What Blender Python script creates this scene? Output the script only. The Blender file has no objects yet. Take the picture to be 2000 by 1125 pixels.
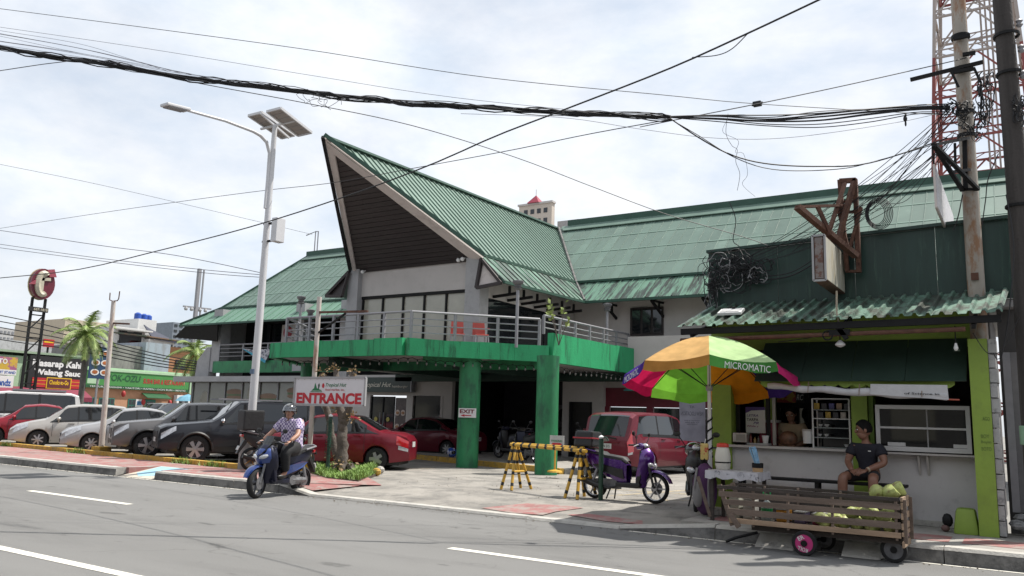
import bpy, bmesh, math, random
from mathutils import Vector, Matrix, Quaternion
sc = bpy.context.scene
col = sc.collection
V = Vector
R = math.radians
# ------------------------------------------------------------------ camera
CAM = V((0, 0, 1.6)); FPX = 1580.0
_yaw, _pit, _rol = R(32.6), R(9.24), R(1.72)
FW = V((-math.sin(_yaw)*math.cos(_pit), math.cos(_yaw)*math.cos(_pit), math.sin(_pit)))
_r0 = V((math.cos(_yaw), math.sin(_yaw), 0)); _u0 = _r0.cross(FW)
CR = _r0*math.cos(_rol) + _u0*math.sin(_rol); CU = _u0*math.cos(_rol) - _r0*math.sin(_rol)
cd = bpy.data.cameras.new('camera'); cam = bpy.data.objects.new('camera', cd); col.objects.link(cam)
m = Matrix.Identity(4)
for i, v in enumerate((CR, CU, -FW)):
    for j in range(3): m[j][i] = v[j]
m.translation = CAM
cam.matrix_world = m
cd.sensor_width = 36; cd.lens = FPX/2000*36; cd.clip_end = 2000; cd.clip_start = 0.05
sc.camera = cam
# ------------------------------------------------------------------ sky, sun, exposure
SUN = V((0.31, 0.36, 0.88)).normalized()
w = bpy.data.worlds.new('World'); sc.world = w; w.use_nodes = True
nt = w.node_tree; nt.nodes.clear()
N = nt.nodes.new; Lk = nt.links.new
out = N('ShaderNodeOutputWorld'); bg = N('ShaderNodeBackground'); bg.inputs['Strength'].default_value = 0.097
sky = N('ShaderNodeTexSky'); sky.sky_type = 'NISHITA'; sky.sun_disc = False
sky.sun_elevation = math.asin(SUN.z); sky.sun_rotation = math.atan2(SUN.x, SUN.y)
sky.air_density = 1.0; sky.dust_density = 2.0; sky.ozone_density = 1.0
tc = N('ShaderNodeTexCoord'); mp = N('ShaderNodeMapping'); mp.inputs['Scale'].default_value = (1, 1, 2.1)
mp.inputs['Location'].default_value = (0.35, 0.1, 0.2)
n1 = N('ShaderNodeTexNoise'); n1.inputs['Scale'].default_value = 1.7; n1.inputs['Detail'].default_value = 9; n1.inputs['Roughness'].default_value = .56; n1.inputs['Distortion'].default_value = .35
n2 = N('ShaderNodeTexNoise'); n2.inputs['Scale'].default_value = 6.0; n2.inputs['Detail'].default_value = 8; n2.inputs['Roughness'].default_value = .6
Lk(tc.outputs['Generated'], mp.inputs['Vector']); Lk(mp.outputs[0], n1.inputs['Vector']); Lk(mp.outputs[0], n2.inputs['Vector'])
r1 = N('ShaderNodeValToRGB'); r1.color_ramp.elements[0].position = .42; r1.color_ramp.elements[1].position = .58
r1.color_ramp.elements[0].color = (.7, .7, .7, 1); r1.color_ramp.elements[1].color = (.97, .97, .97, 1)
Lk(n1.outputs[0], r1.inputs[0])
r2 = N('ShaderNodeValToRGB'); r2.color_ramp.elements[0].position = .35; r2.color_ramp.elements[1].position = .66
r2.color_ramp.elements[0].color = (6.5, 7.15, 8.0, 1); r2.color_ramp.elements[1].color = (8.5, 8.6, 8.8, 1)
Lk(n2.outputs[0], r2.inputs[0])
mx = N('ShaderNodeMixRGB'); Lk(r1.outputs[0], mx.inputs[0]); Lk(sky.outputs[0], mx.inputs[1]); Lk(r2.outputs[0], mx.inputs[2])
Lk(mx.outputs[0], bg.inputs['Color']); Lk(bg.outputs[0], out.inputs[0])
sl = bpy.data.lights.new('sun', 'SUN'); sl.energy = 5.0; sl.angle = R(.55); sl.color = (1, .955, .88)
so = bpy.data.objects.new('sun', sl); col.objects.link(so); so.rotation_euler = SUN.to_track_quat('Z', 'Y').to_euler(); so.location = (0, 0, 40)
sc.view_settings.view_transform = 'Standard'; sc.view_settings.look = 'None'
sc.view_settings.exposure = 0.42; sc.view_settings.gamma = 1
# ------------------------------------------------------------------ helpers
random.seed(7)
def ray(u, v): return FW + CR*((u-1000)/FPX) - CU*((v-562.5)/FPX)
def PY(u, v, y): d = ray(u, v); return CAM + d*(y/d.y)
def PX(u, v, x): d = ray(u, v); return CAM + d*(x/d.x)
def PZ(u, v, z): d = ray(u, v); return CAM + d*((z-CAM.z)/d.z)
def lerp(a, b, t): return a+(b-a)*t
MT = {}
def mat(name, c, rough=.6, metal=0., var=.14, scale=3., bump=0., bscale=40., c2=None, c2amt=.5, c2pos=(.5, .62), stretch=(1, 1, 1), spec=.5, coat=0., emit=0., alpha=1., trans=0., detail=5, rvar=0.):
    """principled material: base colour with noise variation, optional stain colour c2 and bump; coordinates are world metres"""
    if name in MT: return MT[name]
    c = [v*.8 for v in c[:3]]; c2 = [v*.8 for v in c2] if c2 else None
    M = bpy.data.materials.new(name); M.use_nodes = True; t = M.node_tree; b = t.nodes['Principled BSDF']; n = t.nodes.new; k = t.links.new
    b.inputs['Roughness'].default_value = rough; b.inputs['Metallic'].default_value = metal
    b.inputs['Specular IOR Level'].default_value = spec; b.inputs['Coat Weight'].default_value = coat; b.inputs['Coat Roughness'].default_value = .05
    b.inputs['Transmission Weight'].default_value = trans; b.inputs['Alpha'].default_value = alpha
    g = n('ShaderNodeNewGeometry'); mpn = n('ShaderNodeMapping'); mpn.inputs['Scale'].default_value = stretch; k(g.outputs['Position'], mpn.inputs['Vector'])
    no = n('ShaderNodeTexNoise'); no.inputs['Scale'].default_value = scale; no.inputs['Detail'].default_value = detail; no.inputs['Roughness'].default_value = .62; k(mpn.outputs[0], no.inputs['Vector'])
    mr = n('ShaderNodeMapRange'); mr.inputs[1].default_value = .3; mr.inputs[2].default_value = .7; mr.inputs[3].default_value = 1-var; mr.inputs[4].default_value = 1+var; k(no.outputs[0], mr.inputs[0])
    mu = n('ShaderNodeVectorMath'); mu.operation = 'SCALE'; mu.inputs[0].default_value = c[:3]; k(mr.outputs[0], mu.inputs['Scale'])
    last = mu.outputs[0]
    if c2:
        n3 = n('ShaderNodeTexNoise'); n3.inputs['Scale'].default_value = scale*1.7; n3.inputs['Detail'].default_value = 8; n3.inputs['Roughness'].default_value = .7
        ad = n('ShaderNodeVectorMath'); ad.operation = 'ADD'; ad.inputs[1].default_value = (3.1, 7.7, 1.3); k(mpn.outputs[0], ad.inputs[0]); k(ad.outputs[0], n3.inputs['Vector'])
        m3 = n('ShaderNodeMapRange'); m3.inputs[1].default_value = c2pos[0]; m3.inputs[2].default_value = c2pos[1]; m3.inputs[3].default_value = 0; m3.inputs[4].default_value = c2amt; k(n3.outputs[0], m3.inputs[0])
        mm = n('ShaderNodeMixRGB'); k(m3.outputs[0], mm.inputs[0]); k(last, mm.inputs[1]); mm.inputs[2].default_value = (*c2, 1); last = mm.outputs[0]
    k(last, b.inputs['Base Color'])
    if rvar:
        m4 = n('ShaderNodeMapRange'); m4.inputs[3].default_value = max(0, rough-rvar); m4.inputs[4].default_value = min(1, rough+rvar); k(no.outputs[0], m4.inputs[0]); k(m4.outputs[0], b.inputs['Roughness'])
    if bump:
        n4 = n('ShaderNodeTexNoise'); n4.inputs['Scale'].default_value = bscale; n4.inputs['Detail'].default_value = 4; k(g.outputs['Position'], n4.inputs['Vector'])
        bp = n('ShaderNodeBump'); bp.inputs['Strength'].default_value = bump; bp.inputs['Distance'].default_value = .02; k(n4.outputs[0], bp.inputs['Height']); k(bp.outputs[0], b.inputs['Normal'])
    if emit: b.inputs['Emission Color'].default_value = (*c[:3], 1); b.inputs['Emission Strength'].default_value = emit
    MT[name] = M
    return M
def link(name, me, material, parent=None):
    o = bpy.data.objects.new(name, me); col.objects.link(o)
    if material is not None and not me.materials: me.materials.append(material)
    if parent is not None: o.parent = parent
    return o
def tag(o, label, cat, group=None, kind=None):
    if label: o['label'] = label
    if cat: o['category'] = cat
    if group: o['group'] = group
    if kind: o['kind'] = kind
    return o
def thing(name, label, cat, loc=(0, 0, 0), rz=0, group=None):
    o = bpy.data.objects.new(name, None); col.objects.link(o); o.location = loc; o.rotation_euler = (0, 0, rz); o.empty_display_size = .2
    return tag(o, label, cat, group)
def struct(o): o['kind'] = 'structure'; return o
def part_label(o, l): o['label'] = l; return o
class G:
    """geometry collector"""
    def __init__(s, M=None): s.v = []; s.f = []; s.M = M
    def _p(s, p):
        p = V(p); return s.M @ p if s.M else p
    def add(s, vs, fs):
        b = len(s.v); s.v += [s._p(p) for p in vs]; s.f += [tuple(b+i for i in f) for f in fs]; return s
    def box(s, c, d, rot=None, taper=1.):
        c = V(c); hx, hy, hz = d[0]/2, d[1]/2, d[2]/2
        q = [V((x*hx*(taper if z > 0 else 1), y*hy*(taper if z > 0 else 1), z*hz)) for z in (-1, 1) for x, y in ((-1, -1), (1, -1), (1, 1), (-1, 1))]
        if rot is not None:
            Rm = rot if isinstance(rot, (Matrix, Quaternion)) else Matrix.Rotation(rot, 3, 'Z')
            q = [Rm @ p for p in q]
        return s.add([c+p for p in q], [(3, 2, 1, 0), (4, 5, 6, 7), (0, 1, 5, 4), (1, 2, 6, 5), (2, 3, 7, 6), (3, 0, 4, 7)])
    def span(s, a, b): # box from corner to corner
        a, b = V(a), V(b); lo = V(min(p) for p in zip(a, b)); hi = V(max(p) for p in zip(a, b))
        return s.box((lo+hi)/2, hi-lo)
    def bar(s, a, b, wd, ht=None, up=(0, 0, 1)): # rectangular bar from a to b
        a, b = V(a), V(b); ht = ht or wd; d = (b-a); L = d.length; d.normalize(); u = V(up)
        if abs(d.dot(u)) > .98: u = V((1, 0, 0)) if abs(d.x) < .9 else V((0, 1, 0))
        sd = d.cross(u).normalized(); u = sd.cross(d)
        q = []
        for p in (a, b):
            for i, j in ((-1, -1), (1, -1), (1, 1), (-1, 1)): q.append(p+sd*(i*wd/2)+u*(j*ht/2))
        return s.add(q, [(3, 2, 1, 0), (4, 5, 6, 7), (0, 1, 5, 4), (1, 2, 6, 5), (2, 3, 7, 6), (3, 0, 4, 7)])
    def tube(s, pts, r, n=8, caps=True, flat=1.):
        pts = [V(p) for p in pts]; rs = r if isinstance(r, (list, tuple)) else [r]*len(pts)
        q = []; fs = []; prev = None
        for i, p in enumerate(pts):
            d = (pts[min(i+1, len(pts)-1)]-pts[max(i-1, 0)]).normalized()
            if prev is None:
                a = V((0, 0, 1)) if abs(d.z) < .9 else V((1, 0, 0)); u = d.cross(a).normalized()
            else:
                u = prev-d*prev.dot(d)
                u = u.normalized() if u.length > 1e-6 else d.orthogonal().normalized()
            prev = u; w2 = d.cross(u)
            for k in range(n):
                a = 2*math.pi*k/n; q.append(p+u*(math.cos(a)*rs[i])+w2*(math.sin(a)*rs[i]*flat))
        for i in range(len(pts)-1):
            for k in range(n): fs.append((i*n+k, i*n+(k+1) % n, (i+1)*n+(k+1) % n, (i+1)*n+k))
        if caps: fs.append(tuple(range(n-1, -1, -1))); fs.append(tuple((len(pts)-1)*n+k for k in range(n)))
        return s.add(q, fs)
    def lathe(s, prof, c=(0, 0, 0), n=16, axis='Z', caps=True, closed=False):
        c = V(c); q = []; fs = []; m_ = len(prof)
        for k in range(n):
            a = 2*math.pi*k/n
            for r, h in prof:
                x, y = r*math.cos(a), r*math.sin(a)
                q.append(c+(V((x, y, h)) if axis == 'Z' else V((x, h, y)) if axis == 'Y' else V((h, x, y))))
        for k in range(n):
            for i in range(m_ if closed else m_-1):
                a, b = i, (i+1) % m_
                fs.append((k*m_+a, ((k+1) % n)*m_+a, ((k+1) % n)*m_+b, k*m_+b))
        if caps and not closed:
            fs.append(tuple(k*m_ for k in range(n-1, -1, -1))); fs.append(tuple(k*m_+m_-1 for k in range(n)))
        return s.add(q, fs)
    def ell(s, c, r, n=10, m_=7, rot=None):
        c = V(c); q = []; fs = []
        for i in range(m_+1):
            th = math.pi*i/m_
            for k in range(n):
                a = 2*math.pi*k/n; p = V((r[0]*math.sin(th)*math.cos(a), r[1]*math.sin(th)*math.sin(a), -r[2]*math.cos(th)))
                if rot is not None: p = rot @ p
                q.append(c+p)
        for i in range(m_):
            for k in range(n): fs.append((i*n+k, i*n+(k+1) % n, (i+1)*n+(k+1) % n, (i+1)*n+k))
        return s.add(q, fs)
    def prism(s, poly, n, t): # planar polygon (3d points) extruded by vector n*t
        poly = [V(p) for p in poly]; k = len(poly); off = V(n)*t
        return s.add(poly+[p+off for p in poly], [tuple(range(k-1, -1, -1)), tuple(range(k, 2*k))]+[(i, (i+1) % k, k+(i+1) % k, k+i) for i in range(k)])
    def build(s, name, material, parent=None, world=False, smooth=False, sharp=40, bevel=0.):
        me = bpy.data.meshes.new(name)
        vs = s.v
        if world and parent is not None:
            mi = Matrix.LocRotScale(parent.location, parent.rotation_euler, None)
            pp = parent
            while pp.parent is not None: pp = pp.parent; mi = Matrix.LocRotScale(pp.location, pp.rotation_euler, None) @ mi
            mi = mi.inverted(); vs = [mi @ p for p in vs]
        me.from_pydata([tuple(p) for p in vs], [], s.f); me.update()
        bm = bmesh.new(); bm.from_mesh(me)
        bmesh.ops.remove_doubles(bm, verts=bm.verts, dist=1e-5)
        bmesh.ops.recalc_face_normals(bm, faces=bm.faces)
        if bevel: bmesh.ops.bevel(bm, geom=[e for e in bm.edges if len(e.link_faces) == 2 and e.calc_face_angle(0) > .5], offset=bevel, segments=2, affect='EDGES', profile=.6)
        bm.to_mesh(me); bm.free()
        if smooth:
            me.polygons.foreach_set('use_smooth', [True]*len(me.polygons)); me.set_sharp_from_angle(angle=R(sharp))
        return link(name, me, material, parent)
def frame(o, right, up):
    right = V(right).normalized(); up = V(up); n = right.cross(up).normalized(); up = n.cross(right)
    M = Matrix.Identity(4)
    for i, v in enumerate((right, up, n)):
        for j in range(3): M[j][i] = v[j]
    M.translation = V(o); return M
def text(name, s, M, box, material, parent, bold=0., shear=0., ext=.004, align='C', world=True):
    """lettering fitted into box (width,height) centred on M's origin in M's xy plane"""
    cu = bpy.data.curves.new('lettering', 'FONT'); cu.body = s; cu.offset = bold; cu.shear = shear; cu.extrude = 0; cu.resolution_u = 3
    to = bpy.data.objects.new('lettering', cu); col.objects.link(to)
    me = bpy.data.meshes.new_from_object(to); bpy.data.objects.remove(to); bpy.data.curves.remove(cu)
    if not me.vertices: return None
    xs = [v.co.x for v in me.vertices]; ys = [v.co.y for v in me.vertices]
    cx, cy = (min(xs)+max(xs))/2, (min(ys)+max(ys))/2; sx = box[0]/(max(xs)-min(xs)); sy = box[1]/(max(ys)-min(ys))
    g = G(); vs = []
    mi = Matrix.Identity(4)
    if world and parent is not None:
        mi = Matrix.LocRotScale(parent.location, parent.rotation_euler, None)
        pp = parent
        while pp.parent is not None: pp = pp.parent; mi = Matrix.LocRotScale(pp.location, pp.rotation_euler, None) @ mi
        mi = mi.inverted()
    for v in me.vertices: v.co = mi @ (M @ V(((v.co.x-cx)*sx, (v.co.y-cy)*sy, ext)))
    me.name = name
    return link(name, me, material, parent)
def clip(poly, a, b): # 2d polygon (w,d) to a<=w<=b
    def half(P, f):
        o = []
        for i in range(len(P)):
            p, q = P[i], P[(i+1) % len(P)]; fp, fq = f(p), f(q)
            if fp >= 0: o.append(p)
            if (fp >= 0) != (fq >= 0): t = fp/(fp-fq); o.append((lerp(p[0], q[0], t), lerp(p[1], q[1], t)))
        return o
    P = half(poly, lambda p: p[0]-a)
    return half(P, lambda p: b-p[0]) if P else P
def strips(poly, run, spacing, mats, name, parent, t=.02, rib=.0, ribw=.03, gap=0., normal=None, jit=0., wob=0.):
    """cut a planar polygon into strips along run; each strip is its own object, optionally with a raised rib on its edge"""
    poly = [V(p) for p in poly]; o = poly[0]; n = None
    for i in range(2, len(poly)):
        n = (poly[1]-o).cross(poly[i]-o)
        if n.length > 1e-4: break
    n.normalize()
    if normal is not None and n.dot(V(normal)) < 0: n = -n
    d = V(run); d = (d-n*d.dot(n)).normalized(); wv = n.cross(d)
    P = [((p-o).dot(wv), (p-o).dot(d)) for p in poly]
    lo, hi = min(p[0] for p in P), max(p[0] for p in P); k = max(1, round((hi-lo)/spacing)); sp = (hi-lo)/k; res = []
    for i in range(k):
        a, b = lo+i*sp, lo+(i+1)*sp-gap; Q = clip(P, a, b)
        if len(Q) < 3: continue
        lift = random.uniform(-jit, jit)
        g = G(); q3 = [o+wv*x+d*y+n*lift for x, y in Q]; g.prism([p-n*t for p in q3], n, t)
        if rib:
            ys = [y for x, y in clip(P, a, a+ribw*1.2)]
            if ys and max(ys)-min(ys) > .05:
                p0 = o+wv*(a+ribw*.6)+d*min(ys)+n*(rib/2+lift); p1 = o+wv*(a+ribw*.6)+d*max(ys)+n*(rib/2+lift); g.bar(p0, p1, ribw, rib, n)
        mm = mats[i % len(mats)] if isinstance(mats, (list, tuple)) else mats
        res.append(g.build(name, mm, parent, world=True))
    return res
def copy_tree(o, parent=None):
    c = o.copy(); col.objects.link(c); c.parent = parent
    for ch in o.children: copy_tree(ch, c)
    return c
# ------------------------------------------------------------------ materials
m_asph = mat('asphalt', (.222, .22, .214), .92, var=.05, scale=.8, bump=.5, bscale=150, c2=(.16, .158, .155), c2amt=.5, c2pos=(.5, .66), stretch=(.22, 1, 1), spec=.2)
def asphalt_detail(M): # speckle, small dark scuffs and hairline cracks laid over the base colour
    t = M.node_tree; b = t.nodes['Principled BSDF']; src = b.inputs['Base Color'].links[0].from_socket; n = t.nodes.new; k = t.links.new
    g = n('ShaderNodeNewGeometry')
    def rng(sock, a, b_, c, d): r = n('ShaderNodeMapRange'); r.inputs[1].default_value = a; r.inputs[2].default_value = b_; r.inputs[3].default_value = c; r.inputs[4].default_value = d; k(sock, r.inputs[0]); return r.outputs[0]
    def noise(sc_, det, st=(1, 1, 1)): m_ = n('ShaderNodeMapping'); m_.inputs['Scale'].default_value = st; k(g.outputs['Position'], m_.inputs[0]); x = n('ShaderNodeTexNoise'); x.inputs['Scale'].default_value = sc_; x.inputs['Detail'].default_value = det; k(m_.outputs[0], x.inputs['Vector']); return x.outputs[0]
    def mul(a, b_): m_ = n('ShaderNodeMath'); m_.operation = 'MULTIPLY'; k(a, m_.inputs[0]); k(b_, m_.inputs[1]); return m_.outputs[0]
    f = mul(rng(noise(90, 3), .35, .65, .86, 1.13), rng(noise(2.6, 5, (.4, 1, 1)), .65, .7, 1, .68)); f = mul(f, rng(noise(.35, 4, (.25, 1.2, 1)), .4, .62, 1.04, .94))
    v = n('ShaderNodeTexVoronoi'); v.feature = 'DISTANCE_TO_EDGE'; v.inputs['Scale'].default_value = .33; wv = n('ShaderNodeVectorMath'); wv.operation = 'ADD'; ns = n('ShaderNodeTexNoise'); ns.inputs['Scale'].default_value = 1.6; ns.inputs['Detail'].default_value = 5; k(g.outputs['Position'], ns.inputs['Vector']); k(g.outputs['Position'], wv.inputs[0]); k(ns.outputs['Color'], wv.inputs[1]); k(wv.outputs[0], v.inputs['Vector'])
    crack = n('ShaderNodeMath'); crack.operation = 'MAXIMUM'; k(rng(v.outputs['Distance'], .0, .006, .72, 1), crack.inputs[0]); k(rng(noise(.5, 2), .5, .56, 1, .0), crack.inputs[1]); f = mul(f, crack.outputs[0])
    sc_ = n('ShaderNodeVectorMath'); sc_.operation = 'SCALE'; k(src, sc_.inputs[0]); k(f, sc_.inputs['Scale']); k(sc_.outputs[0], b.inputs['Base Color'])
asphalt_detail(m_asph)
m_paint = mat('road_paint', (.8, .77, .68), .75, var=.1, scale=9, c2=(.3, .29, .27), c2amt=.8, c2pos=(.55, .66))
m_lot = mat('lot_concrete', (.33, .31, .28), .9, var=.2, scale=.9, bump=.3, bscale=70, c2=(.17, .165, .155), c2amt=.7, c2pos=(.46, .62), spec=.25)
asphalt_detail(m_lot)
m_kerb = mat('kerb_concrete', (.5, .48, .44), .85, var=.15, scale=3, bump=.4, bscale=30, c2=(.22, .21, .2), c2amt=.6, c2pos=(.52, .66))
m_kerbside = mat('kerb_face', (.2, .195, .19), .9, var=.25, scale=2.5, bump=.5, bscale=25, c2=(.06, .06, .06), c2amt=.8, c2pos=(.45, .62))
m_redpave = mat('red_pavement', (.34, .15, .14), .88, var=.16, scale=2, bump=.3, bscale=60, c2=(.33, .29, .26), c2amt=.9, c2pos=(.46, .6))
m_pave = mat('grey_pavement', (.36, .34, .31), .9, var=.14, scale=2.5, bump=.3, bscale=60, c2=(.2, .19, .18), c2amt=.5, c2pos=(.52, .68))
m_blue = mat('pale_blue_paint', (.33, .56, .68), .8, var=.1, scale=6, c2=(.5, .48, .44), c2amt=.8, c2pos=(.55, .66))
m_cream = mat('cream_paint', (.55, .5, .42), .85, var=.12, scale=6)
m_yel = mat('yellow_kerb', (.55, .33, .05), .8, var=.15, scale=4, c2=(.2, .17, .1), c2amt=.75, c2pos=(.5, .64))
m_wall = mat('painted_wall', (.56, .53, .51), .8, var=.05, scale=1.2, c2=(.4, .37, .35), c2amt=.4, c2pos=(.52, .72))
m_wallgrey = mat('grey_wall', (.4, .4, .41), .85, var=.08, scale=1.5, c2=(.25, .25, .25), c2amt=.5, c2pos=(.5, .7))
m_roof = mat('green_roof', (.122, .188, .154), .45, .0, var=.13, scale=.5, c2=(.085, .14, .11), c2amt=.5, c2pos=(.52, .7), spec=.45, rvar=.08)
m_roof2 = mat('green_roof_pale', (.132, .206, .168), .45, .0, var=.13, scale=.5, c2=(.24, .34, .28), c2amt=.5, c2pos=(.52, .7), spec=.45, rvar=.08)
m_skirtx = mat('green_skirt_x', (.13, .255, .185), .5, .0, var=.12, scale=2.2, stretch=(1.6, .16, .16), c2=(.022, .027, .025), c2amt=.92, c2pos=(.45, .55), spec=.35)
m_skirty = mat('green_skirt_y', (.13, .255, .185), .5, .0, var=.12, scale=2.2, stretch=(.16, 1.6, .16), c2=(.022, .027, .025), c2amt=.92, c2pos=(.45, .55), spec=.4)
m_hut = mat('green_roof_hut', (.172, .265, .215), .45, var=.1, scale=.6, c2=(.13, .21, .165), c2amt=.5, c2pos=(.54, .7), spec=.45)
m_ridge = mat('dark_green_flashing', (.03, .085, .06), .5, var=.15, scale=2, spec=.4)
m_fgreen = mat('bright_green_paint', (.025, .38, .15), .62, var=.16, scale=1.6, c2=(.012, .1, .045), c2amt=.75, c2pos=(.52, .64), stretch=(1.6, 1.6, .22), bump=.35, bscale=18)
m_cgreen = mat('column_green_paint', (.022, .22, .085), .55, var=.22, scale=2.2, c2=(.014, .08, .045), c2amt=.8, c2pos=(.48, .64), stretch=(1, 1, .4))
m_board = mat('dark_boards', (.028, .02, .02), .6, var=.25, scale=3, stretch=(.4, 1, 6))
m_barge = mat('barge_paint', (.62, .56, .53), .7, var=.08, scale=2, c2=(.3, .25, .22), c2amt=.4, c2pos=(.55, .7))
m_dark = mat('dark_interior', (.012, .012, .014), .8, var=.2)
m_glass = mat('dark_glass', (.012, .015, .018), .06, var=.1, spec=.7)
m_refl = mat('pale_reflection_glass', (.4, .385, .32), .16, var=.1, scale=1.2, spec=.8)  # clear panes; the beige reflection of the surroundings is put into the base colour
m_frost = mat('poster_glass', (.16, .17, .14), .15, var=.15, scale=1, spec=.8)
m_rail = mat('grey_steel', (.3, .3, .32), .5, .3, var=.1, scale=6)
m_blk = mat('black_steel', (.01, .01, .011), .65, var=.2, scale=6, spec=.25)
m_white = mat('white_paint', (.78, .78, .78), .55, var=.05, scale=3)
m_rust = mat('rusty_steel', (.11, .05, .033), .85, var=.35, scale=6, c2=(.2, .1, .06), c2amt=.6, c2pos=(.5, .65), bump=.4, bscale=60)
m_redtxt = mat('red_lettering', (.5, .015, .03), .6, var=.05)
m_grntxt = mat('green_lettering', (.01, .17, .06), .6, var=.05)
m_blktxt = mat('black_lettering', (.01, .01, .012), .6, var=.05)
m_wtxt = mat('white_lettering', (.8, .8, .8), .5, var=.04)
# ------------------------------------------------------------------ ground, road, pavements
def sheet(name, pts, z, material, parent=None):
    g = G(); g.add([(p[0], p[1], p[2] if len(p) > 2 else z) for p in pts], [tuple(range(len(pts)))]); o = g.build(name, material, parent)
    if o.data.polygons[0].normal.z < 0: o.data.flip_normals()
    return o
struct(sheet('ground', [(-600, -300), (400, -300), (400, 700), (-600, 700)], -.05, mat('far_ground', (.26, .25, .23), .95, var=.2, scale=.1)))
road = struct(sheet('road', [(-300, -14), (150, -14), (150, 11.72), (-300, 11.72)], 0, m_asph))
KY = 11.65
for x0, x1, y in ((-16.1, -12.9, 8.44), (-6.2, -3.0, 8.44), (-26, -22.8, 8.44), (-13.0, -7.3, 4.95)):
    o = sheet('lane_dash', [(x0, y-.07), (x1, y-.07), (x1, y+.07), (x0, y+.07)], .004, m_paint, road)
sheet('edge_line', [(-200, KY-.1), (-12.5, KY-.1), (-12.5, KY-.02), (-200, KY-.02)], .004, m_paint, road)
sheet('edge_line', [(-5.2, KY-.1), (60, KY-.1), (60, KY-.02), (-5.2, KY-.02)], .004, m_paint, road)
lot = struct(sheet('parking_lot', [(-90, 13.4), (-4.6, 13.4), (-4.6, 60), (-90, 60)], .15, m_lot))
# pavement, left of the driveway
def pavement(name, x0, x1, y0, y1, z, material):
    g = G(); g.span((x0, y0, -.04), (x1, y1, z)); return struct(g.build(name, material))
pavement('pavement', -200, -18.35, KY+.24, 14.9, .198, m_redpave)
pavement('pavement', -17.1, -12.9, KY+.24, 14.3, .198, m_redpave)
pavement('pavement', -18.35, -17.1, 12.75, 14.6, .198, m_redpave)
pr = pavement('pavement', -4.5, 40, KY+.24, 14.05, .198, m_pave)
for i, (x0, x1) in enumerate(((-4.2, -2.75), (-2.6, -1.0), (-.85, .5), (.65, 2.1), (2.4, 9))):
    sheet('red_paving', [(x0, 12.25), (x1, 12.25), (x1, 12.95), (x0, 12.95)], .202, m_redpave, pr)
# kerbs: one block after another
def kerb(name, a, b, h=.2, w=.24, h0=None):
    o = thing(name, None, None, ((a+b)/2, KY+w/2, 0)); o['kind'] = 'structure'; n = max(1, round(abs(b-a)/1.5)); L = (b-a)/n
    for i in range(n):
        x0, x1 = a+i*L+.006, a+(i+1)*L-.006; dz = random.uniform(-.006, .006); dy = random.uniform(-.008, .008)
        ha = h if h0 is None else lerp(h0[0], h0[1], i/n); hb = h if h0 is None else lerp(h0[0], h0[1], (i+1)/n)
        g = G(); y0 = KY+dy; y1 = KY+w
        prof = lambda x, hh: [(x, y0, -.03), (x, y0+.012, hh-.04), (x, y0+.04, hh), (x, y1, hh), (x, y1, -.03)]
        p = prof(x0, ha+dz)+prof(x1, hb+dz)
        g.add(p, [(0, 1, 2, 3, 4), (9, 8, 7, 6, 5), (1, 2, 7, 6), (2, 3, 8, 7), (3, 4, 9, 8), (0, 4, 9, 5)]); k = g.build('kerb_stone', m_kerb, o, world=True)
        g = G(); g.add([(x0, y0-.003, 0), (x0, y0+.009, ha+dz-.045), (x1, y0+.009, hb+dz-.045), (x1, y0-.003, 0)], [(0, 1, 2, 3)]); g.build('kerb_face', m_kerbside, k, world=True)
    return o
kerb('kerb', -80, -18.5); kerb('kerb', -17.0, -12.9); kerb('kerb', -3.9, 12, .2)
kerb('kerb', -5.4, -3.9, h0=(.05, .2)); kerb('kerb', -12.9, -12.0, h0=(.2, .045)); kerb('kerb', -12.0, -5.4, .045)
g = G(); g.add([(-18.35, KY, .012), (-17.1, KY, .012), (-17.1, 12.75, .2), (-18.35, 12.75, .2)], [(0, 1, 2, 3)])
ramp = struct(g.build('kerb_ramp', m_cream))
g = G(); g.add([(-18.2, 12.0, .071+.004), (-17.75, KY+.1, .032), (-17.25, 12.0, .075), (-17.2, 12.7, .196), (-18.3, 12.7, .196)], [(0, 1, 2, 3, 4)]); g.build('blue_paint', m_blue, ramp)
g = G(); g.add([(-18.5, KY, 0), (-18.35, KY+.9, .2), (-18.5, KY+.9, .2), (-18.5, KY, .2)], [(0, 1, 3), (1, 2, 3)]); g.build('ramp_flare', m_kerb, ramp)
# driveway apron rising from the gutter to the lot
g = G(); xs = [-12.9+i*.5 for i in range(18)]
vs = []
for x in xs: vs += [(x, KY+.2, .04+.004*math.sin(x*3)), (x, 12.6, .1), (x, 13.45, .154)]
fs = []
for i in range(len(xs)-1): fs += [(i*3, i*3+3, i*3+4, i*3+1), (i*3+1, i*3+4, i*3+5, i*3+2)]
g.add(vs, fs); dw = struct(g.build('driveway', m_lot))
def onap(u, v):
    z = .1
    for _ in range(6):
        p = PZ(u, v, z); y = p.y; z = lerp(.04, .1, (y-KY-.2)/.75) if y < 12.6 else lerp(.1, .154, min(1, (y-12.6)/.85))
    return V((p.x, p.y, z+.012))
def aproned(name, px, material):
    g = G(); g.add([onap(*p) for p in px], [tuple(range(len(px)))]); return g.build(name, material, dw)
aproned('red_paint', [(940, 994), (1030, 984), (1110, 989), (1140, 993), (1085, 1001), (1060, 1008), (1000, 1004)], m_redpave)
aproned('red_paint', [(1108, 1007), (1150, 1005), (1255, 1019), (1255, 1027), (1180, 1020)], m_redpave)
g = G(); g.add([(-12.9, KY+.24, .199), (-12.9, 14.3, .199), (-11.6, 13.3, .16), onap(718, 949)+V((0, 0, .01)), (-12.2, KY+.26, .09)], [(0, 1, 2), (0, 2, 3), (0, 3, 4)]); struct(g.build('pavement_flare', m_redpave))
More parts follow.
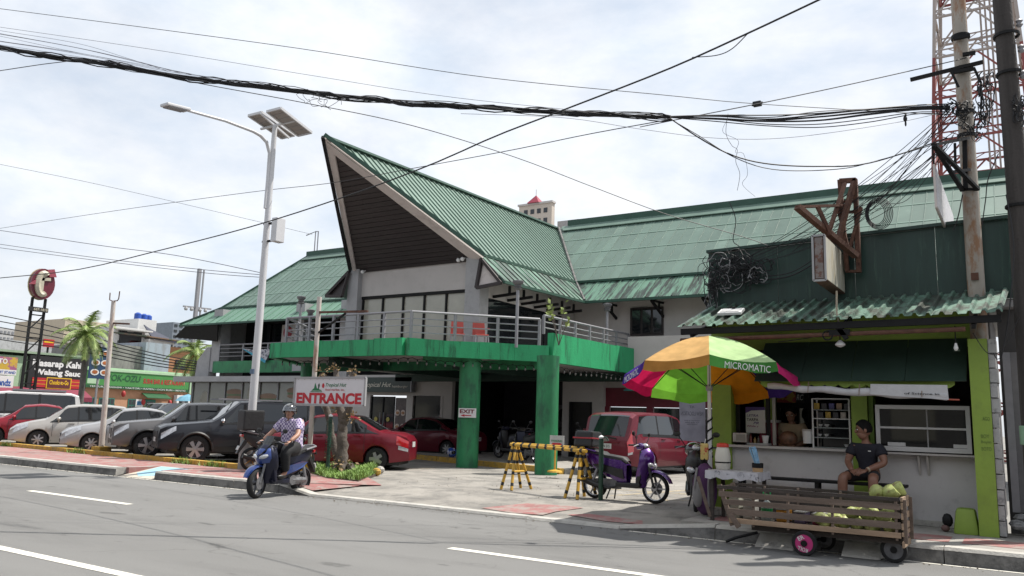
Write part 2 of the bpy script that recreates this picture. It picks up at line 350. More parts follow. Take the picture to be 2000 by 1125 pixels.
g = G(); p0, p1 = V((-36, 15.0, 0)), V((-16.6, 13.75, 0)); 
pk = thing('parking_kerb', None, None, (-26, 14.4, .15)); pk['kind'] = 'structure'
for i in range(12):
    a, b = lerp(p0, p1, i/12), lerp(p0, p1, (i+.985)/12); g = G(); g.bar(a+V((0, 0, .235)), b+V((0, 0, .235)), .18, .16); g.build('kerb_stone', m_yel, pk, world=True, bevel=.015)
# painted bay lines in the lot
for x0, y0, x1, y1 in ((-7.2, 15.2, -6.3, 19.5), (-8.6, 16.6, -5.2, 17.0), (-6.3, 15.0, -5.0, 16.2), (-16.5, 14.6, -14.6, 19), (-19, 14.6, -18.9, 19)):
    d = V((x1-x0, y1-y0, 0)).normalized(); n_ = V((-d.y, d.x, 0))*.05
    sheet('bay_line', [(x0-n_.x, y0-n_.y), (x1-n_.x, y1-n_.y), (x1+n_.x, y1+n_.y), (x0+n_.x, y0+n_.y)], .154, mat('bay_paint', (.52, .42, .25), .8, c2=(.32, .3, .27), c2amt=.9, c2pos=(.45, .6)), lot)
# ------------------------------------------------------------------ restaurant building
B = thing('restaurant_building', 'large restaurant with steep green metal roofs, pointed dark gable and bright green balcony', 'building', (-18, 27, .15))
def bp(g, name, material, **k): return g.build(name, material, B, world=True, **k)
HX = -18.3
def hz(x, y): # height of the hut roof's right slope
    return 10.2+.02*(y-17.5)-1.018*(x-HX)
Pk = V((HX, 17.5, 10.2)); Re = V((HX, 32.4, 10.5)); V1 = V((-15, 28.18, hz(-15, 28.18))); F1 = V((-15, 21.5, hz(-15, 21.5)))
FL = V((-20.82, 21.5, 6.9)); VL = V((-20.95, 28.18, 7.05))
ROOF = [m_roof, m_roof2]
hr = G().prism([Pk-V((0, 0, .1)), F1-V((0, 0, .1)), V1-V((0, 0, .1)), Re-V((0, 0, .1))], V((.713, 0, .7)), .03); hut = bp(hr, 'gable_roof', m_ridge)
down = V((1, 0, -1.018))
strips([Pk, Re, V1, F1], down, .31, m_hut, 'roof_panel', hut, t=.03, rib=.045, ribw=.028, normal=(1, 0, 1))
n_l = V((-1, 0, .79)).normalized()
bp(G().prism([Pk, Re, VL, FL], n_l, .04), 'gable_roof', m_roof)
# ridge flashing and edge trim of the gable
bp(G().bar(Pk+V((.0, -.05, .02)), Re+V((0, 0, .03)), .34, .07), 'ridge_cap', m_roof2)
# the leaning gable face
gn = (F1-Pk).cross(FL-Pk).normalized()
if gn.y > 0: gn = -gn
def ongable(u, v, off=0.):
    d = ray(u, v); q = Pk+gn*off; return CAM+d*((q-CAM).dot(gn)/d.dot(gn))
gin = [ongable(654, 303, -.03), ongable(920, 506, -.03), ongable(696, 531, -.03)]
ctr = (gin[0]+gin[1]+gin[2])/3
gboard = G().prism([ctr+(p-ctr)*1.1-gn*.1 for p in gin], gn, .05); gb = bp(gboard, 'gable_backing', m_dark)
strips([ctr+(p-ctr)*1.04 for p in gin], (1, 0, -.0), .19, m_board, 'board', gb, t=.03, gap=.018, normal=gn, jit=.004)
def barge(a, b, c, d): return G().prism([p-gn*.05 for p in (a, b, c, d)], gn, .07)
F1o = F1+V((.12, -.05, -.1)); FLo = V((-20.66, 21.44, 6.84)); Pko = Pk+V((0, -.12, .02))
bp(barge(Pko, F1o, ongable(921, 507), ongable(654, 302)), 'barge_board', m_barge)
bp(barge(Pko, ongable(654.3, 302.5), ongable(696, 531), FLo), 'barge_board', m_barge)
def edge(a, b, r=.09): return G().bar(a, b, r, .12)
bp(edge(Pko+V((-.05, -.05, .02)), FLo+V((-.05, -.08, -.05))), 'edge_trim', m_blk)
bp(edge(Pko+V((.03, -.06, .08)), F1o+V((.08, -.05, .08)), .06), 'edge_trim', m_ridge)
# main roofs: front slope right, front slope left, skirts, hip end, rear
XE = 7
rr = bp(G().prism([(HX+.1, 32.4, 10.4), (-14.95, 28.18, 6.95), (XE, 28.18, 6.95), (XE, 32.4, 10.4)], V((0, -.63, .77)), .03), 'main_roof', m_ridge)
strips([(HX, 32.4, 10.55), (XE, 32.4, 10.55), (XE, 28.18, 7.05), (-15, 28.18, 7.05)], (0, -1, -.83), .42, [m_roof, m_roof, m_roof2], 'roof_panel', rr, t=.025, rib=.02, ribw=.025, normal=(0, -1, 1), jit=.003)
rl = bp(G().prism([(-34.9, 32.4, 10.4), (-36.7, 28.18, 6.95), (-20.95, 28.18, 6.95), (HX-.1, 32.4, 10.4)], V((0, -.63, .77)), .03), 'main_roof', m_ridge)
strips([(-34.9, 32.4, 10.55), (HX, 32.4, 10.55), (-20.95, 28.18, 7.05), (-36.7, 28.18, 7.05)], (0, -1, -.83), .42, [m_roof, m_roof2, m_roof], 'roof_panel', rl, t=.025, rib=.02, ribw=.025, normal=(0, -1, 1), jit=.003)
sr = bp(G().prism([(-15, 28.18, 6.98), (XE, 28.18, 6.98), (XE, 26.95, 6.03), (-13.95, 26.95, 6.03)], V((0, -.6, .8)), .02), 'roof_skirt', m_ridge)
strips([(-15, 28.18, 7.04), (XE, 28.18, 7.04), (XE, 26.9, 6.1), (-13.95, 26.9, 6.1)], (0, -1.28, -.94), .5, m_skirtx, 'roof_panel', sr, t=.02, rib=.03, ribw=.03, normal=(0, -1, 1), jit=.006)
slf = bp(G().prism([(-36.7, 28.18, 6.98), (-20.95, 28.18, 6.98), (-21.9, 26.95, 6.03), (-38.3, 26.95, 6.03)], V((0, -.6, .8)), .02), 'roof_skirt', m_ridge)
strips([(-36.7, 28.18, 7.04), (-20.95, 28.18, 7.04), (-21.9, 26.9, 6.1), (-38.3, 26.9, 6.1)], (0, -1.28, -.94), .6, [mat('green_skirt_l', (.14, .27, .195), .5, var=.12, scale=2.2, stretch=(1.6, .16, .16), c2=(.05, .08, .065), c2amt=.6, c2pos=(.56, .66))], 'roof_panel', slf, t=.02, rib=.03, ribw=.03, normal=(0, -1, 1), jit=.006)
hs = bp(G().prism([F1-V((0, 0, .06)), V1-V((0, 0, .06)), (-13.95, 26.9, 6.04), (-13.95, 21.3, 5.92)], V((.65, 0, .75)), .02), 'roof_skirt', m_ridge)
strips([F1, V1, (-13.95, 26.9, 6.1), (-13.95, 21.3, 5.98)], (1.05, 0, -.94), .4, m_skirty, 'roof_panel', hs, t=.02, rib=.03, ribw=.03, normal=(1, 0, 1), jit=.004)
bp(G().prism([FL, VL, (-21.9, 26.9, 6.1), (-21.75, 21.3, 5.95)], V((-.65, 0, .75)), .03), 'roof_skirt', m_roof)
bp(G().prism([(-34.9, 32.4, 10.55), (-36.7, 28.18, 7.05), (-36.7, 36.6, 7.05)], V((-.88, 0, .46)), .04), 'hip_roof', m_roof)
bp(G().prism([(-36.7, 28.18, 7.05), (-38.3, 26.9, 6.1), (-38.3, 38, 6.1), (-36.7, 36.6, 7.05)], V((-.5, 0, .85)), .04), 'hip_skirt', m_roof)
bp(G().prism([(-34.9, 32.4, 10.53), (XE, 32.4, 10.53), (XE, 37, 6.7), (-36.9, 37, 6.7)], V((0, .63, .77)), .03), 'rear_roof', m_roof)
# hanging eave end on the left
bp(G().prism([PY(340, 659, 27.1), PY(362, 637, 26.95), PY(425, 634, 26.95), PY(424, 667, 27.3)], V((0, 1, .1)), .05), 'eave_end', m_blk)
# ridge caps: upright dark green flashing
bp(G().span((HX+.6, 32.33, 10.5), (XE, 32.55, 10.86)), 'ridge_cap', m_ridge)
bp(G().span((-34.9, 32.33, 10.5), (HX-1, 32.55, 10.86)), 'ridge_cap', m_ridge)
bp(G().prism([(HX+.3, 32.36, 10.56), (XE, 32.36, 10.56), (XE, 32.0, 10.27), (HX+.55, 32.0, 10.27)], V((0, -.63, .77)), .045), 'flashing', m_roof2)
bp(G().prism([(-34.8, 32.36, 10.56), (HX-.3, 32.36, 10.56), (HX-.5, 32.0, 10.27), (-34.95, 32.0, 10.27)], V((0, -.63, .77)), .045), 'flashing', m_roof)
for k in (.27, .52, .77):
    y, z = lerp(32.4, 28.18, k), lerp(10.55, 7.05, k); q = V((0, -.63, .77))*.008
    bp(G().bar(V((lerp(HX, -15, k)+.1, y, z))+q, V((XE, y, z))+q, .07, .014, (0, -.63, .77)), 'lap_joint', m_hut); bp(G().bar(V((lerp(-34.9, -36.7, k)+.1, y, z))+q, V((lerp(HX, -20.95, k)-.1, y, z))+q, .07, .014, (0, -.63, .77)), 'lap_joint', m_hut)
# fold flashings and eave edges
for a, b, wd in (((-15, 28.14, 7.08), (XE, 28.14, 7.08), .07), ((-36.7, 28.14, 7.08), (-20.95, 28.14, 7.08), .07), (F1+V((.02, 0, .03)), V1+V((.02, 0, .03)), .06), ((-13.97, 26.88, 6.04), (XE, 26.88, 6.04), .1), ((-38.3, 26.88, 6.04), (-21.9, 26.88, 6.04), .1), ((-13.93, 21.3, 5.93), (-13.93, 26.9, 6.05), .09), ((-34.9, 32.4, 10.6), (-36.7, 28.18, 7.1), .12), ((-36.7, 28.18, 7.1), (-38.3, 26.9, 6.14), .1)):
    bp(G().bar(a, b, wd, .09), 'flashing', m_ridge)
bp(G().tube([Re+V((.2, -.2, .02)), V1+V((0, 0, .05)), V((-13.95, 26.9, 6.13))], .06, 6), 'valley_gutter', m_kerbside)
# skirt brackets under the right eaves
for i in range(6):
    y = 22.3+i*.9; g = G(); g.bar((-15, y, 5.65), (-14.0, y, 5.72), .07, .09); g.bar((-14.35, y, 5.72), (-14.35, y, 5.98), .07); bp(g, 'eave_bracket', m_blk)
for i in range(8):
    x = -13.2+i*1.9; g = G(); g.bar((x, 28.15, 5.55), (x, 27.0, 6.0), .07, .1); g.bar((x, 27.25, 6.02), (x, 28.15, 6.05), .06, .08); g.bar((x, 27.75, 5.7), (x, 27.75, 6.05), .06); bp(g, 'eave_bracket', m_blk)
# triangular ends of the skirts
for s, tri in (('r', [F1+V((.03, -.02, -.12)), V((-14.02, 21.27, 5.9)), V((-14.98, 21.27, 5.8))]), ('l', [FL+V((-.03, -.05, -.1)), V((-20.95, 21.25, 5.85)), V((-21.75, 21.25, 5.9))])):
    c = (tri[0]+tri[1]+tri[2])/3
    bp(G().prism([c+(p-c)*.8+V((0, .06, 0)) for p in tri], V((0, 1, 0)), .03), 'skirt_end', m_barge if s == 'r' else m_board)
    for i in range(3): bp(G().bar(tri[i], tri[(i+1) % 3], .1, .1), 'skirt_end_trim', m_board)
# hut walls
WY = 21.75
zt = 6.95
ztopL, ztopR = PY(700, 577, WY).z, PY(915, 566, WY).z
bp(G().span((-20.5, WY, 5.88), (-15.2, WY+.2, 6.98)), 'front_wall', m_wall)
bp(G().span((-20.95, WY-.22, 3.5), (-20.45, WY+.3, 6.88)), 'pillar', m_wallgrey)
bp(G().span((-15.62, WY-.22, 3.5), (-15.02, WY+.3, 6.9)), 'pillar', m_wallgrey)
for i in range(5):
    x0, x1 = lerp(-20.4, -15.65, i/5), lerp(-20.4, -15.65, (i+1)/5)
    p = bp(G().span((x0+.035, WY+.1, 3.7), (x1-.035, WY+.13, 5.8)), 'window_pane', m_refl)
    g = G(); g.span((x0-.03, WY+.04, 3.7), (x0+.03, WY+.16, 5.82)); bp(g, 'mullion', m_blk)
bp(G().span((-20.45, WY+.02, 5.78), (-15.6, WY+.17, 5.875)), 'window_head', m_blk)
bp(G().span((-15.2, WY+.3, 3.5), (-15.0, 28.1, 4.0)), 'side_wall', m_wall)
bp(G().span((-15.22, WY+.3, 5.6), (-15.02, 28.1, 6.9)), 'side_wall', m_wall)
for i in range(3):
    y0 = WY+.35+i*1.9; bp(G().span((-15.12, y0, 4.0), (-15.08, y0+1.84, 5.6)), 'window_pane', m_glass)
bp(G().span((-15.22, 28.1-.9, 3.5), (-15.0, 28.1, 5.6)), 'side_wall', m_wall)
# main wall right, window, lower block
bp(G().span((-15.2, 28.2, 3.3), (-3, 28.45, 6.95)), 'upper_wall', m_wall)
g = G(); g.span((-12.62, 28.12, 4.86), (-11.3, 28.19, 5.92)); wf = bp(g, 'window_frame', m_board)
for i in range(3):
    x = -12.55+i*.42; g = G(); g.span((x+.03, 28.09, 4.94), (x+.36, 28.115, 5.84)); bp(g, 'window_pane', m_glass)
bp(G().span((-12.3, 27.2, 3.3), (-3, 28.19, 4.72)), 'parapet_block', m_wall)
# soffit, balcony floor slab and its bright green fascia
cz0, cz1 = 3.4, 3.87
poly = [V((-23.4, 22.2, 0)), V((-20.95, 18.35, 0)), V((-15.45, 18.45, 0)), V((-12.45, 21.6, 0)), V((-12.2, 28.0, 0)), V((-23.4, 28.0, 0))]
bp(G().prism([p+V((0, 0, cz0+.04)) for p in poly], V((0, 0, 1)), .3), 'balcony_slab', m_wall)
for i in range(4):
    a, b = poly[i], poly[i+1]; d = (b-a).normalized(); n_ = V((d.y, -d.x, 0)); top = 4.28 if i == 3 else cz1; n = max(1, round((b-a).length/1.1)) if i != 3 else 3
    for k in range(n):
        p, q = lerp(a, b, k/n), lerp(a, b, (k+1)/n-.006/(b-a).length); j = random.uniform(0, .02)
        g = G(); g.prism([p+V((0, 0, cz0-.03)), q+V((0, 0, cz0-.03)), q+V((0, 0, top+random.uniform(-.02, .02))), p+V((0, 0, top+random.uniform(-.02, .02)))], n_, .18+j)
        bp(g, 'fascia_panel', m_fgreen)
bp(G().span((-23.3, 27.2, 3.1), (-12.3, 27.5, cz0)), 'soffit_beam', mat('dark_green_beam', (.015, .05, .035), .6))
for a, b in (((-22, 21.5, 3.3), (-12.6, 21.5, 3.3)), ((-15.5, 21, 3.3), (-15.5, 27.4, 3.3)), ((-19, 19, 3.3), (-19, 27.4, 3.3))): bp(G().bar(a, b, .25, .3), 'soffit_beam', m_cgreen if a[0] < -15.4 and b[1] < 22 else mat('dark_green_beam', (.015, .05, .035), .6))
# columns on the raised kerb
for u, v, r in ((912, 903, .33), (1066, 916, .31), (573, 880, .33)):
    p = PZ(u, v, .3) if u > 600 else V((-21.6, 20.6, .3)); g = G(); g.lathe([(r, .15), (r, 3.0), (r*1.04, 3.38)], (p.x, p.y, 0), 20); bp(g, 'column', m_cgreen, smooth=True)
    if u == 912: COL1 = p
    if u == 1066: COL2 = p
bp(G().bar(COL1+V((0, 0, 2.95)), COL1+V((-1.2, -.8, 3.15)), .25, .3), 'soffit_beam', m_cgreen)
# raised platform with yellow edge
pl = [PZ(775, 884, .3), PZ(1122, 925, .3)]; pl = [V((-24, 24.6, 0)), V((-11.0, 20.2, 0)), V((-10.6, 20.7, 0)), V((-12.2, 27.4, 0)), V((-24, 27.4, 0))]
bp(G().prism([p+V((0, 0, .1)) for p in pl], V((0, 0, 1)), .19), 'entrance_platform', m_pave)
g = G(); a, b = pl[0], pl[1]; n = 9
for i in range(n):
    p, q = lerp(a, b, i/n), lerp(a, b, (i+.985)/n); bp(G().bar(p+V((-.03, -.1, .21)), q+V((-.03, -.1, .21)), .16, .2), 'platform_kerb', m_yel)
# ground floor walls and shop fronts
GY = 27.5
bp(G().span((-27, GY, .15), (-24.95, GY+.2, 3.4)), 'ground_wall', m_wall); bp(G().span((-24.95, GY, 2.5), (-20.4, GY+.2, 3.4)), 'ground_wall', m_wall)
bp(G().span((-22.85, GY, .15), (-22.5, GY+.2, 2.5)), 'ground_wall', m_wall); bp(G().span((-20.85, GY, .15), (-20.4, GY+.2, 2.5)), 'ground_wall', m_wall)
d1 = bp(G().span((-24.9, GY+.08, .3), (-23.55, GY+.1, 2.45)), 'glass_door', m_glass)
for x in (-24.9, -24.22, -23.56): bp(G().span((x-.03, GY+.04, .3), (x+.03, GY+.07, 2.45)), 'door_frame', m_blk)
for x in (-24.32, -24.12): bp(G().tube([(x, GY, 1.0), (x, GY, 1.75)], .02, 6), 'door_handle', m_rail)
p_ = bp(G().span((-23.5, GY+.05, .35), (-22.88, GY+.08, 2.4)), 'menu_poster', mat('dark_poster', (.07, .05, .05), .4, var=.4, scale=5))
for x in (-23.34, -23.04):
    for z in (1.15, 1.75):
        g = G(); g.lathe([(.13, 0), (.13, .01)], (x, GY+.03, z), 14, 'Y'); bp(g, 'plate_picture', mat('food_plate', (.55, .45, .4), .5, var=.1))
        g = G(); g.ell((x, GY+.02, z), (.09, .01, .06)); bp(g, 'food_picture', mat('burger_picture', (.35, .16, .06), .5, var=.3, scale=9))
for x in (-24.6, -23.9): bp(G().lathe([(.1, 0), (.1, .008)], (x, GY+.05, 1.45), 14, 'Y'), 'round_sticker', mat('sticker_yellow', (.35, .3, .06), .5))
bp(G().span((-22.5, GY+.1, .3), (-20.85, GY+.12, 2.6)), 'shop_window', m_glass)
bp(G().span((-21.05, GY+.06, .3), (-20.92, GY+.09, 2.5)), 'window_frame', m_wall)
text('lettering', 'DRUGSTORE', frame((-21.75, GY+.09, 1.32), (1, 0, 0), (0, 0, 1)), (1.25, .22), mat('faded_letters', (.3, .32, .33), .6), B, bold=.02)
# dark recess with its side and back walls
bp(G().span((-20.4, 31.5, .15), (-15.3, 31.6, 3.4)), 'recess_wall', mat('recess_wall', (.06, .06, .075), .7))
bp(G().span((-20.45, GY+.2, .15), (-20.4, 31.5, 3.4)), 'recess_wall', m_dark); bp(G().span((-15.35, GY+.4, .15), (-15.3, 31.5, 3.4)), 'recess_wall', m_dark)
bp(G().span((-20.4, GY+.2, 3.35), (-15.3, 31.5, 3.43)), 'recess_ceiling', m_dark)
bp(G().span((-17.7, 31.4, .9), (-16.7, 31.43, 2.3)), 'hanging_poster', mat('recess_poster', (.16, .16, .18), .6))
bp(G().lathe([(.3, 0), (.3, .01)], (-17.2, 31.38, 1.85), 18, 'Y'), 'poster_emblem', m_dark)
text('lettering', 'NOW', frame((-17.2, 31.37, 1.25), (1, 0, 0), (0, 0, 1)), (.6, .2), m_dark, B, bold=.02)
# right part of the ground floor: white wall with a dark door, red shop front, teal awning
bp(G().span((-15.3, GY+.3, .15), (-14.95, GY+.6, 3.4)), 'ground_wall', m_wall); bp(G().span((-14.05, GY+.3, .15), (-13.55, GY+.6, 3.4)), 'ground_wall', m_wall); bp(G().span((-14.95, GY+.3, 2.35), (-14.05, GY+.6, 3.4)), 'ground_wall', m_wall)
bp(G().span((-14.95, GY+.45, .15), (-14.05, GY+.5, 2.35)), 'door', mat('dark_door', (.018, .017, .017), .5, var=.3))
for x in (-14.95, -14.05): bp(G().span((x-.03, GY+.26, .15), (x+.03, GY+.44, 2.35)), 'door_frame', m_blk)
m_maroon = mat('maroon_paint', (.17, .012, .03), .45, var=.15)
bp(G().span((-13.55, 28.0, 2.2), (-6, 28.15, 2.9)), 'shop_front', m_maroon); bp(G().span((-13.55, 28.0, .15), (-6, 28.15, .7)), 'shop_front', m_maroon)
for i in range(5):
    x = -13.5+i*1.75; bp(G().span((x-.12, 27.94, .7), (x+.12, 28.1, 2.2)), 'shop_front_post', m_maroon); bp(G().span((x+.14, 28.05, .72), (x+1.6, 28.08, 2.18)), 'shop_window', m_glass)
bp(G().span((-13.55, 28.02, 2.9), (-6, 28.16, 3.3)), 'ground_wall', m_wall)
bp(G().prism([(-12.2, 27.95, 3.2), (-7, 27.95, 3.2), (-7, 27.1, 2.75), (-12.4, 27.1, 2.75)], V((0, -.4, .9)), .03), 'awning', mat('teal_awning', (.05, .25, .24), .7))
# left wing: balcony, railing, shop front with posters
bp(G().span((-36.3, 27.5, 3.6), (-35.6, 28.1, 6.9)), 'pillar', m_wallgrey); bp(G().span((-30.0, 27.4, 3.6), (-29.4, 28.1, 6.9)), 'pillar', m_wallgrey); bp(G().span((-27.0, 27.4, .2), (-26.4, 28.1, 6.9)), 'pillar', m_wallgrey)
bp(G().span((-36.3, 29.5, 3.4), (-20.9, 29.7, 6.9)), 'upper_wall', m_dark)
bp(G().span((-36, 27.45, 3.55), (-27, 27.6, 4.15)), 'balcony_band', m_cgreen)
for i in range(6):
    x = -35.4+i*1.6; bp(G().span((x+.04, 29.3, 4.0), (x+1.5, 29.33, 6.2)), 'window_pane', m_glass)
def rail(pts, z0, z1, rails, posts, label, cat='railing', r=.035):
    o = thing('balcony_railing', label, cat, (pts[0].x, pts[0].y, z0))
    for h in rails:
        g = G()
        for a, b in zip(pts, pts[1:]): g.tube([a+V((0, 0, z0+h)), b+V((0, 0, z0+h))], r*(1.15 if h == rails[-1] else .6), 6)
        g.build('rail', m_rail, o, world=True)
    for a, b in zip(pts, pts[1:]):
        n = max(1, round((b-a).length/posts))
        for k in range(n): p = lerp(a, b, k/n); G().bar(p+V((0, 0, z0)), p+V((0, 0, z1)), .075).build('post', m_rail, o, world=True)
    p = pts[-1]; G().bar(p+V((0, 0, z0)), p+V((0, 0, z1)), .075).build('post', m_rail, o, world=True)
    return o
rail([V((-35.6, 27.5, 0)), V((-30, 27.45, 0)), V((-27, 27.45, 0))], 4.15, 5.0, (.25, .45, .65, .85), 1.9, 'grey railing above the green band of the left wing balcony')
rail([V((-22.9, 22.0, 0)), V((-20.75, 18.6, 0)), V((-15.5, 18.7, 0)), V((-12.75, 21.6, 0))], 3.87, 4.72, (.22, .44, .64, .85), 1.15, 'grey balcony railing in front of the gable windows')
rail([V((-12.72, 21.8, 0)), V((-12.45, 27.6, 0))], 4.28, 4.86, (.2, .38, .58), 1.05, 'grey balcony railing on the sunlit green parapet')
bp(G().prism([(-37.4, 27.45, 3.35), (-36.3, 27.45, 3.35), (-36.3, 27.45, 4.9), (-36.6, 27.45, 4.9), (-37.3, 27.45, 4.2)], V((0, 1, 0)), .5), 'stepped_wall', m_wallgrey)
bp(G().span((-38, 26.6, 3.05), (-27.0, 27.7, 3.32)), 'ledge', m_wallgrey)
bp(G().span((-37.3, 27.45, .15), (-26.4, 27.6, .7)), 'ground_wall', m_wallgrey)
for i in range(8):
    x = -37.2+i*1.3; p = bp(G().span((x+.03, 27.3, .7), (x+1.27, 27.33, 3.04)), 'poster_window', m_frost)
    bp(G().span((x-.03, 27.24, .7), (x+.03, 27.36, 3.05)), 'mullion', m_rail)
m_bun = mat('poster_bun', (.23, .14, .09), .5, var=.15, scale=2); m_pale = mat('poster_shape', (.27, .26, .21), .4, var=.2, scale=2); m_green2 = mat('poster_leaf', (.1, .16, .07), .5, var=.2)
for x, z in ((-33.9, 2.4), (-29.5, 2.5), (-31.4, 2.2)):
    for mm, dz, rx, rz in ((m_bun, .16, .62, .16), (m_green2, .02, .6, .07), (m_bun, -.1, .58, .12)): bp(G().ell((x, 27.285, z+dz), (rx, .008, rz), 18, 8), 'burger_picture', mm)
for x, z, rx, rz in ((-36.2, 1.9, .4, .7), (-32.6, 2.5, .35, .4), (-28.0, 2.0, .35, .6)): bp(G().ell((x, 27.287, z), (rx, .008, rz), 16, 8), 'poster_shape', m_pale)
text('lettering', 'NOW OPEN', frame((-33.2, 27.28, 1.75), (1, 0, 0), (0, 0, 1)), (1.9, .3), mat('poster_red', (.28, .13, .1), .5), B, bold=.02)
text('lettering', '2pc. Fried', frame((-28.6, 27.28, 1.85), (1, 0, 0), (0, 0, 1)), (1.0, .2), mat('poster_dark', (.08, .06, .05), .5), B, bold=.01)
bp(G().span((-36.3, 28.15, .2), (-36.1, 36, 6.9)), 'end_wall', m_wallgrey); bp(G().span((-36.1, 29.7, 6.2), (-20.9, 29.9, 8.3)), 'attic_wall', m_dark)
# painted emblem panel with sun and palms on the balcony
pn = bp(G().span((-31.8, 28.2, 4.6), (-29.9, 28.25, 6.0)), 'emblem_panel', m_wall)
g = G(); g.lathe([(.32, 0), (.32, .01)], (-31.35, 28.18, 5.6), 20, 'Y'); bp(g, 'emblem_sun', mat('emblem_red', (.3, .02, .04), .6))
for x, h in ((-30.75, 5.25), (-30.35, 5.45)):
    g = G(); g.bar((x, 28.185, 4.95), (x, 28.185, h), .05)
    for k in range(9): a = k*math.pi*2/9; g.bar((x, 28.185, h), (x+.22*math.cos(a), 28.185, h+.2*math.sin(a)), .05, .02)
    bp(g, 'emblem_palm', mat('emblem_green', (.01, .05, .03), .6))
bp(G().span((-31.6, 28.17, 4.86), (-30.2, 28.19, 4.95)), 'emblem_ground', mat('emblem_green', (.01, .05, .03), .6))
# spot lights on the gable and bullet lights
for u, v in ((708, 531), (895, 508), (903, 506)):
    p = ongable(u, v, .12); g = G(); g.ell(p, (.07, .07, .07), 8, 6); g.bar(p, p+V((.03, .12, .06)), .03); bp(g, 'floodlight', m_white, smooth=True)
# balcony lamp posts
for u, v, b_, lab in ((589, 578, 21.3, 'leftmost small lamp post with louvred head on the balcony'), (607, 604, 22.2, 'second small louvred lamp post on the balcony, lower of the left pair'), (1012, 547, 20.6, 'louvred lamp post on the balcony in front of the dark side windows'), (1186, 592, 26.0, 'louvred lamp post at the far right end of the balcony railing')):
    p = PY(u, v, b_); o = thing('balcony_lamp', lab, 'lamp', (p.x, p.y, 3.75)); h = p.z-3.75
    G().tube([(0, 0, 0), (0, 0, h-.3)], .05, 8).build('post', m_rail, o)
    g = G(); g.lathe([(.09, h-.3), (.13, h-.26), (.09, h-.24), (.13, h-.2), (.09, h-.17), (.14, h-.12), (.17, h-.08), (.17, h-.03), (.05, h)], (0, 0, 0), 12); g.build('lamp_head', mat('lamp_grey', (.16, .16, .17), .5), o, smooth=True)
# roof antenna frame
p = PY(615, 492, 32.4); o = thing('roof_antenna_frame', 'thin metal frame standing on the left roof ridge', 'antenna', (p.x, 32.45, 10.8)); h = PY(615, 452, 32.4).z-10.8
g = G(); g.tube([(-.1, 0, 0), (-.1, 0, h), (-.85, 0, h-.15)], .035, 5); g.tube([(.12, 0, 0), (.12, 0, h), (-.1, 0, h)], .035, 5); g.build('frame', m_rail, o)
# ------------------------------------------------------------------ street-front eatery on the right
m_lime = mat('lime_paint', (.25, .37, .05), .6, var=.1, scale=2.5, c2=(.2, .28, .05), c2amt=.6, c2pos=(.52, .68), bump=.15, bscale=20)
m_dgreen = mat('dark_green_sheet', (.02, .052, .042), .38, var=.2, scale=1.4, stretch=(4, 1, .4), c2=(.055, .12, .085), c2amt=.65, c2pos=(.54, .68), spec=.4)
m_counter = mat('counter_wall', (.66, .64, .64), .7, var=.07, scale=2, c2=(.3, .29, .29), c2amt=.5, c2pos=(.56, .72))
m_corr = mat('corrugated_green', (.15, .26, .2), .55, var=.18, scale=2.5, c2=(.05, .048, .04), c2amt=.88, c2pos=(.43, .56), stretch=(1, .6, .6), spec=.35)
m_block = mat('grey_block', (.42, .42, .42), .85, var=.18, scale=4, c2=(.15, .15, .16), c2amt=.7, c2pos=(.52, .64), bump=.4, bscale=30)
SY = 14.1
E = thing('street_eatery', 'low lime green eatery with dark green parapet and corrugated awning', 'eatery', (-2.6, SY, .2))
def ep(g, name, material, **k): return g.build(name, material, E, world=True, **k)
xs = [-4.78, -3.55, -2.3, -1.1, -.1]
for i in range(4):
    a, b = xs[i], xs[i+1]-.008; t = lambda x: lerp(4.68, 4.83, (x+4.78)/4.65)
    ep(G().prism([(a, SY+random.uniform(0, .012), 3.62), (b, SY+.006, 3.62), (b, SY+.006, t(b)), (a, SY, t(a))], V((0, 1, 0)), .06), 'parapet_sheet', m_dgreen)
ep(G().bar((-4.8, SY, 4.72), (-.1, SY, 4.86), .16, .05), 'parapet_cap', m_dgreen)
ep(G().span((-4.8, SY+.07, 3.5), (-.1, 18.6, 3.6)), 'flat_roof', m_wallgrey)
# corrugated awning, one ribbed sheet per pitch
na = 27; a0 = V((-4.78, SY+.02, 3.72)); a1 = V((-.16, SY+.02, 3.74)); b0 = V((-4.93, 12.88, 3.22)); b1 = V((-.24, 12.88, 3.26))
aw = ep(G().bar(b0+V((.05, .08, -.08)), b1+V((-.02, .08, -.08)), .07, .1), 'awning_beam', m_blk)
nrm = (a1-a0).cross(b0-a0).normalized(); nrm = nrm if nrm.z > 0 else -nrm
for i in range(na):
    g = G(); prof = [(0, 0), (.5, 0), (.62, .042), (.82, .042), (.94, 0), (1.0, 0)]; dz = random.uniform(-.008, .008); dl = random.uniform(-.02, .02); vs = []
    for tt in (0, 1):
        for x, h in prof:
            k = (i+x)/na; p = lerp(lerp(a0, a1, k), lerp(b0, b1, k), tt)
            if tt: p = p+(b0-a0).normalized()*dl
            vs.append(p+nrm*(h+dz))
    n = len(prof); vs += [p-nrm*.006 for p in vs]
    fs = [(j, j+1, n+j+1, n+j) for j in range(n-1)]+[(2*n+j, 3*n+j, 3*n+j+1, 2*n+j+1) for j in range(n-1)]+[(n+j, n+j+1, 3*n+j+1, 3*n+j) for j in range(n-1)]+[(0, n, 3*n, 2*n), (n-1, 3*n-1, 4*n-1, 2*n-1)]
    g.add(vs, fs); ep(g, 'roof_sheet', m_corr)
ep(G().tube([(-4.9, 12.98, 3.0), (-.7, 12.98, 3.05)], .035, 8), 'awning_pipe', m_rust)
for x in (-4.7, -2.4, -.6): ep(G().bar((x, 12.95, 3.08), (x, SY, 3.4), .05, .07), 'awning_strut', m_blk)
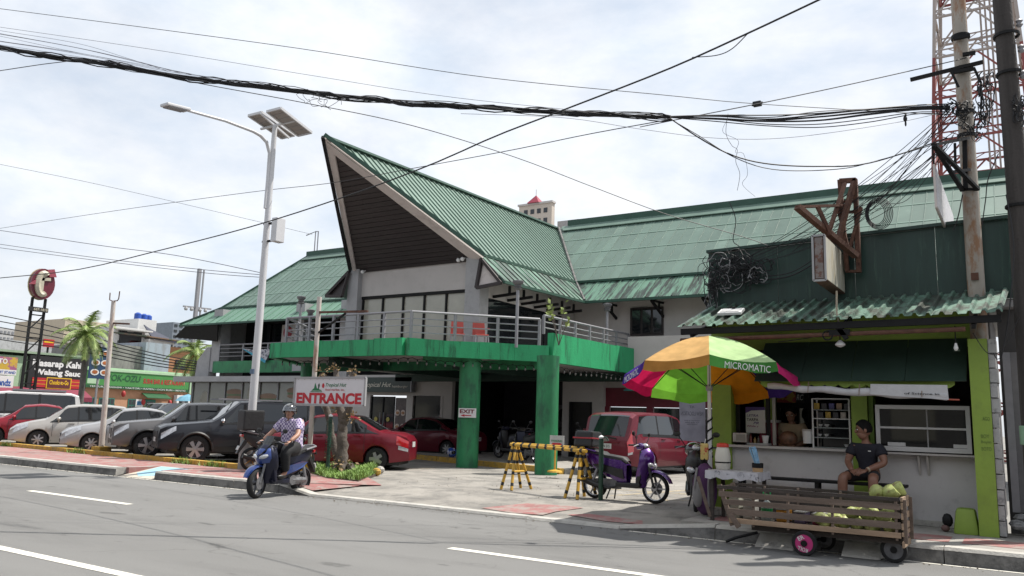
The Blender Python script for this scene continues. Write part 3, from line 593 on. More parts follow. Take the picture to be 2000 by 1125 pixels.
ep(G().span((-4.75, SY, 2.92), (-.7, SY+.15, 3.5)), 'upper_wall', m_lime)
# dark green metal canopy under it and its scalloped valance
cx = [-3.78, -3.05, -2.3, -1.55, -.74]
for i in range(4):
    ep(G().prism([(cx[i], SY-.03, 3.02), (cx[i+1]-.006, SY-.03, 3.02), (cx[i+1]-.006, 13.35, 2.335), (cx[i], 13.35+random.uniform(-.01, .01), 2.335)], V((0, -.66, .75)), .012), 'canopy_sheet', mat('canopy_green', (.04, .068, .054), .3, var=.15, scale=2, spec=.5))
g = G(); pts = [(-3.7, 13.42, 2.34)]
for i in range(14):
    x = -3.7+i*.2
    for k in range(6): pts.append((x+.2*k/5, 13.42, 2.29-.05*math.sin(math.pi*k/5)))
pts.append((-.9, 13.42, 2.34)); ep(G().prism(pts, V((0, 1, 0)), .006), 'valance', m_lime)
ep(G().span((-4.74, SY-.02, .2), (-4.4, SY+.35, 2.95)), 'pillar', m_lime); ep(G().span((-2.44, SY-.02, .2), (-2.2, SY+.3, 2.95)), 'pillar', m_lime)
ep(G().span((-2.19, SY+.05, .2), (-2.12, SY+.3, 2.95)), 'pillar', mat('lime_dark', (.16, .27, .03), .6))
ep(G().span((-.7, 13.3, .2), (-.46, 13.75, 2.94)), 'pillar', m_lime)
ep(G().span((-.72, 13.75, .2), (-.5, SY+.2, 2.94)), 'pillar', mat('lime_dark', (.16, .27, .03), .6))
for i in range(13): ep(G().span((-.455, 13.32+random.uniform(0, .02), .22+i*.21), (-.36+random.uniform(-.02, .01), 13.8, .22+i*.21+.195)), 'block', m_block)
for u, v, s, w_ in ((1932, 818, 'AGO', .09), (1930, 852, 'BOY', .1), (1932, 864, 'Boyin', .12), (1933, 877, 'BOTO', .12)):
    p = PY(u-6, v, 13.297); text('graffiti', s, frame(p, (1, 0, 0), (0, 0, 1)), (w_, .05), mat('graffiti_ink', (.1, .17, .03), .7), E, ext=.002)
ep(G().span((-4.4, SY+.02, .2), (-2.44, SY+.12, 1.24)), 'counter_wall', m_counter); ep(G().span((-2.12, SY+.02, .2), (-.72, SY+.12, 1.24)), 'counter_wall', m_counter)
ep(G().span((-4.46, SY-.12, 1.25), (-2.42, SY+.45, 1.29)), 'counter_shelf', m_wall); ep(G().span((-2.12, SY-.18, 1.25), (-.72, SY+.4, 1.28)), 'counter_shelf', m_wall)
for x in (-1.5, -1.38): ep(G().prism([(x, SY, 1.24), (x, SY-.14, 1.24), (x, SY, .95)], V((1, 0, 0)), .03), 'shelf_bracket', m_wall)
ep(G().span((-2.4, SY-.02, .2), (-.72, SY+.015, .28)), 'plinth', m_kerb)
# shell of the room behind
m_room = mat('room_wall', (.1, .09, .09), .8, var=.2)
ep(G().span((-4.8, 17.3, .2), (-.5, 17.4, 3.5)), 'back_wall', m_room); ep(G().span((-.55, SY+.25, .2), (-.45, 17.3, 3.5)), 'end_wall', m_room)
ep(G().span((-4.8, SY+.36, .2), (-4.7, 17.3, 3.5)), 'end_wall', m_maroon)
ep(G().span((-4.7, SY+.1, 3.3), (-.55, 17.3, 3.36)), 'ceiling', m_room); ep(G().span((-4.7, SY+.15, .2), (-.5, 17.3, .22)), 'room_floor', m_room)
ep(G().span((-4.0, SY+.6, 1.3), (-3.8, SY+.66, 2.4)), 'partition', m_lime); ep(G().span((-3.78, SY+.3, 1.3), (-3.73, SY+.36, 2.5)), 'window_post', m_wall); ep(G().span((-4.38, SY+.2, 1.3), (-4.32, SY+.25, 2.3)), 'window_post', m_blk); ep(G().span((-3.86, SY+.2, 1.3), (-3.8, SY+.26, 2.4)), 'window_post', m_blk)
ep(G().span((-4.3, SY+.3, 2.2), (-3.9, SY+.33, 2.4)), 'teal_board', mat('teal_board', (.1, .3, .28), .6))
# grey ribbed sheet at the far right and rubble
o = thing('metal_sheet_wall', 'grey ribbed metal sheet standing between block wall and timber pole', 'wall', (.05, 14.0, .2))
for i in range(5): G().prism([(-.3+i*.1, 14.0+(i % 2)*.03, .5), (-.2+i*.1-.002, 14.0+((i+1) % 2)*.03, .5), (-.2+i*.1-.002, 14.0+((i+1) % 2)*.03, 2.8), (-.3+i*.1, 14.0+(i % 2)*.03, 2.8)], V((0, 1, 0)), .01).build('sheet_rib', m_rail, o, world=True)
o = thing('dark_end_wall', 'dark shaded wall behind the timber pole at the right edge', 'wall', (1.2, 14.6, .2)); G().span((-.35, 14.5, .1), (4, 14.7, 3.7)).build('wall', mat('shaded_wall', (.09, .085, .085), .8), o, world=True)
o = thing('rubble_heap', 'small heap of broken stones at foot of the block wall', 'stones', (-.1, 13.7, .2))
for i in range(9):
    g = G(); s = random.uniform(.06, .12); g.ell((-.25+random.random()*.5, 13.6+random.random()*.3, .22+s*.5+.08*(i % 3)), (s, s*.8, s*.6), 6, 4); g.build('stone', m_block, o, world=True)
g = G(); g.box((-.86, 13.5, .37), (.33, .34, .36), taper=.72); tag(g.build('cement_mound', m_lime, None, smooth=True, bevel=.05), 'lime painted cement mound at the foot of the lime pillar', 'mound')
o = thing('dark_bag', 'small dark bag on the pavement beside the lime cement mound', 'bag', (-1.08, 13.5, .2)); g = G(); g.ell((-1.1, 13.5, .36), (.075, .06, .1), 7, 5); g.build('body', m_blk, o, world=True, smooth=True); g = G(); g.ell((-1.13, 13.48, .25), (.06, .05, .05), 7, 5); g.build('bottom', mat('skin_brown_bag', (.16, .09, .08), .7), o, world=True, smooth=True)
# rolled tarpaulin
o = thing('rolled_tarpaulin', 'white tarpaulin banner rolled up and tied below the dark green canopy', 'tarpaulin', (-2.4, 13.3, 2.25)); g = G(); pts = []; rs = []
for i in range(25):
    k = i/24; p = lerp(PY(1500, 754, 13.35), PY(1850, 772, 13.25), k); p.z += -.02*math.sin(k*math.pi)+.012*math.sin(k*23); pts.append(p); rs.append(lerp(.04, .06, k)*(1+.18*math.sin(k*37)*(1-k)))
g.tube(pts, rs, 10, flat=1.15); m_tarp = mat('tarp_white', (.56, .56, .58), .6, var=.1, scale=5, bump=.5, bscale=9); g.build('roll', m_tarp, o, world=True, smooth=True)
g = G(); a, b, c, d = PY(1700, 750, 13.22), PY(1850, 752, 13.2), PY(1853, 781, 13.2), PY(1700, 770, 13.22); g.prism([a, b, c, d], V((0, 1, 0)), .02); g.build('flap', m_tarp, o, world=True)
text('lettering', 'of Science in', frame(PY(1800, 769, 13.19), (1, 0, -.02), (0, 0, 1)), (.46, .03), m_blktxt, o, bold=.02)
G().tube([PY(1850, 780, 13.22), PY(1874, 781, 13.22)], .012, 6).build('red_pipe_end', mat('pvc_red', (.45, .1, .06), .5), o, world=True)
for k in (6, 13, 21): G().tube([pts[k]+V((0, -.09, -.05)), pts[k]+V((0, -.02, .12)), pts[k]+V((.01, .08, 0))], .006, 5).build('tie', mat('string', (.25, .17, .12), .8), o, world=True)
# hanging lamps and cable box under the awning
for u, v, lab, r in ((1641, 672, 'white disc shaped lamp hanging under the corrugated awning', .075), (1867, 677, 'bare clear bulb hanging near the lime pillar', .03)):
    p = PY(u, v, 13.1); o = thing('hanging_lamp', lab, 'lamp', p); G().tube([(0, 0, .05), (0, 0, .3)], .008, 5).build('cord', m_blk, o)
    g = G(); g.lathe([(.02, .06), (r, .0), (r, -.015), (r*.5, -.04), (.01, -.05)] if r > .05 else [(.015, .05), (.02, .02), (.032, -.02), (.02, -.05), (.004, -.06)], (0, 0, 0), 14); g.build('lamp_body', m_white, o, smooth=True)
p = PY(1640, 652, 12.98); o = thing('cable_junction', 'black knot of fittings and cable coil on the awning pipe', 'fitting', p); g = G(); g.box((0, 0, .02), (.3, .07, .09)); g.bar((-.02, 0, .1), (.1, 0, -.08), .07); g.build('bracket', m_blk, o)
g = G(); g.tube([(-.17+.07*math.cos(a*.5), -.03+.005*a/8, -.02+.07*math.sin(a*.5)) for a in range(26)], .012, 5); g.build('coil', m_blk, o)
# flat white box lying on the awning
p = PY(1432, 614, 13.5); o = thing('roof_light_fixture', 'white flat rectangular fixture lying on the corrugated awning', 'fixture', (-4.15, 13.35, 3.5)); Mx = Matrix.Rotation(.40, 3, 'X'); g = G(); g.box((0, 0, 0), (.4, .26, .05), Mx); g.build('casing', m_white, o, bevel=.008); g = G(); g.box(Mx @ V((0, .0, .031)), (.32, .2, .006), Mx); g.build('panel', mat('panel_white', (.66, .66, .66), .4), o); g = G(); g.box(Mx @ V((.03, .08, .045)), (.05, .04, .03), Mx); g.build('knob', m_blk, o)
# ---- counter goods
def on(u, v, y): return PY(u, v, y)
o = thing('glass_snack_case', 'two tier glass case with snack packets and bowls on the counter', 'display case', (-2.72, 14.35, 1.29))
w0, w1 = on(1589, 870, 14.25).x, on(1661, 870, 14.25).x; zt = on(1620, 779, 14.25).z; zm = on(1620, 818, 14.25).z
for x in (w0, w1): 
    for y in (14.25, 14.6): G().span((x-.012, y-.012, 1.29), (x+.012, y+.012, zt)).build('post', m_white, o, world=True)
for z in (1.3, zm, zt, (zm+zt)/2-.02, 1.62, 1.46): G().span((w0, 14.24, z-.008), (w1, 14.62, z+.008)).build('shelf', m_white if z in (zm, zt) else mat('shelf_glass', (.3, .33, .33), .1), o, world=True)
random.seed(3)
for i in range(9):
    c = random.choice([(.5, .1, .05), (.6, .4, .05), (.1, .1, .3), (.45, .3, .2), (.05, .05, .06), (.55, .5, .45)])
    g = G(); g.box((lerp(w0+.05, w1-.05, i/8), 14.36, (zm+.055 if i % 2 else (zm+zt)/2+.035)), (.085, .06, .12)); g.build('snack_packet', mat('packet%d' % i, c, .35, var=.3, scale=20), o, world=True, bevel=.008)
for x, z in ((.1, 1.64), (.2, 1.64), (.08, 1.48), (.19, 1.48), (.5, 1.32)):
    g = G(); g.lathe([(.02, 0), (.045, .04), (.04, .04), (.018, .008)], (w0+x, 14.35, z), 12); g.build('bowl', m_white, o, world=True, smooth=True)
G().span((w0+.02, 14.6, 1.3), (w1-.02, 14.61, zm)).build('glass_back', m_glass, o, world=True)
o = thing('window_display_case', 'large white framed glass display case on the counter beside the lime pillar', 'display case', (-1.4, 14.05, 1.29))
x0, x1 = -2.06, -.76; z0, z1 = 1.3, 2.0; m_wf = mat('window_white', (.6, .6, .6), .5, var=.05)
for a, b in (((x0, z0), (x1, z0+.07)), ((x0, z1-.06), (x1, z1)), ((x0, z0+.07), (x0+.06, z1-.06)), ((x1-.06, z0+.07), (x1, z1-.06))): G().span((a[0], 13.92, a[1]), (b[0], 14.0, b[1])).build('frame', m_wf, o, world=True)
G().span((x0+.06, 13.94, 1.64), (x1-.06, 13.97, 1.67)).build('shelf_rail', m_wf, o, world=True); G().span((-1.36, 13.975, z0+.07), (-1.33, 13.995, z1-.06)).build('mullion', m_wf, o, world=True)
for x in (x0+.06, -1.33): G().span((x, 13.955, z0+.07), (x+.65 if x < -1.5 else x1-.06, 13.96, z1-.06)).build('pane', mat('case_glass', (.012, .013, .014), .03, spec=.5, var=.05), o, world=True)
G().span((x0, 14.0, z0), (x1, 14.5, z1)).build('case_body', m_dark, o, world=True)
for x, w_, lab in ((-1.9, .25, 0), (-1.0, .2, 1)): G().span((x, 13.93, z0+.075), (x+w_, 13.95, z0+.13)).build('food_tray', m_wf, o, world=True)
o = thing('toaster', 'small chrome box oven on the left end of the counter', 'oven', on(1448, 866, 14.15)); g = G(); g.box((0, 0, .1), (.24, .2, .16)); g.build('body', mat('chrome_box', (.5, .48, .44), .3, .4, var=.2), o, bevel=.015); 
for x in (-.1, .1): 
    g = G(); g.box((x, -.08, .01), (.02, .02, .03)); g.build('foot', m_blk, o)
g = G(); g.box((.02, -.102, .1), (.16, .006, .11)); g.build('door', mat('oven_glass', (.3, .28, .25), .2), o)
o = thing('tarpaulin_ad_sign', 'white and purple printing advertisement sign standing inside the counter window', 'sign', (-4.12, SY+.42, 1.3)); a, b = on(1457, 845, SY+.4), on(1483, 795, SY+.4); G().span((a.x, SY+.4, a.z), (b.x+.1, SY+.42, b.z)).build('panel', m_white, o, world=True)
pr_ = mat('purple_ink', (.08, .03, .22), .5); G().prism([(a.x, SY+.397, b.z), (b.x+.1, SY+.397, b.z), (b.x+.1, SY+.397, b.z-.05), (a.x+.1, SY+.397, b.z-.065), (a.x, SY+.397, b.z-.11)], V((0, -1, 0)), .003).build('header', pr_, o, world=True)
for s, zz, h, mm, sh in (('LETRA', .62, .05, pr_, .2), ('TARPA', .46, .065, m_blktxt, 0), ('PR', .33, .05, pr_, .3), ('While y', .2, .05, mat('magenta_ink', (.3, .03, .16), .5), .1)):
    H_ = b.z-a.z; text('lettering', s, frame(((a.x+b.x)/2+(.06 if s == 'PR' else .0), SY+.398, a.z+H_*(zz+.05)), (1, 0, 0), (0, 0, 1)), ((b.x-a.x)*(.4 if s == 'PR' else .85), h*.8), mm, o, bold=.015, shear=sh)
o = thing('red_cooler_box', 'red plastic cooler box with white lid behind the counter', 'cooler', (-3.98, 14.75, 1.25)); a, b = on(1486, 848, 14.7), on(1519, 826, 14.7); G().span((a.x, 14.6, 1.2), (b.x, 14.9, b.z)).build('body', mat('cooler_red', (.3, .02, .05), .4), o, world=True, bevel=.02); G().span((a.x-.01, 14.58, b.z), (b.x+.01, 14.92, b.z+.05)).build('lid', m_white, o, world=True, bevel=.01)
o = thing('condiment_tray', 'tray with bottles and a white cup on the counter', 'tray', (-3.95, 14.2, 1.29)); G().span((-4.15, 14.12, 1.295), (-3.78, 14.32, 1.33)).build('tray', m_wallgrey, o, world=True)
for i, (x, h, c) in enumerate(((-4.1, .14, (.2, .03, .02)), (-4.03, .1, (.3, .2, .05)), (-3.97, .12, (.05, .04, .03)))): g = G(); g.lathe([(.025, 0), (.025, h*.6), (.01, h*.8), (.01, h)], (x, 14.2, 1.33), 10); g.build('bottle', mat('bottle%d' % i, c, .3), o, world=True, smooth=True)
g = G(); g.lathe([(.04, 0), (.06, .13), (.052, .13), (.035, .02)], (-3.85, 14.2, 1.33), 14); g.build('cup', m_white, o, world=True, smooth=True)
o = thing('white_bucket', 'white plastic tub with lid on the counter beside the glass case', 'tub', on(1578, 866, 14.3)); g = G(); g.lathe([(.075, 0), (.085, .2), (.06, .2)], (0, 0, .0), 16); g.build('body', m_white, o, smooth=True); g = G(); g.lathe([(.09, .2), (.09, .23), (.02, .235)], (0, 0, 0), 16); g.build('lid', m_wall, o, smooth=True)
o = thing('drinks_fridge', 'tall drinks fridge with lit header panel at the back of the eatery', 'fridge', (-3.3, 15.6, .22)); a, b = on(1518, 786, 15.3), on(1576, 766, 15.3)
G().span((a.x-.02, 15.32, .22), (b.x+.05, 15.95, b.z+.08)).build('cabinet', m_blk, o, world=True); G().span((a.x, 15.29, a.z), (lerp(a.x, b.x, .63), 15.315, b.z)).build('header_panel', mat('fridge_header', (.5, .33, .05), .4, c2=(.4, .05, .03), c2amt=1, c2pos=(.48, .5), scale=3), o, world=True); G().span((lerp(a.x, b.x, .65), 15.29, a.z), (lerp(a.x, b.x, .9), 15.315, b.z)).build('logo_panel', m_blktxt, o, world=True)
text('lettering', 'RC', frame((lerp(a.x, b.x, .775), 15.285, (a.z+b.z)/2), (1, 0, 0), (0, 0, 1)), (.12, .1), m_wtxt, o, shear=.25)
G().span((a.x+.05, 15.3, .7), (b.x, 15.315, a.z-.1)).build('door_glass', m_glass, o, world=True)
# bench
z = PY(1740, 946, 13.62).z; o = thing('bench', 'long black bench along the eatery counter', 'bench', (-2.7, 13.7, .2)); zb = z
G().span((-4.3, 13.52, z-.04), (-1.62, 13.82, z)).build('seat', m_blk, o, world=True, bevel=.006)
for x in (-4.1, -2.9, -1.8):
    for y in (13.56, 13.78): G().bar((x, y, .2), (x, y, z-.04), .05).build('leg', m_blk, o, world=True)
g = G(); g.bar((-4.1, 13.67, .42), (-1.8, 13.67, .42), .05); g.build('stretcher', m_blk, o, world=True)
# ------------------------------------------------------------------ rusty hanging sign on the parapet
o = thing('rusty_sign_box', 'blank yellowed sign box with rusty side hung from the rusty bracket', 'sign', PY(1612, 548, 12.6)); xr = PY(1612, 500, 12.6).x; xl = PY(1588, 500, 12.6).x
zt, zb_ = PY(1612, 459, 12.6).z, PY(1612, 547, 12.6).z; yb = PX(1648, 520, xr).y
G().span((xl, 12.6, zb_), (xr, yb, zt)).build('case', m_rust, o, world=True)
G().span((xr, 12.63, zb_+.02), (xr+.01, yb-.02, zt-.02)).build('face', mat('yellowed_sign', (.6, .58, .5), .5, var=.08, scale=3, c2=(.45, .33, .1), c2amt=.6, c2pos=(.5, .66), stretch=(1, 2.5, .5)), o, world=True)
G().span((xl+.03, 12.585, zb_+.03), (xr-.03, 12.598, zt-.03)).build('rusty_side', mat('rusty_grey', (.23, .2, .19), .8, var=.2, scale=5, c2=(.14, .06, .04), c2amt=.9, c2pos=(.48, .56)), o, world=True)
for a, b in (((xl, zb_), (xl, zt)), ((xr, zb_), (xr, zt)), ((xl, zb_), (xr, zb_)), ((xl, zt), (xr, zt))): G().bar((a[0], 12.59, a[1]), (b[0], 12.59, b[1]), .03).build('frame', m_wallgrey, o, world=True)
o = thing('rusty_bracket', 'rusty steel truss bracket rising above the dark green parapet', 'bracket', PY(1660, 530, 13.95))
def pb(ps, wd, name='bar', mm=m_rust): g = G(); g.bar(PY(*ps[0]), PY(*ps[1]), wd, wd*.7); g.build(name, mm, o, world=True)
for ps, wd in ((((1640, 352, 13.9), (1655, 530, 13.9)), .09), (((1670, 350, 13.9), (1678, 532, 13.9)), .1), (((1640, 354, 13.9), (1672, 352, 13.9)), .1), (((1652, 530, 13.9), (1680, 530, 13.9)), .06), (((1557, 404, 12.7), (1672, 500, 13.8)), .11), (((1557, 404, 12.7), (1655, 401, 13.8)), .06), (((1597, 404, 13.1), (1622, 458, 13.2)), .07), (((1668, 355, 13.75), (1637, 470, 13.5)), .09), (((1650, 358, 13.8), (1620, 450, 13.4)), .06), (((1682, 405, 13.85), (1660, 485, 13.85)), .07), (((1635, 400, 13.85), (1655, 480, 13.9)), .07), (((1645, 395, 13.9), (1675, 393, 13.9)), .05), (((1650, 415, 13.9), (1676, 413, 13.9)), .06)): pb(ps, wd)
g = G(); g.tube([PY(1634, 568, 12.9), PY(1634, 610, 12.95), PY(1640, 640, 13.0)], .015, 6); tag(g.build('grey_conduit', mat('pale_conduit', (.42, .36, .28), .6), None), 'thin pale conduit hanging below the yellowed sign box', 'conduit')
# ------------------------------------------------------------------ utility poles at the right
P1 = PY(1908, 580, 13.92); o = thing('steel_utility_pole', 'peeling rusty steel utility pole rising behind the corrugated awning', 'utility pole', (P1.x, P1.y, .2))
m_polerust = mat('peeling_pole', (.4, .36, .31), .7, var=.15, scale=3, c2=(.3, .15, .07), c2amt=.9, c2pos=(.5, .62), stretch=(1, 1, .35), bump=.2, bscale=30)
G().tube([(0, 0, 0), (0, 0, 4), (0, 0, PY(1880, -25, 13.92).z)], [.125, .12, .105], 14).build('shaft', m_polerust, o, smooth=True)
def pole_local(u, v, y): return PY(u, v, y)-V((P1.x, P1.y, .2))
for u0, v0, u1, v1 in ((1778, 156, 1920, 121), (1858, 142, 1902, 134), (1880, 107, 1905, 103), (1862, 76, 1895, 69)): g = G(); g.bar(pole_local(u0, v0, 13.75), pole_local(u1, v1, 13.75), .06, .05); g.build('crossarm', m_blk, o)
for u, v in ((1881, 72), (1886, 135), (1889, 220), (1895, 265)): z = PY(u, v, 13.92).z-.2; g = G(); g.lathe([(.125, z-.03), (.135, z-.03), (.135, z+.03), (.125, z+.03)], (0, 0, 0), 14, caps=False); g.build('clamp', m_blk, o)
g = G(); g.box(pole_local(1904, 540, 13.78), (.1, .03, .11)); g.build('rust_plate', m_rust, o)
g = G(); g.bar(pole_local(1858, 140, 13.7), pole_local(1872, 170, 13.7), .035); g.bar(pole_local(1902, 132, 13.7), pole_local(1915, 160, 13.7), .035); g.bar(pole_local(1916, 160, 13.7), pole_local(1917, 205, 13.7), .03); g.build('stay', m_blk, o)
o = thing('triangular_bracket', 'dark steel triangular bracket fixed on the rusty pole', 'bracket', PY(1880, 350, 13.7))
for ps, wd in ((((1824, 283, 12.6), (1890, 270, 13.75)), .06), (((1826, 284, 12.6), (1910, 370, 13.8)), .06), (((1824, 283, 12.6), (1880, 372, 13.8)), .06), (((1884, 270, 13.75), (1886, 368, 13.75)), .09), (((1865, 280, 13.3), (1866, 325, 13.3)), .05), (((1858, 336, 13.3), (1892, 332, 13.75)), .06), (((1880, 370, 13.8), (1912, 370, 13.8)), .05)): pb(ps, wd, 'bar', m_blk)
xs_ = PY(1828, 360, 12.75).x; o = thing('hanging_signboard', 'thin faded white signboard hung on chain from the triangular bracket', 'sign', PY(1828, 405, 12.75)); za, zb2 = PY(1828, 320, 12.75).z, PY(1832, 405, 12.75).z; ye = PX(1860, 395, xs_).y
G().span((xs_-.03, 12.75, zb2), (xs_, ye, za)).build('panel', m_barge, o, world=True); G().span((xs_, 12.77, zb2+.02), (xs_+.006, ye-.02, za-.02)).build('face', mat('faded_sign', (.55, .55, .58), .5, var=.1, scale=6, c2=(.32, .3, .38), c2amt=.7, c2pos=(.5, .6), stretch=(1, 1, 3)), o, world=True)
G().tube([(xs_-.015, 12.78, za), (xs_-.015, 12.7, za+.25)], .012, 5).build('chain', m_blk, o, world=True)
P2 = PY(1988, 600, 13.3); o = thing('timber_utility_pole', 'thick dark weathered timber utility pole at the right edge', 'utility pole', (P2.x+.1, P2.y, .2))
m_timber = mat('old_timber', (.055, .048, .045), .9, var=.3, scale=4, stretch=(3, 3, .25), bump=.5, bscale=25)
G().tube([(0, 0, 0), (0, 0, 5), (-.03, 0, PY(1955, -25, 13.3).z)], [.175, .145, .12], 14).build('shaft', m_timber, o, smooth=True)
z = PY(1990, 850, 13.1).z-.2; g = G(); g.lathe([(.183, z-.13), (.188, z-.12), (.188, z+.12), (.183, z+.13)], (0, 0, 0), 14, caps=False); g.build('painted_band', mat('mint_paint', (.27, .45, .3), .8, c2=(.1, .09, .08), c2amt=.8, c2pos=(.55, .65)), o)
for z in (4.6, 6.6, 7.2): 
    g = G(); g.lathe([(.15, z), (.175, z), (.175, z+.04), (.15, z+.04)], (0, 0, 0), 12, caps=False); g.build('band', m_blk, o)
for i in range(3): g = G(); g.lathe([(.03, 0), (.05, .03), (.03, .06), (.05, .09), (.02, .12)], (.17, -.05, 6.5+i*.4), 8); g.build('insulator', m_rail, o, smooth=True)
# ------------------------------------------------------------------ lattice tower behind the roof
T = V(PY(1925, 330, 62)); o = thing('lattice_tower', 'red and white steel lattice mast behind the long green roof', 'tower', (T.x, T.y, 0))
m_tr = mat('tower_red', (.25, .055, .048), .6, var=.1, scale=.3); m_tw = mat('tower_white', (.4, .34, .31), .6, var=.1, scale=.3)
def tw(z): return lerp(3.9, 1.5, min(1, z/48))
lv = [i*3.0 for i in range(15)]; band = lambda z: m_tr if int(z/9) % 2 == 0 or z > 31 and int(z/3) % 2 else m_tw
for sx in (-1, 1):
    for sy in (-1, 1):
        for a, b in zip(lv, lv[1:]): g = G(); g.bar((sx*tw(a), sy*tw(a), a), (sx*tw(b), sy*tw(b), b), .2); g.build('leg', band(a), o)
for a, b in zip(lv, lv[1:]):
    g = G()
    for k in range(4):
        c, s_ = math.cos(k*math.pi/2), math.sin(k*math.pi/2)
        def q(x, y, z): return V((x*c-y*s_, x*s_+y*c, z))
        wa, wb = tw(a), tw(b)
        g.bar(q(-wa, wa, a), q(wa, wa, a), .14); g.bar(q(-wa, wa, a), q(0, wb, b), .1); g.bar(q(wa, wa, a), q(0, wb, b), .1); g.bar(q(-wa, wa, a+.5), q(wa, wa, a+.5), .08)
        for j in range(6): x = -wa+2*wa*j/6; g.bar(q(x, wa, a), q(x+wa/3, wa, a+.5), .05)
    g.build('brace', band(a), o)
g = G(); 
for x in (-.9, -.75): g.bar((x, -1.6, 0), (x, -1.6, 45), .08)
for i in range(90): g.bar((-.9, -1.6, i*.5), (-.75, -1.6, i*.5), .04)
for x in (.3, .6, .9): g.bar((x, 0, 0), (x, 0, 45), .12)
g.build('cable_ladder', m_tw, o)
# ------------------------------------------------------------------ solar street lamp
LX, LY = -16.42, 13.8; o = thing('solar_street_lamp', 'tall white solar street lamp with curved arm and two panels', 'street lamp', (LX, LY, .2)); Lo = V((LX, LY, .2))
m_lampw = mat('lamp_white', (.66, .66, .68), .4, var=.05, scale=2)
zt = PY(545, 242, LY).z-.2
G().tube([(0, 0, .6), (0, 0, 4), (0, 0, zt)], [.105, .095, .065], 14).build('pole', m_lampw, o, smooth=True)
G().lathe([(.24, 0), (.22, .8), (.12, .86)], (0, 0, 0), 14).build('concrete_base', mat('base_concrete', (.3, .29, .28), .9, var=.2, c2=(.12, .11, .11), c2amt=.6, bump=.3), o, smooth=True)
ap = [PX(u, v, LX-.02)-Lo for u, v in ((518, 407), (523, 350), (526.5, 300), (521, 278), (509, 265), (495, 257), (440, 236), (366, 215.5))]
d_ = (ap[0]-V((0, 0, ap[0].z))); 
G().tube(ap, [.045]*5+[.042, .038, .035], 8).build('arm', m_lampw, o, smooth=True)
for k in (0.15, 1, 2): i = int(k); p = lerp(ap[i], ap[i+1], k-i); G().tube([p, (0, 0, p.z-.08)], .022, 6).build('arm_strut', m_lampw, o)
h0 = ap[-1]; h1 = PX(320, 204, LX-.02)-Lo; G().bar(h0, h1, .3, .07).build('lamp_head', m_lampw, o, bevel=.02); G().bar(lerp(h0, h1, .15)-V((0, 0, .045)), lerp(h0, h1, .9)-V((0, 0, .045)), .24, .02).build('lens', m_rail, o)
m_solar = mat('solar_back', (.3, .27, .25), .4, var=.08, scale=3); 
for k, (c1, c2, xo) in enumerate((((521, 218), (582, 265), .3), ((485, 226), (550, 270), -.5))):
    a, b = PX(*c1, LX+xo*1.0)-Lo, PX(*c2, LX+xo*1.0)-Lo; rt = V((.52, 0, 0)); n_ = (b-a).cross(rt).normalized(); n_ = n_ if n_.z > 0 else -n_
    p = G().prism([a, b, b+rt, a+rt], n_, .035).build('solar_panel', m_solar, o)
    g = G()
    for (s, e) in ((a, b), (b, b+rt), (b+rt, a+rt), (a+rt, a)): g.bar(s, e, .04, .06)
    g.build('panel_frame', m_lampw, p)
    for j in range(1, 6): q = lerp(a, b, j/6); g = G(); g.bar(q-n_*.006, q+rt-n_*.006, .012, .008); g.build('cell_line', m_wallgrey, p)
G().bar((-.55, 0, zt-.02), (.75, 0, zt-.02), .05).build('panel_rail', m_lampw, o); G().bar((0, -.5, zt+.15), (0, .5, zt-.2), .05).build('panel_rail', m_lampw, o)
bx = PY(542, 450, LY-.1)-Lo; g = G(); g.box(bx+V((.02, 0, 0)), (.2, .28, .62)); g.build('battery_box', m_lampw, o, bevel=.015)
for z in (-.22, .25): g = G(); g.bar((-.12, 0, bx.z+z), (bx.x, 0, bx.z+z), .05); g.build('clamp', m_blk, o)
g = G(); g.box((.0, -.1, 2.4), (.14, .02, .12)); g.build('sticker', mat('sticker_blue', (.1, .16, .25), .5), o)
# ------------------------------------------------------------------ old white pole on the left
q = PZ(197, 886, .2); o = thing('rusty_white_post', 'old white pole streaked with rust in a yellow block by parked cars', 'post', (q.x, q.y, .2)); tp = PY(222, 588, q.y)-V((q.x, q.y, .2))
G().tube([(0, 0, 0), tp*.5, tp], [.085, .075, .065], 12).build('shaft', m_polerust2 if 'm_polerust2' in globals() else mat('white_rusty_pole', (.55, .5, .46), .7, var=.12, c2=(.32, .14, .07), c2amt=.8, c2pos=(.52, .64), stretch=(1, 1, .25), scale=2), o, smooth=True)
g = G(); g.box((0, 0, .1), (.45, .4, .24)); g.build('yellow_block', m_yel, o, bevel=.03)
g = G(); g.tube([tp+V((-.25, 0, .28)), tp+V((-.23, 0, .05)), tp+V((-.05, 0, 0)), tp+V((.2, 0, 0)), tp+V((.26, 0, .06)), tp+V((.27, 0, .3))], .018, 5); g.build('fork_top', m_rust, o)
r_ = PY(214, 631, q.y)-V((q.x, q.y, .2)); g = G(); g.bar(r_, r_+V((.9, .1, -.05)), .05); g.build('crossbar', m_rust, o)
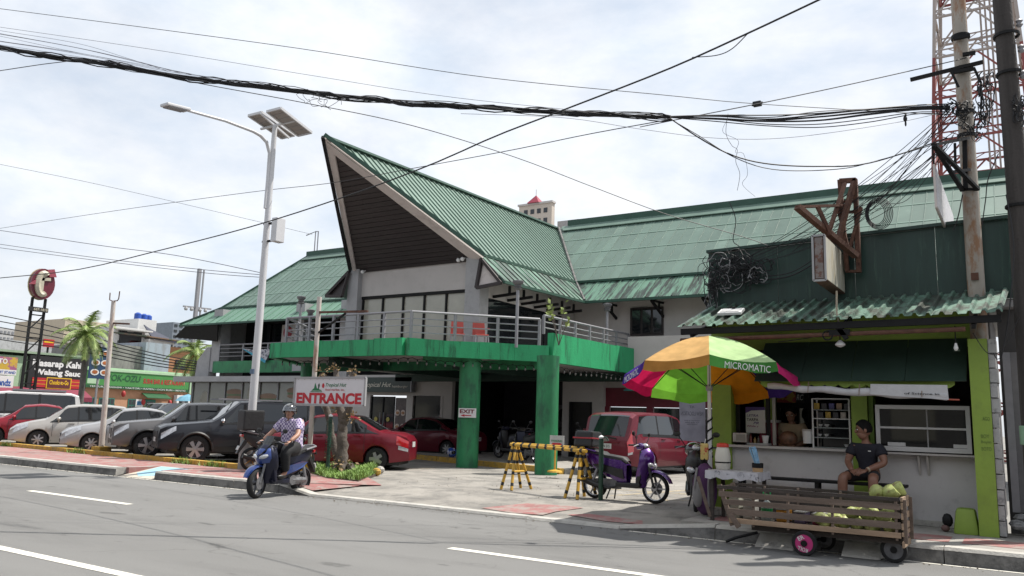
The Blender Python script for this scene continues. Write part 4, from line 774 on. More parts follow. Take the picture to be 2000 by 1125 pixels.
# ------------------------------------------------------------------ cars
m_tyre = mat('tyre', (.012, .012, .013), .85, var=.2, scale=8)
m_rim = mat('alloy', (.5, .5, .52), .3, .8, var=.05); m_rimd = mat('alloy_dark', (.09, .09, .1), .35, .7, var=.05)
m_cglass = mat('car_glass', (.01, .012, .014), .04, spec=.8, var=.05)
m_trim = mat('car_black_trim', (.01, .01, .011), .45)
m_lamp = mat('headlamp', (.55, .57, .6), .08, .3, var=.3, scale=14, coat=1); m_tail = mat('tail_lamp', (.45, .015, .02), .12, var=.15, scale=10, coat=1)
m_chrome = mat('chrome', (.6, .6, .62), .12, 1.)
m_plate = mat('plate_white', (.62, .63, .62), .5)
def paint(n, c, metal=.3): return mat('paint_'+n, c, .36, metal, var=.04, scale=2, coat=.4, spec=.3)
def smooth_interp(pts, x):
    if x <= pts[0][0]: return pts[0][1]
    for (a, za), (b, zb) in zip(pts, pts[1:]):
        if x <= b:
            t = (x-a)/(b-a); return lerp(za, zb, t)
    return pts[-1][1]
WHEELS = {}
def wheel_mesh(r, wd, style):
    k = (round(r, 3), style)
    if k in WHEELS: return WHEELS[k]
    g = G(); g.lathe([(r*.62, -wd/2), (r*.9, -wd/2), (r*.98, -wd*.36), (r, 0), (r*.98, wd*.36), (r*.9, wd/2), (r*.62, wd/2)], (0, 0, 0), 28, 'Y', closed=True)
    t = g.build('tyre', m_tyre, None, smooth=True); me1 = t.data; bpy.data.objects.remove(t)
    g = G(); R_ = r*.66; g.lathe([(R_, wd*.42), (R_*.93, wd*.46), (R_*.88, wd*.3), (R_*.86, -.1*wd)], (0, 0, 0), 28, 'Y', caps=False)
    n = {'5': 5, '10': 6, 'twist': 8, 'five2': 5, 'steel': 7}[style]
    for i in range(n):
        a = 2*math.pi*i/n; tw_ = .35 if style == 'twist' else 0
        for off in ((-.09, .09) if style in ('five2', '10') else (0,)):
            p0 = V((math.cos(a+off*.5)*R_*.15, wd*.4, math.sin(a+off*.5)*R_*.15)); p1 = V((math.cos(a+off+tw_)*R_*.93, wd*.36, math.sin(a+off+tw_)*R_*.93)); g.bar(p0, p1, .05*r/.3 if style != '5' else .09*r/.3, .03, (0, 1, 0))
    g.lathe([(R_*.2, wd*.3), (R_*.2, wd*.43), (R_*.1, wd*.45)], (0, 0, 0), 14, 'Y')
    o = g.build('rim', m_rim, None, smooth=True, sharp=30); me2 = o.data; bpy.data.objects.remove(o)
    g = G(); g.lathe([(R_*.95, wd*.0), (R_*.5, wd*.02), (.01, wd*.02)], (0, 0, 0), 20, 'Y', caps=False); o = g.build('brake', m_rimd, None); me3 = o.data; bpy.data.objects.remove(o)
    WHEELS[k] = (me1, me2, me3); return WHEELS[k]
def car(name, label, cat, loc, rz, S, pcol, group=None, detail=True):
    L, W, H = S['L'], S['W']/2, S['H']; top = S['top']; belt = S['belt']; wr_ = S.get('wr', .78); r = S['r']; xf, xb = S['axf'], S['axb']; sill = S['sill']
    o = thing(name, label, cat, loc, rz, group)
    ar = r*1.17
    xs = set([-L/2+L*i/46 for i in range(47)])
    for c in (xf, xb):
        for i in range(13): xs.add(c+ar*math.cos(math.pi*i/12))
    for p in top: xs.add(p[0])
    xs = sorted(x for x in xs if -L/2 <= x <= L/2); xs = [x for i, x in enumerate(xs) if i == 0 or x-xs[i-1] > .004]
    Hm = H-.95
    def sec(x):
        e = max(0, (abs(x)-(L/2-.75))/.75); w_ = W*(1-S.get('nose', .2)*e**2.1); zl = sill+.10*max(0, e-.3)
        for c in (xf, xb):
            d = abs(x-c)
            if d < ar: zl = max(zl, r+math.sqrt(ar*ar-d*d)*.98)
        zt = smooth_interp(top, x); zb = min(smooth_interp(belt, x), zt-.012); h = zt-zb
        k = min(1, h/(Hm*.95)); y5 = lerp(w_*.94, W*wr_, k**.9)
        rz_ = min(.045, h*.3)
        zm = max(zl+.03, lerp(sill, zb, .62)); zs = max(zl+.015, lerp(sill, zb, .25))
        return [(0, zl+.0), (w_*.93, zl), (w_*.985, max(zl+.01, zs)), (w_, max(zl+.02, zm)), (w_*.985, max(zl+.03, zb-.07)), (w_*.945, max(zl+.035, zb)), (y5, zt-rz_), (y5-.09*min(1, h*4+.3), zt-.006), (y5*.5, zt+.012), (0, zt+.018)]
    def P(x, t, off=0., side=1):
        s = sec(x); i = min(int(t), 8); f = t-i; y, z = lerp(s[i][0], s[i+1][0], f), lerp(s[i][1], s[i+1][1], f)
        dy, dz = s[i+1][0]-s[i][0], s[i+1][1]-s[i][1]; l = math.hypot(dy, dz) or 1
        return V((x, side*(y+dz/l*off), z-dy/l*off))
    g = G(); vs = []; fs = []; n = 19
    for x in xs:
        s = sec(x); vs += [(x, y, z) for y, z in s]+[(x, -y, z) for y, z in s[-2:0:-1]]
    m_ = 18
    for i in range(len(xs)-1):
        for k in range(m_): fs.append((i*m_+k, i*m_+(k+1) % m_, (i+1)*m_+(k+1) % m_, (i+1)*m_+k))
    fs.append(tuple(range(m_))); fs.append(tuple((len(xs)-1)*m_+k for k in range(m_)))
    g.add(vs, fs); body = g.build('body', pcol, o, smooth=True, sharp=28)
    def patch(nm, mm, b0, b1, t0, t1, top0=None, top1=None, off=.006, side=1, nx=10, nt_=4, par=None):
        top0 = b0 if top0 is None else top0; top1 = b1 if top1 is None else top1
        g = G(); q = []; f = []
        for j in range(nt_+1):
            tt = lerp(t0, t1, j/nt_)
            for i in range(nx+1):
                x = lerp(lerp(b0, b1, i/nx), lerp(top0, top1, i/nx), j/nt_); q.append(P(x, tt, off, side))
        for j in range(nt_):
            for i in range(nx): a = j*(nx+1)+i; f.append((a, a+1, a+nx+2, a+nx+1))
        g.add(q, f); return g.build(nm, mm, par or o, smooth=True)
    def across(nm, mm, x0, x1, t0=7.02, off=.006, nx=8, ws=1.):
        g = G(); q = []; f = []; ts = [t0, 7.6, 8, 8.5, 9]
        for i in range(nx+1):
            x = lerp(x0, x1, i/nx)
            row = [P(x, t, off, 1) for t in ts]+[P(x, t, off, -1) for t in ts[-2::-1]]; q += row
        k = 9
        for i in range(nx):
            for j in range(k-1): f.append((i*k+j, i*k+j+1, (i+1)*k+j+1, (i+1)*k+j))
        g.add(q, f); return g.build(nm, mm, o, smooth=True)
    across('windscreen', m_cglass, *S['ws']); across('rear_window', m_cglass, *S['rw'])
    for sd in (1, -1):
        if S.get('rev'): patch('reverse_lamp', m_lamp, *S['rev'], side=sd, off=.012)
        for (b0, b1, t0_, t1_) in S['win']: patch('side_window', m_cglass, b0, b1, 5.12, 5.93, t0_, t1_, side=sd)
        for (a0, a1, c0, c1), (e0, e1, f0, f1) in zip(S['win'], S['win'][1:]): patch('pillar_trim', m_trim, e1-.005, a0+.005, 5.1, 5.95, f1-.005, c0+.005, off=.004, side=sd, nx=2)
        patch('waist_trim', m_trim, S['win'][-1][0], S['win'][0][1], 4.97, 5.13, off=.005, side=sd, nt_=1)
        patch('headlight', m_lamp, *S['hl'], side=sd, off=.008); patch('taillight', m_tail, *S['tl'], side=sd, off=.01)
        for x in S['doors']: patch('door_gap', m_trim, x-.006, x+.006, 1.3, 5.0, off=.003, side=sd, nx=1)
        for x in S['handles']: 
            p = P(x, 4.1, .02, sd); g = G(); g.bar(p-V((.1, 0, 0)), p+V((.1, 0, 0)), .025, .03); g.build('door_handle', S.get('hm', pcol), o, bevel=.006)
        p = P(S['mir'], 5.15, .07, sd); g = G(); g.ell(p+V((0, sd*.05, .05)), (.07, .1, .07), 10, 6); g.bar(P(S['mir'], 5.0, 0, sd), p, .04); g.build('wing_mirror', S.get('mm', pcol), o, smooth=True)
        if S.get('trim'): patch('sill_trim', S.get('trimm', m_trim), xb+ar+.02, xf-ar-.02, 1.15, 1.75, off=.006, side=sd)
        if S.get('arch'):
            for c in (xf, xb):
                g = G(); q = [V((c+ar*1.0*math.cos(math.pi*i/14), 0, r+ar*1.0*math.sin(math.pi*i/14))) for i in range(15)]
                g.tube([V((p.x, sd*(sec(p.x)[2][0]+.005), p.z)) for p in q], .035, 5); g.build('wheel_arch', m_trim, o, smooth=True)
        for c in (xf, xb):
            me = wheel_mesh(r, .2, S['rim']); yy = sd*(W*.985-.105)
            t = link('tyre', me[0], None, o); t.location = (c, yy, r)
            if sd < 0: t.rotation_euler = (0, 0, math.pi)
            link('rim', me[1], None, t); link('brake', me[2], None, t)
            g = G(); g.span((c-ar, sd*(W-.32), r*.5), (c+ar, sd*(W*.5), r+ar*.9)); g.build('wheel_well', m_trim, o)
    g = G(); g.span((-L/2+.25, -W*.82, sill-.06), (L/2-.25, W*.82, sill+.03)); g.build('underbody', m_trim, o)
    xn = L/2; g = G(); g.span((xn-.06, -W*.5, S['gr'][0]), (xn+.012, W*.5, S['gr'][1])); g.build('grille', m_trim, o)
    g = G(); g.span((xn-.05, -W*.62, sill+.12), (xn+.008, W*.62, sill+.22)); g.build('bumper_intake', m_trim, o)
    g = G(); g.span((-xn-.012, -.2, S['pz']), (-xn+.03, .2, S['pz']+.14)); pl_ = g.build('number_plate', m_plate, o)
    if S.get('plate'): text('lettering', S['plate'], frame((-xn-.013, 0, S['pz']+.07), (0, -1, 0), (0, 0, 1)), (.3, .08), m_blktxt, o, bold=.02, world=False)
    g = G(); g.span((xn-.02, -.2, sill+.24), (xn+.018, .2, sill+.36)); g.build('number_plate', m_plate, o)
    o['_P'] = 0; del o['_P']
    return o, P, patch, sec
def sedan(L=4.4, W=1.7, H=1.47, **k):
    d = dict(L=L, W=W, H=H, r=.3, axf=L/2-.88, axb=-L/2+.86, sill=.2, rim='5',
        top=[(-L/2, .78), (-L/2+.1, .92), (-L/2+.35, 1.0), (-L/2+.75, 1.02), (-L/2+1.0, 1.14), (-L/2+1.5, H-.06), (-L/2+1.95, H), (-.05, H), (.45, H-.06), (L/2-1.35, 1.12), (L/2-1.08, .98), (L/2-.6, .88), (L/2-.2, .76), (L/2-.03, .62), (L/2, .52)],
        belt=[(-L/2, .76), (-L/2+.3, .9), (-L/2+1, .97), (0, .93), (L/2-1.2, .88), (L/2-.5, .78), (L/2, .5)],
        ws=(L/2-1.12, .5), rw=(-L/2+.82, -L/2+1.62),
        win=[(.08, L/2-1.28, .1, .55), (-.98, .02, -.96, .04), (-L/2+.82, -1.04, -L/2+1.5, -1.02)],
        hl=(L/2-.55, L/2-.12, 4.0, 6.6), rev=(-L/2+.03, -L/2+.28, 2.75, 3.2), tl=(-L/2+.03, -L/2+.34, 3.25, 5.2), doors=(L/2-1.28, .05, -1.0), handles=(.25, -.8), mir=L/2-1.45, gr=(.5, .6), pz=.62)
    d.update(k); return d
def suv(L=4.8, W=1.84, H=1.77, **k):
    d = dict(L=L, W=W, H=H, r=.385, axf=L/2-.95, axb=-L/2+1.03, sill=.32, rim='10', arch=True, trim=True, wr=.8,
        top=[(-L/2, 1.05), (-L/2+.06, 1.2), (-L/2+.35, H-.08), (-L/2+.7, H-.01), (-.3, H), (.3, H-.04), (L/2-1.6, 1.32), (L/2-1.35, 1.16), (L/2-.6, 1.08), (L/2-.2, 1.03), (L/2-.03, .95), (L/2, .8)],
        belt=[(-L/2, 1.0), (-L/2+.4, 1.16), (0, 1.1), (L/2-1.3, 1.06), (L/2-.4, .98), (L/2, .68)],
        ws=(L/2-1.4, .32), rw=(-L/2+.08, -L/2+.34),
        win=[(.06, L/2-1.55, .08, .38), (-.95, 0, -.92, .02), (-L/2+.45, -1.02, -L/2+.6, -.98)],
        hl=(L/2-.42, L/2-.06, 3.8, 5.4), tl=(-L/2+.02, -L/2+.25, 3.6, 5.1), doors=(L/2-1.3, .03, -.98), handles=(.22, -.78), mir=L/2-1.62, gr=(.6, .86), pz=.72)
    d.update(k); return d
PARK = -math.pi/2
ANG = R(-118)
def park(wx, wy, S, ang=ANG): # centre of a car whose front left wheel stands at wx, wy
    d = V((S['axf'], S['W']/2-.1, 0)); c, s_ = math.cos(ang), math.sin(ang); return (wx-(d.x*c-d.y*s_), wy-(d.x*s_+d.y*c), .15)
S_ = suv(rim='10', hm=m_chrome, mm=m_chrome)
c_, P_, pt_, _ = car('parked_suv', 'dark grey sport utility vehicle parked behind the white street lamp', 'car', park(-19.6, 14.6, S_), ANG, S_, paint('charcoal', (.024, .026, .033), .4))
g = G(); g.bar((-.9, .68, 1.79), (.9, .68, 1.79), .04); g.bar((-.9, -.68, 1.79), (.9, -.68, 1.79), .04); g.build('roof_rail', m_rail, c_)
S_ = suv(L=4.6, H=1.68, W=1.82, rim='five2', trim=True)
car('parked_crossover', 'grey crossover with split five spoke wheels parked next to the dark grey vehicle', 'car', park(-22.1, 14.8, S_), ANG, S_, paint('warm_grey', (.17, .165, .165), .4))
S_ = sedan(rim='twist', trim=False)
car('parked_sedan', 'silver sedan with twisted spoke wheels parked in the roadside row', 'car', park(-25.4, 15.05, S_), ANG, S_, paint('silver', (.46, .46, .47), .4))
S_ = sedan(L=4.2, H=1.53, rim='steel', top=[(-2.1, .85), (-2.05, 1.0), (-1.7, 1.35), (-1.4, 1.48), (-.9, 1.53), (-.05, 1.53), (.4, 1.47), (.85, 1.15), (1.05, 1.0), (1.5, .9), (1.9, .78), (2.07, .64), (2.1, .52)], rw=(-2.0, -1.45), win=[(.08, .9, .1, .5), (-.98, .02, -.96, .04), (-1.75, -1.04, -1.4, -1.02)], tl=(-2.08, -1.85, 3.6, 5.1))
car('parked_hatchback', 'pale champagne hatchback parked beside the red car', 'car', park(-28.8, 15.15, S_), ANG, S_, paint('champagne', (.5, .48, .45), .35))
S_ = sedan(H=1.5)
car('parked_red_car', 'red sedan at the far left end of the roadside row', 'car', park(-32.5, 15.5, S_), ANG, S_, paint('red', (.3, .015, .03), .25))
van, P_, pt_, _ = car('white_van', 'white van with dark windows parked behind the red car at far left', 'van', (-36.6, 18.2, .15), ANG, suv(L=5.0, W=1.9, H=2.02, rim='steel', arch=False, trim=False, top=[(-2.5, 1.1), (-2.46, 1.3), (-2.3, 1.9), (-2.0, 2.0), (.3, 2.02), (.9, 1.95), (1.5, 1.3), (1.75, 1.1), (2.2, 1.0), (2.45, .9), (2.5, .7)], ws=(1.55, .95), rw=(-2.46, -2.32), win=[(.42, 1.4, .44, .9), (-.8, .35, -.78, .36), (-2.25, -.9, -2.15, -.88)], doors=(1.3, .38, -.85), handles=(.5, -.7), mir=1.35), paint('white', (.72, .72, .72), .0))
g = G(); g.span((-1.8, -.7, 2.04), (.2, .7, 2.12)); g.build('roof_rack', m_rail, van)
car('second_row_car', 'grey car in the second row in front of the food poster', 'car', (-44.5, 25.6, .15), PARK, sedan(H=1.6), paint('dark_grey', (.06, .06, .065), .4))
car('second_row_suv', 'white sport utility vehicle in the second row before the red lanterns', 'car', (-39.8, 27.2, .15), PARK+.05, suv(), paint('pearl', (.6, .6, .58), .1))
car('second_row_black_car', 'black car whose roof shows behind the grey crossover', 'car', (-32.6, 23.4, .15), PARK, suv(H=1.75), paint('black', (.012, .012, .014), .3))
car('red_sedan', 'bright red sedan stopped behind the bare tree at the entrance', 'car', (-16.5, 16.88, .15), R(209), sedan(nose=.3, hm=paint('crimson', (.2, .008, .022), .15)), paint('crimson', (.2, .008, .022), .15))
car('maroon_sedan', 'maroon sedan under the balcony behind the round green column', 'car', (-19.65, 25.1, .15), math.pi+.08, sedan(H=1.45, rim='twist', plate='NCA 402'), paint('maroon', (.13, .008, .022), .25))
inv = dict(L=4.58, W=1.77, H=1.76, r=.32, sill=.26, rim='5', arch=False, trim=True, trimm=paint('wine', (.145, .005, .018), .12), plate='ZPN 315',
   top=[(-2.29, .95), (-2.27, 1.05), (-2.05, 1.62), (-1.85, 1.72), (-1.2, 1.76), (.1, 1.76), (.6, 1.68), (1.3, 1.2), (1.55, 1.05), (1.95, .95), (2.2, .8), (2.29, .6)], belt=[(-2.29, .9), (-1.8, 1.1), (0, 1.06), (1.3, 1.0), (2.29, .55)],
   ws=(1.45, .58), rw=(-2.26, -1.98), win=[(.25, 1.2, .27, .62), (-.72, .18, -.7, .2), (-1.95, -.8, -1.72, -.78)], hl=(1.85, 2.2, 3.9, 5.6), tl=(-2.285, -2.1, 2.9, 5.6), doors=(1.2, .22, -.75), handles=(.42, -.55), mir=1.15, gr=(.6, .7), pz=.74)
iv, P_, pt_, _ = car('red_minivan', 'red minivan seen from behind beside the grey tarpaulin banner', 'minivan', (-9.75, 22.9, .15), math.pi/2-.1, suv(**inv), paint('wine', (.145, .005, .018), .12))
for sd in (1, -1): pt_('reverse_lamp', m_lamp, -2.287, -2.14, 2.7, 2.95, off=.012, side=sd)
g = G(); g.lathe([(.09, 0), (.09, .012)], (-2.3, 0, .99), 18, 'X'); g.build('round_emblem', m_chrome, iv); g = G(); g.bar((-2.31, -.35, 1.02), (-2.25, .2, 1.1), .03); g.build('rear_wiper', m_trim, iv)
g = G(); g.bar((-2.305, -.45, .92), (-2.305, .45, .92), .03, .03); g.build('tailgate_grip', paint('wine', (.145, .005, .018), .12), iv)
# ------------------------------------------------------------------ scooters
m_mtrim = mat('bike_black', (.012, .012, .013), .4, var=.1); m_seat = mat('bike_seat', (.014, .014, .015), .6, var=.15, bump=.15, bscale=60); m_engine = mat('engine_grey', (.22, .22, .23), .45, .5, var=.25, scale=14)
def side_prism(prof, wd, c=0, bev=.02, inset=None):
    g = G(); g.prism([(x, c-wd/2, z) for x, z in prof], V((0, 1, 0)), wd); return g
def bwheel(o, x, R_, wd, rimm, n=6, steer=0):
    g = G(); k = 9; g.lathe([(R_*.8+(R_*.2)*max(0, math.cos(a)), wd/2*math.sin(a)) for a in [math.pi*(-.5+i/(k-1)) for i in range(k)]]+[(R_*.78, wd*.4), (R_*.78, -wd*.4)], (0, 0, 0), 26, 'Y', closed=True)
    t = g.build('tyre', m_tyre, o, smooth=True); t.location = (x, 0, R_); t.rotation_euler = (0, 0, steer)
    g = G(); g.lathe([(R_*.8, -wd*.3), (R_*.74, -wd*.25), (R_*.74, wd*.25), (R_*.8, wd*.3)], (0, 0, 0), 26, 'Y', closed=True)
    for i in range(n): a = 2*math.pi*i/n; g.bar((0, 0, 0), (math.cos(a)*R_*.76, 0, math.sin(a)*R_*.76), .022, .03, (0, 1, 0))
    g.lathe([(R_*.16, -wd*.5), (R_*.16, wd*.5)], (0, 0, 0), 12, 'Y'); g.build('rim', rimm, t, smooth=True, sharp=30)
    g = G(); g.lathe([(R_*.42, 0), (R_*.42, .008), (R_*.2, .008)], (0, wd*.55, 0), 18, 'Y'); g.build('brake_disc', m_engine, t)
def scooter(name, label, loc, rz, c1, c2, big=False, rimm=None, R_=.28, box=None, steer=0., stand=True, lean=0., cat='scooter'):
    o = thing(name, label, cat, loc, rz); o.rotation_euler = (lean, 0, rz); rimm = rimm or m_rim
    xf, xb = .66, -.62; wd = .12 if big else .085
    bwheel(o, xf, R_, wd, rimm, 6 if not big else 5, steer); bwheel(o, xb, R_*(.98), wd*1.15, rimm, 6 if not big else 5)
    for s in (-1, 1): G().tube([(xf, s*.075, R_), (xf-.1, s*.075, .62), (xf-.17, s*.06, .8)], [.022, .027, .03], 8).build('fork', m_engine if big else m_mtrim, o, smooth=True)
    g = G(); q = []; f = []; n = 12
    for i in range(n+1):
        a = R(lerp(20, 175, i/n)); rr = R_+.045
        for y, dr in ((-.075, -.03), (-.06, .0), (0, .018), (.06, 0), (.075, -.03)): q.append((xf+(rr+dr)*math.cos(a)*(1.08 if math.cos(a) > 0 else 1), y*(1 if i > 2 else .6+.2*i), R_+(rr+dr)*math.sin(a)))
    for i in range(n):
        for j in range(4): f.append((i*5+j, i*5+j+1, i*5+j+6, i*5+j+5))
    g.add(q, f); g.build('front_fender', c1, o, smooth=True)
    W_ = .5 if big else .36
    # leg shield and nose as lofted rings (x, half width, z)
    def loft(name, rings, mm, cap=True):
        g = G(); q = []; f = []; n = len(rings[0])
        for r_ in rings: q += [V(p) for p in r_]
        for i in range(len(rings)-1):
            for j in range(n-1): f.append((i*n+j, i*n+j+1, (i+1)*n+j+1, (i+1)*n+j))
        g.add(q, f); b = g.build(name, mm, o, smooth=True, sharp=50); return b
    sh = []
    for z, x0, w_, dp in ((.27, .40, .10, .10), (.42, .44, .13, .13), (.58, .50, W_*.46, .15), (.72, .55, W_*.5, .16), (.84, .56, W_*.47, .15), (.93, .52, W_*.36, .12), (.99, .46, W_*.2, .08)):
        sh.append([(x0-dp, -w_, z), (x0-dp*.5, -w_*1.02, z), (x0-.02, -w_*.8, z), (x0+.05, -w_*.35, z), (x0+.06, 0, z), (x0+.05, w_*.35, z), (x0-.02, w_*.8, z), (x0-dp*.5, w_*1.02, z), (x0-dp, w_, z)])
    loft('front_shield', sh, c2 if big else c1)
    if big:
        cw = []
        for z, x0, w_, dp in ((.66, .565, .2, .1), (.74, .6, .235, .16), (.84, .6, .225, .18), (.92, .56, .17, .14), (.965, .5, .1, .08)): cw.append([(x0-dp, -w_, z), (x0-.03, -w_*.8, z), (x0+.045, -w_*.32, z-.02), (x0+.065, 0, z-.03), (x0+.045, w_*.32, z-.02), (x0-.03, w_*.8, z), (x0-dp, w_, z)])
        loft('nose_cowl', cw, c1)
    g = side_prism([(.30, .3), (.38, .3), (.44, .55), (.46, .9), (.38, .95), (.36, .6)], W_*.8); g.build('inner_shield', c2, o, bevel=.02, smooth=True)
    for s in (-1, 1):
        g = G(); g.ell((.635 if big else .60, s*(.1 if big else .085), .77 if big else .68), (.035, .095 if big else .075, .04 if big else .05), 10, 6, Matrix.Rotation(s*(.55 if big else .35), 3, 'Z') @ Matrix.Rotation(s*.3, 3, 'X')); g.build('headlight' if big else 'indicator', m_lamp, o, smooth=True)
    if not big: g = G(); g.ell((.43, 0, 1.03), (.07, .075, .055), 12, 8); g.build('headlight', m_lamp, o, smooth=True)
    # handlebar
    hb = 1.02; g = side_prism([(.30, hb-.06), (.44, hb-.06), (.45, hb+.02), (.36, hb+.07), (.28, hb+.03)], .24); g.build('handlebar_cover', c1 if not big else m_mtrim, o, bevel=.03, smooth=True)
    if big: g = side_prism([(.44, hb-.02), (.56, .92), (.50, .95), (.36, hb+.14)], .22); g.build('windshield', m_cglass, o, bevel=.02, smooth=True)
    for s in (-1, 1):
        G().tube([(.36, s*.1, hb), (.31, s*.22, hb+.02), (.27, s*.36, hb+.01)], [.016, .017, .017], 8).build('grip', m_mtrim, o, smooth=True)
        G().tube([(.33, s*.2, hb+.03), (.40, s*.23, hb+.03), (.36, s*.34, hb-.01)], .007, 5).build('brake_lever', m_rail, o)
        g = G(); g.tube([(.33, s*.17, hb+.02), (.36, s*.25, hb+.14), (.35, s*.29, hb+.2)], .008, 6); g.ell((.34, s*.32, hb+.23), (.015, .065, .045), 10, 6); g.build('mirror', m_mtrim, o, smooth=True)
    # floor, tunnel, rear body
    g = side_prism([(-.1, .25), (.36, .25), (.42, .32), (.4, .35), (.05, .34), (-.1, .34)], .32); g.build('floorboard', c2, o, bevel=.02)
    if big: g = side_prism([(-.1, .33), (.38, .33), (.44, .62), (.2, .56), (-.05, .66)], .2); g.build('tunnel', c2, o, bevel=.04, smooth=True)
    rb = []
    for x, zl, zh, w_ in ((.1, .34, .66, .11), (.0, .33, .74, .15), (-.2, .40, .77, .165), (-.42, .48, .80, .16), (-.62, .58, .84, .13), (-.8, .72, .88, .09), (-.9, .82, .9, .04)):
        rb.append([(x, -w_*.7, zl), (x, -w_, lerp(zl, zh, .45)), (x, -w_*.85, zh), (x, 0, zh+.01), (x, w_*.85, zh), (x, w_, lerp(zl, zh, .45)), (x, w_*.7, zl), (x, -w_*.7, zl)])
    loft('rear_body', rb, c2 if big else c1)
    for s in (-1, 1): g = G(); g.prism([(.08, s*.15, .4), (-.15, s*.172, .46), (-.45, s*.168, .54), (-.62, s*.14, .64), (-.4, s*.17, .66), (-.1, s*.174, .6), (.05, s*.155, .58)], V((0, s, 0)), .012); g.build('side_panel', c1 if big else c2, o)
    st = []
    for x, z, w_ in ((.1, .72, .08), (.02, .79, .13), (-.2, .815, .15), (-.36, .83, .15), (-.42, .87, .15), (-.7, .91, .13), (-.84, .92, .08)):
        st.append([(x, -w_, z-.05), (x, -w_*.95, z), (x, -w_*.5, z+.025), (x, 0, z+.03), (x, w_*.5, z+.025), (x, w_*.95, z), (x, w_, z-.05)])
    loft('seat', st, m_seat)
    G().tube([(-.55, -.15, .88), (-.85, -.15, .94), (-.95, 0, .96), (-.85, .15, .94), (-.55, .15, .88)], .018, 8).build('grab_rail', m_rail if big else c1, o, smooth=True)
    g = G(); g.box((-.91, 0, .84), (.06, .16, .06)); g.build('tail_light', m_tail, o, bevel=.015)
    g = side_prism([(-.75, .72), (-.86, .74), (-1.02, .42), (-.98, .4)], .12); g.build('rear_fender', m_mtrim, o, bevel=.01)
    g = G(); g.box((-.98, 0, .55), (.02, .14, .1), Matrix.Rotation(.4, 3, 'Y')); g.build('number_plate', m_plate, o)
    g = G(); g.box((-.28, .02, .3), (.34, .2, .18)); g.tube([(-.2, .1, .3), (xb, .1, R_)], .06, 8); g.lathe([(.1, -.05), (.1, .05)], (-.2, .1, .3), 14, 'Y'); g.build('engine', m_engine, o, bevel=.01)
    G().tube([(-.1, -.1, .26), (-.25, -.16, .22), (-.5, -.17, .26), (-.9, -.17, .38)], [.02, .025, .055, .06], 10).build('exhaust', m_mtrim, o, smooth=True)
    for s in (-1, 1): g = G(); pts = [(lerp(xb, -.5, t), s*.12, lerp(R_+.02, .62, t)) for t in (0, .3, .7, 1)]; g.tube(pts, [.014, .03, .03, .014], 8); g.build('shock', m_rail, o, smooth=True)
    if stand:
        for s in (-1, 1): G().tube([(-.22, s*.1, .24), (-.28, s*.16, .02)], .014, 6).build('stand_leg', m_mtrim, o)
    if box:
        g = G(); g.box((-.82, 0, 1.12), (.42, .44, .3), taper=.9); g.build('top_box', m_mtrim, o, bevel=.04); g = G(); g.box((-.82, 0, 1.13), (.44, .46, .03)); g.build('box_band', mat('box_red', (.35, .02, .03), .4), o, bevel=.008); G().bar((-.6, 0, .93), (-.95, 0, .96), .2, .03).build('box_rack', m_mtrim, o)
    return o
BLUE = mat('paint_bikeblue', (.012, .045, .22), .28, .45, var=.1, coat=1.); NAVY = mat('paint_bikenavy', (.012, .014, .035), .35, .3, var=.1); PURP = mat('paint_purple', (.075, .009, .19), .25, .4, var=.06, coat=1.)
RB = V((-12.45, 11.28, 0)); RBZ = R(-82)
bk = scooter('blue_scooter', 'blue and black scooter carrying the helmeted rider on the road', RB, RBZ, BLUE, NAVY, big=True, rimm=m_rimd, R_=.285, steer=.15, stand=False)
g = G(); g.lathe([(.02, 0), (.02, .006)], (0.62, 0, .62), 12, 'X'); g.build('round_emblem', m_chrome, bk)
p = PZ(1277, 984, .15); scooter('purple_scooter', 'purple scooter with black top box parked beside the striped barricade', (p.x-.62, p.y+.02, .152), R(-4), PURP, m_mtrim, R_=.275, box=True, lean=R(-3))
scooter('black_scooter', 'black scooter parked in the shade behind the green columns', (-14.9, 23.6, .29), R(165), NAVY, m_mtrim, R_=.28, rimm=m_rimd)
scooter('black_moped', 'black moped standing under the balcony between the two green columns', (-13.6, 22.4, .29), R(150), m_mtrim, NAVY, R_=.28, rimm=m_rimd)
scooter('red_scooter', 'dark red scooter parked in the shade beside the red minivan', (-12.9, 25.2, .29), R(120), mat('paint_bikered', (.16, .01, .03), .3, .2, coat=1), m_mtrim, R_=.28, rimm=m_rimd)
dl = scooter('delivery_motorbike', 'black motorbike with large delivery bag parked beside the street lamp base', (-15.55, 13.95, .2), R(68), m_mtrim, m_mtrim, R_=.29, rimm=mat('gold_rim', (.35, .2, .06), .3, .8), big=True)
g = G(); g.box((-.72, 0, 1.2), (.5, .5, .48)); g.build('delivery_bag', mat('bag_black', (.015, .015, .017), .7, bump=.3, bscale=15), dl, bevel=.04)
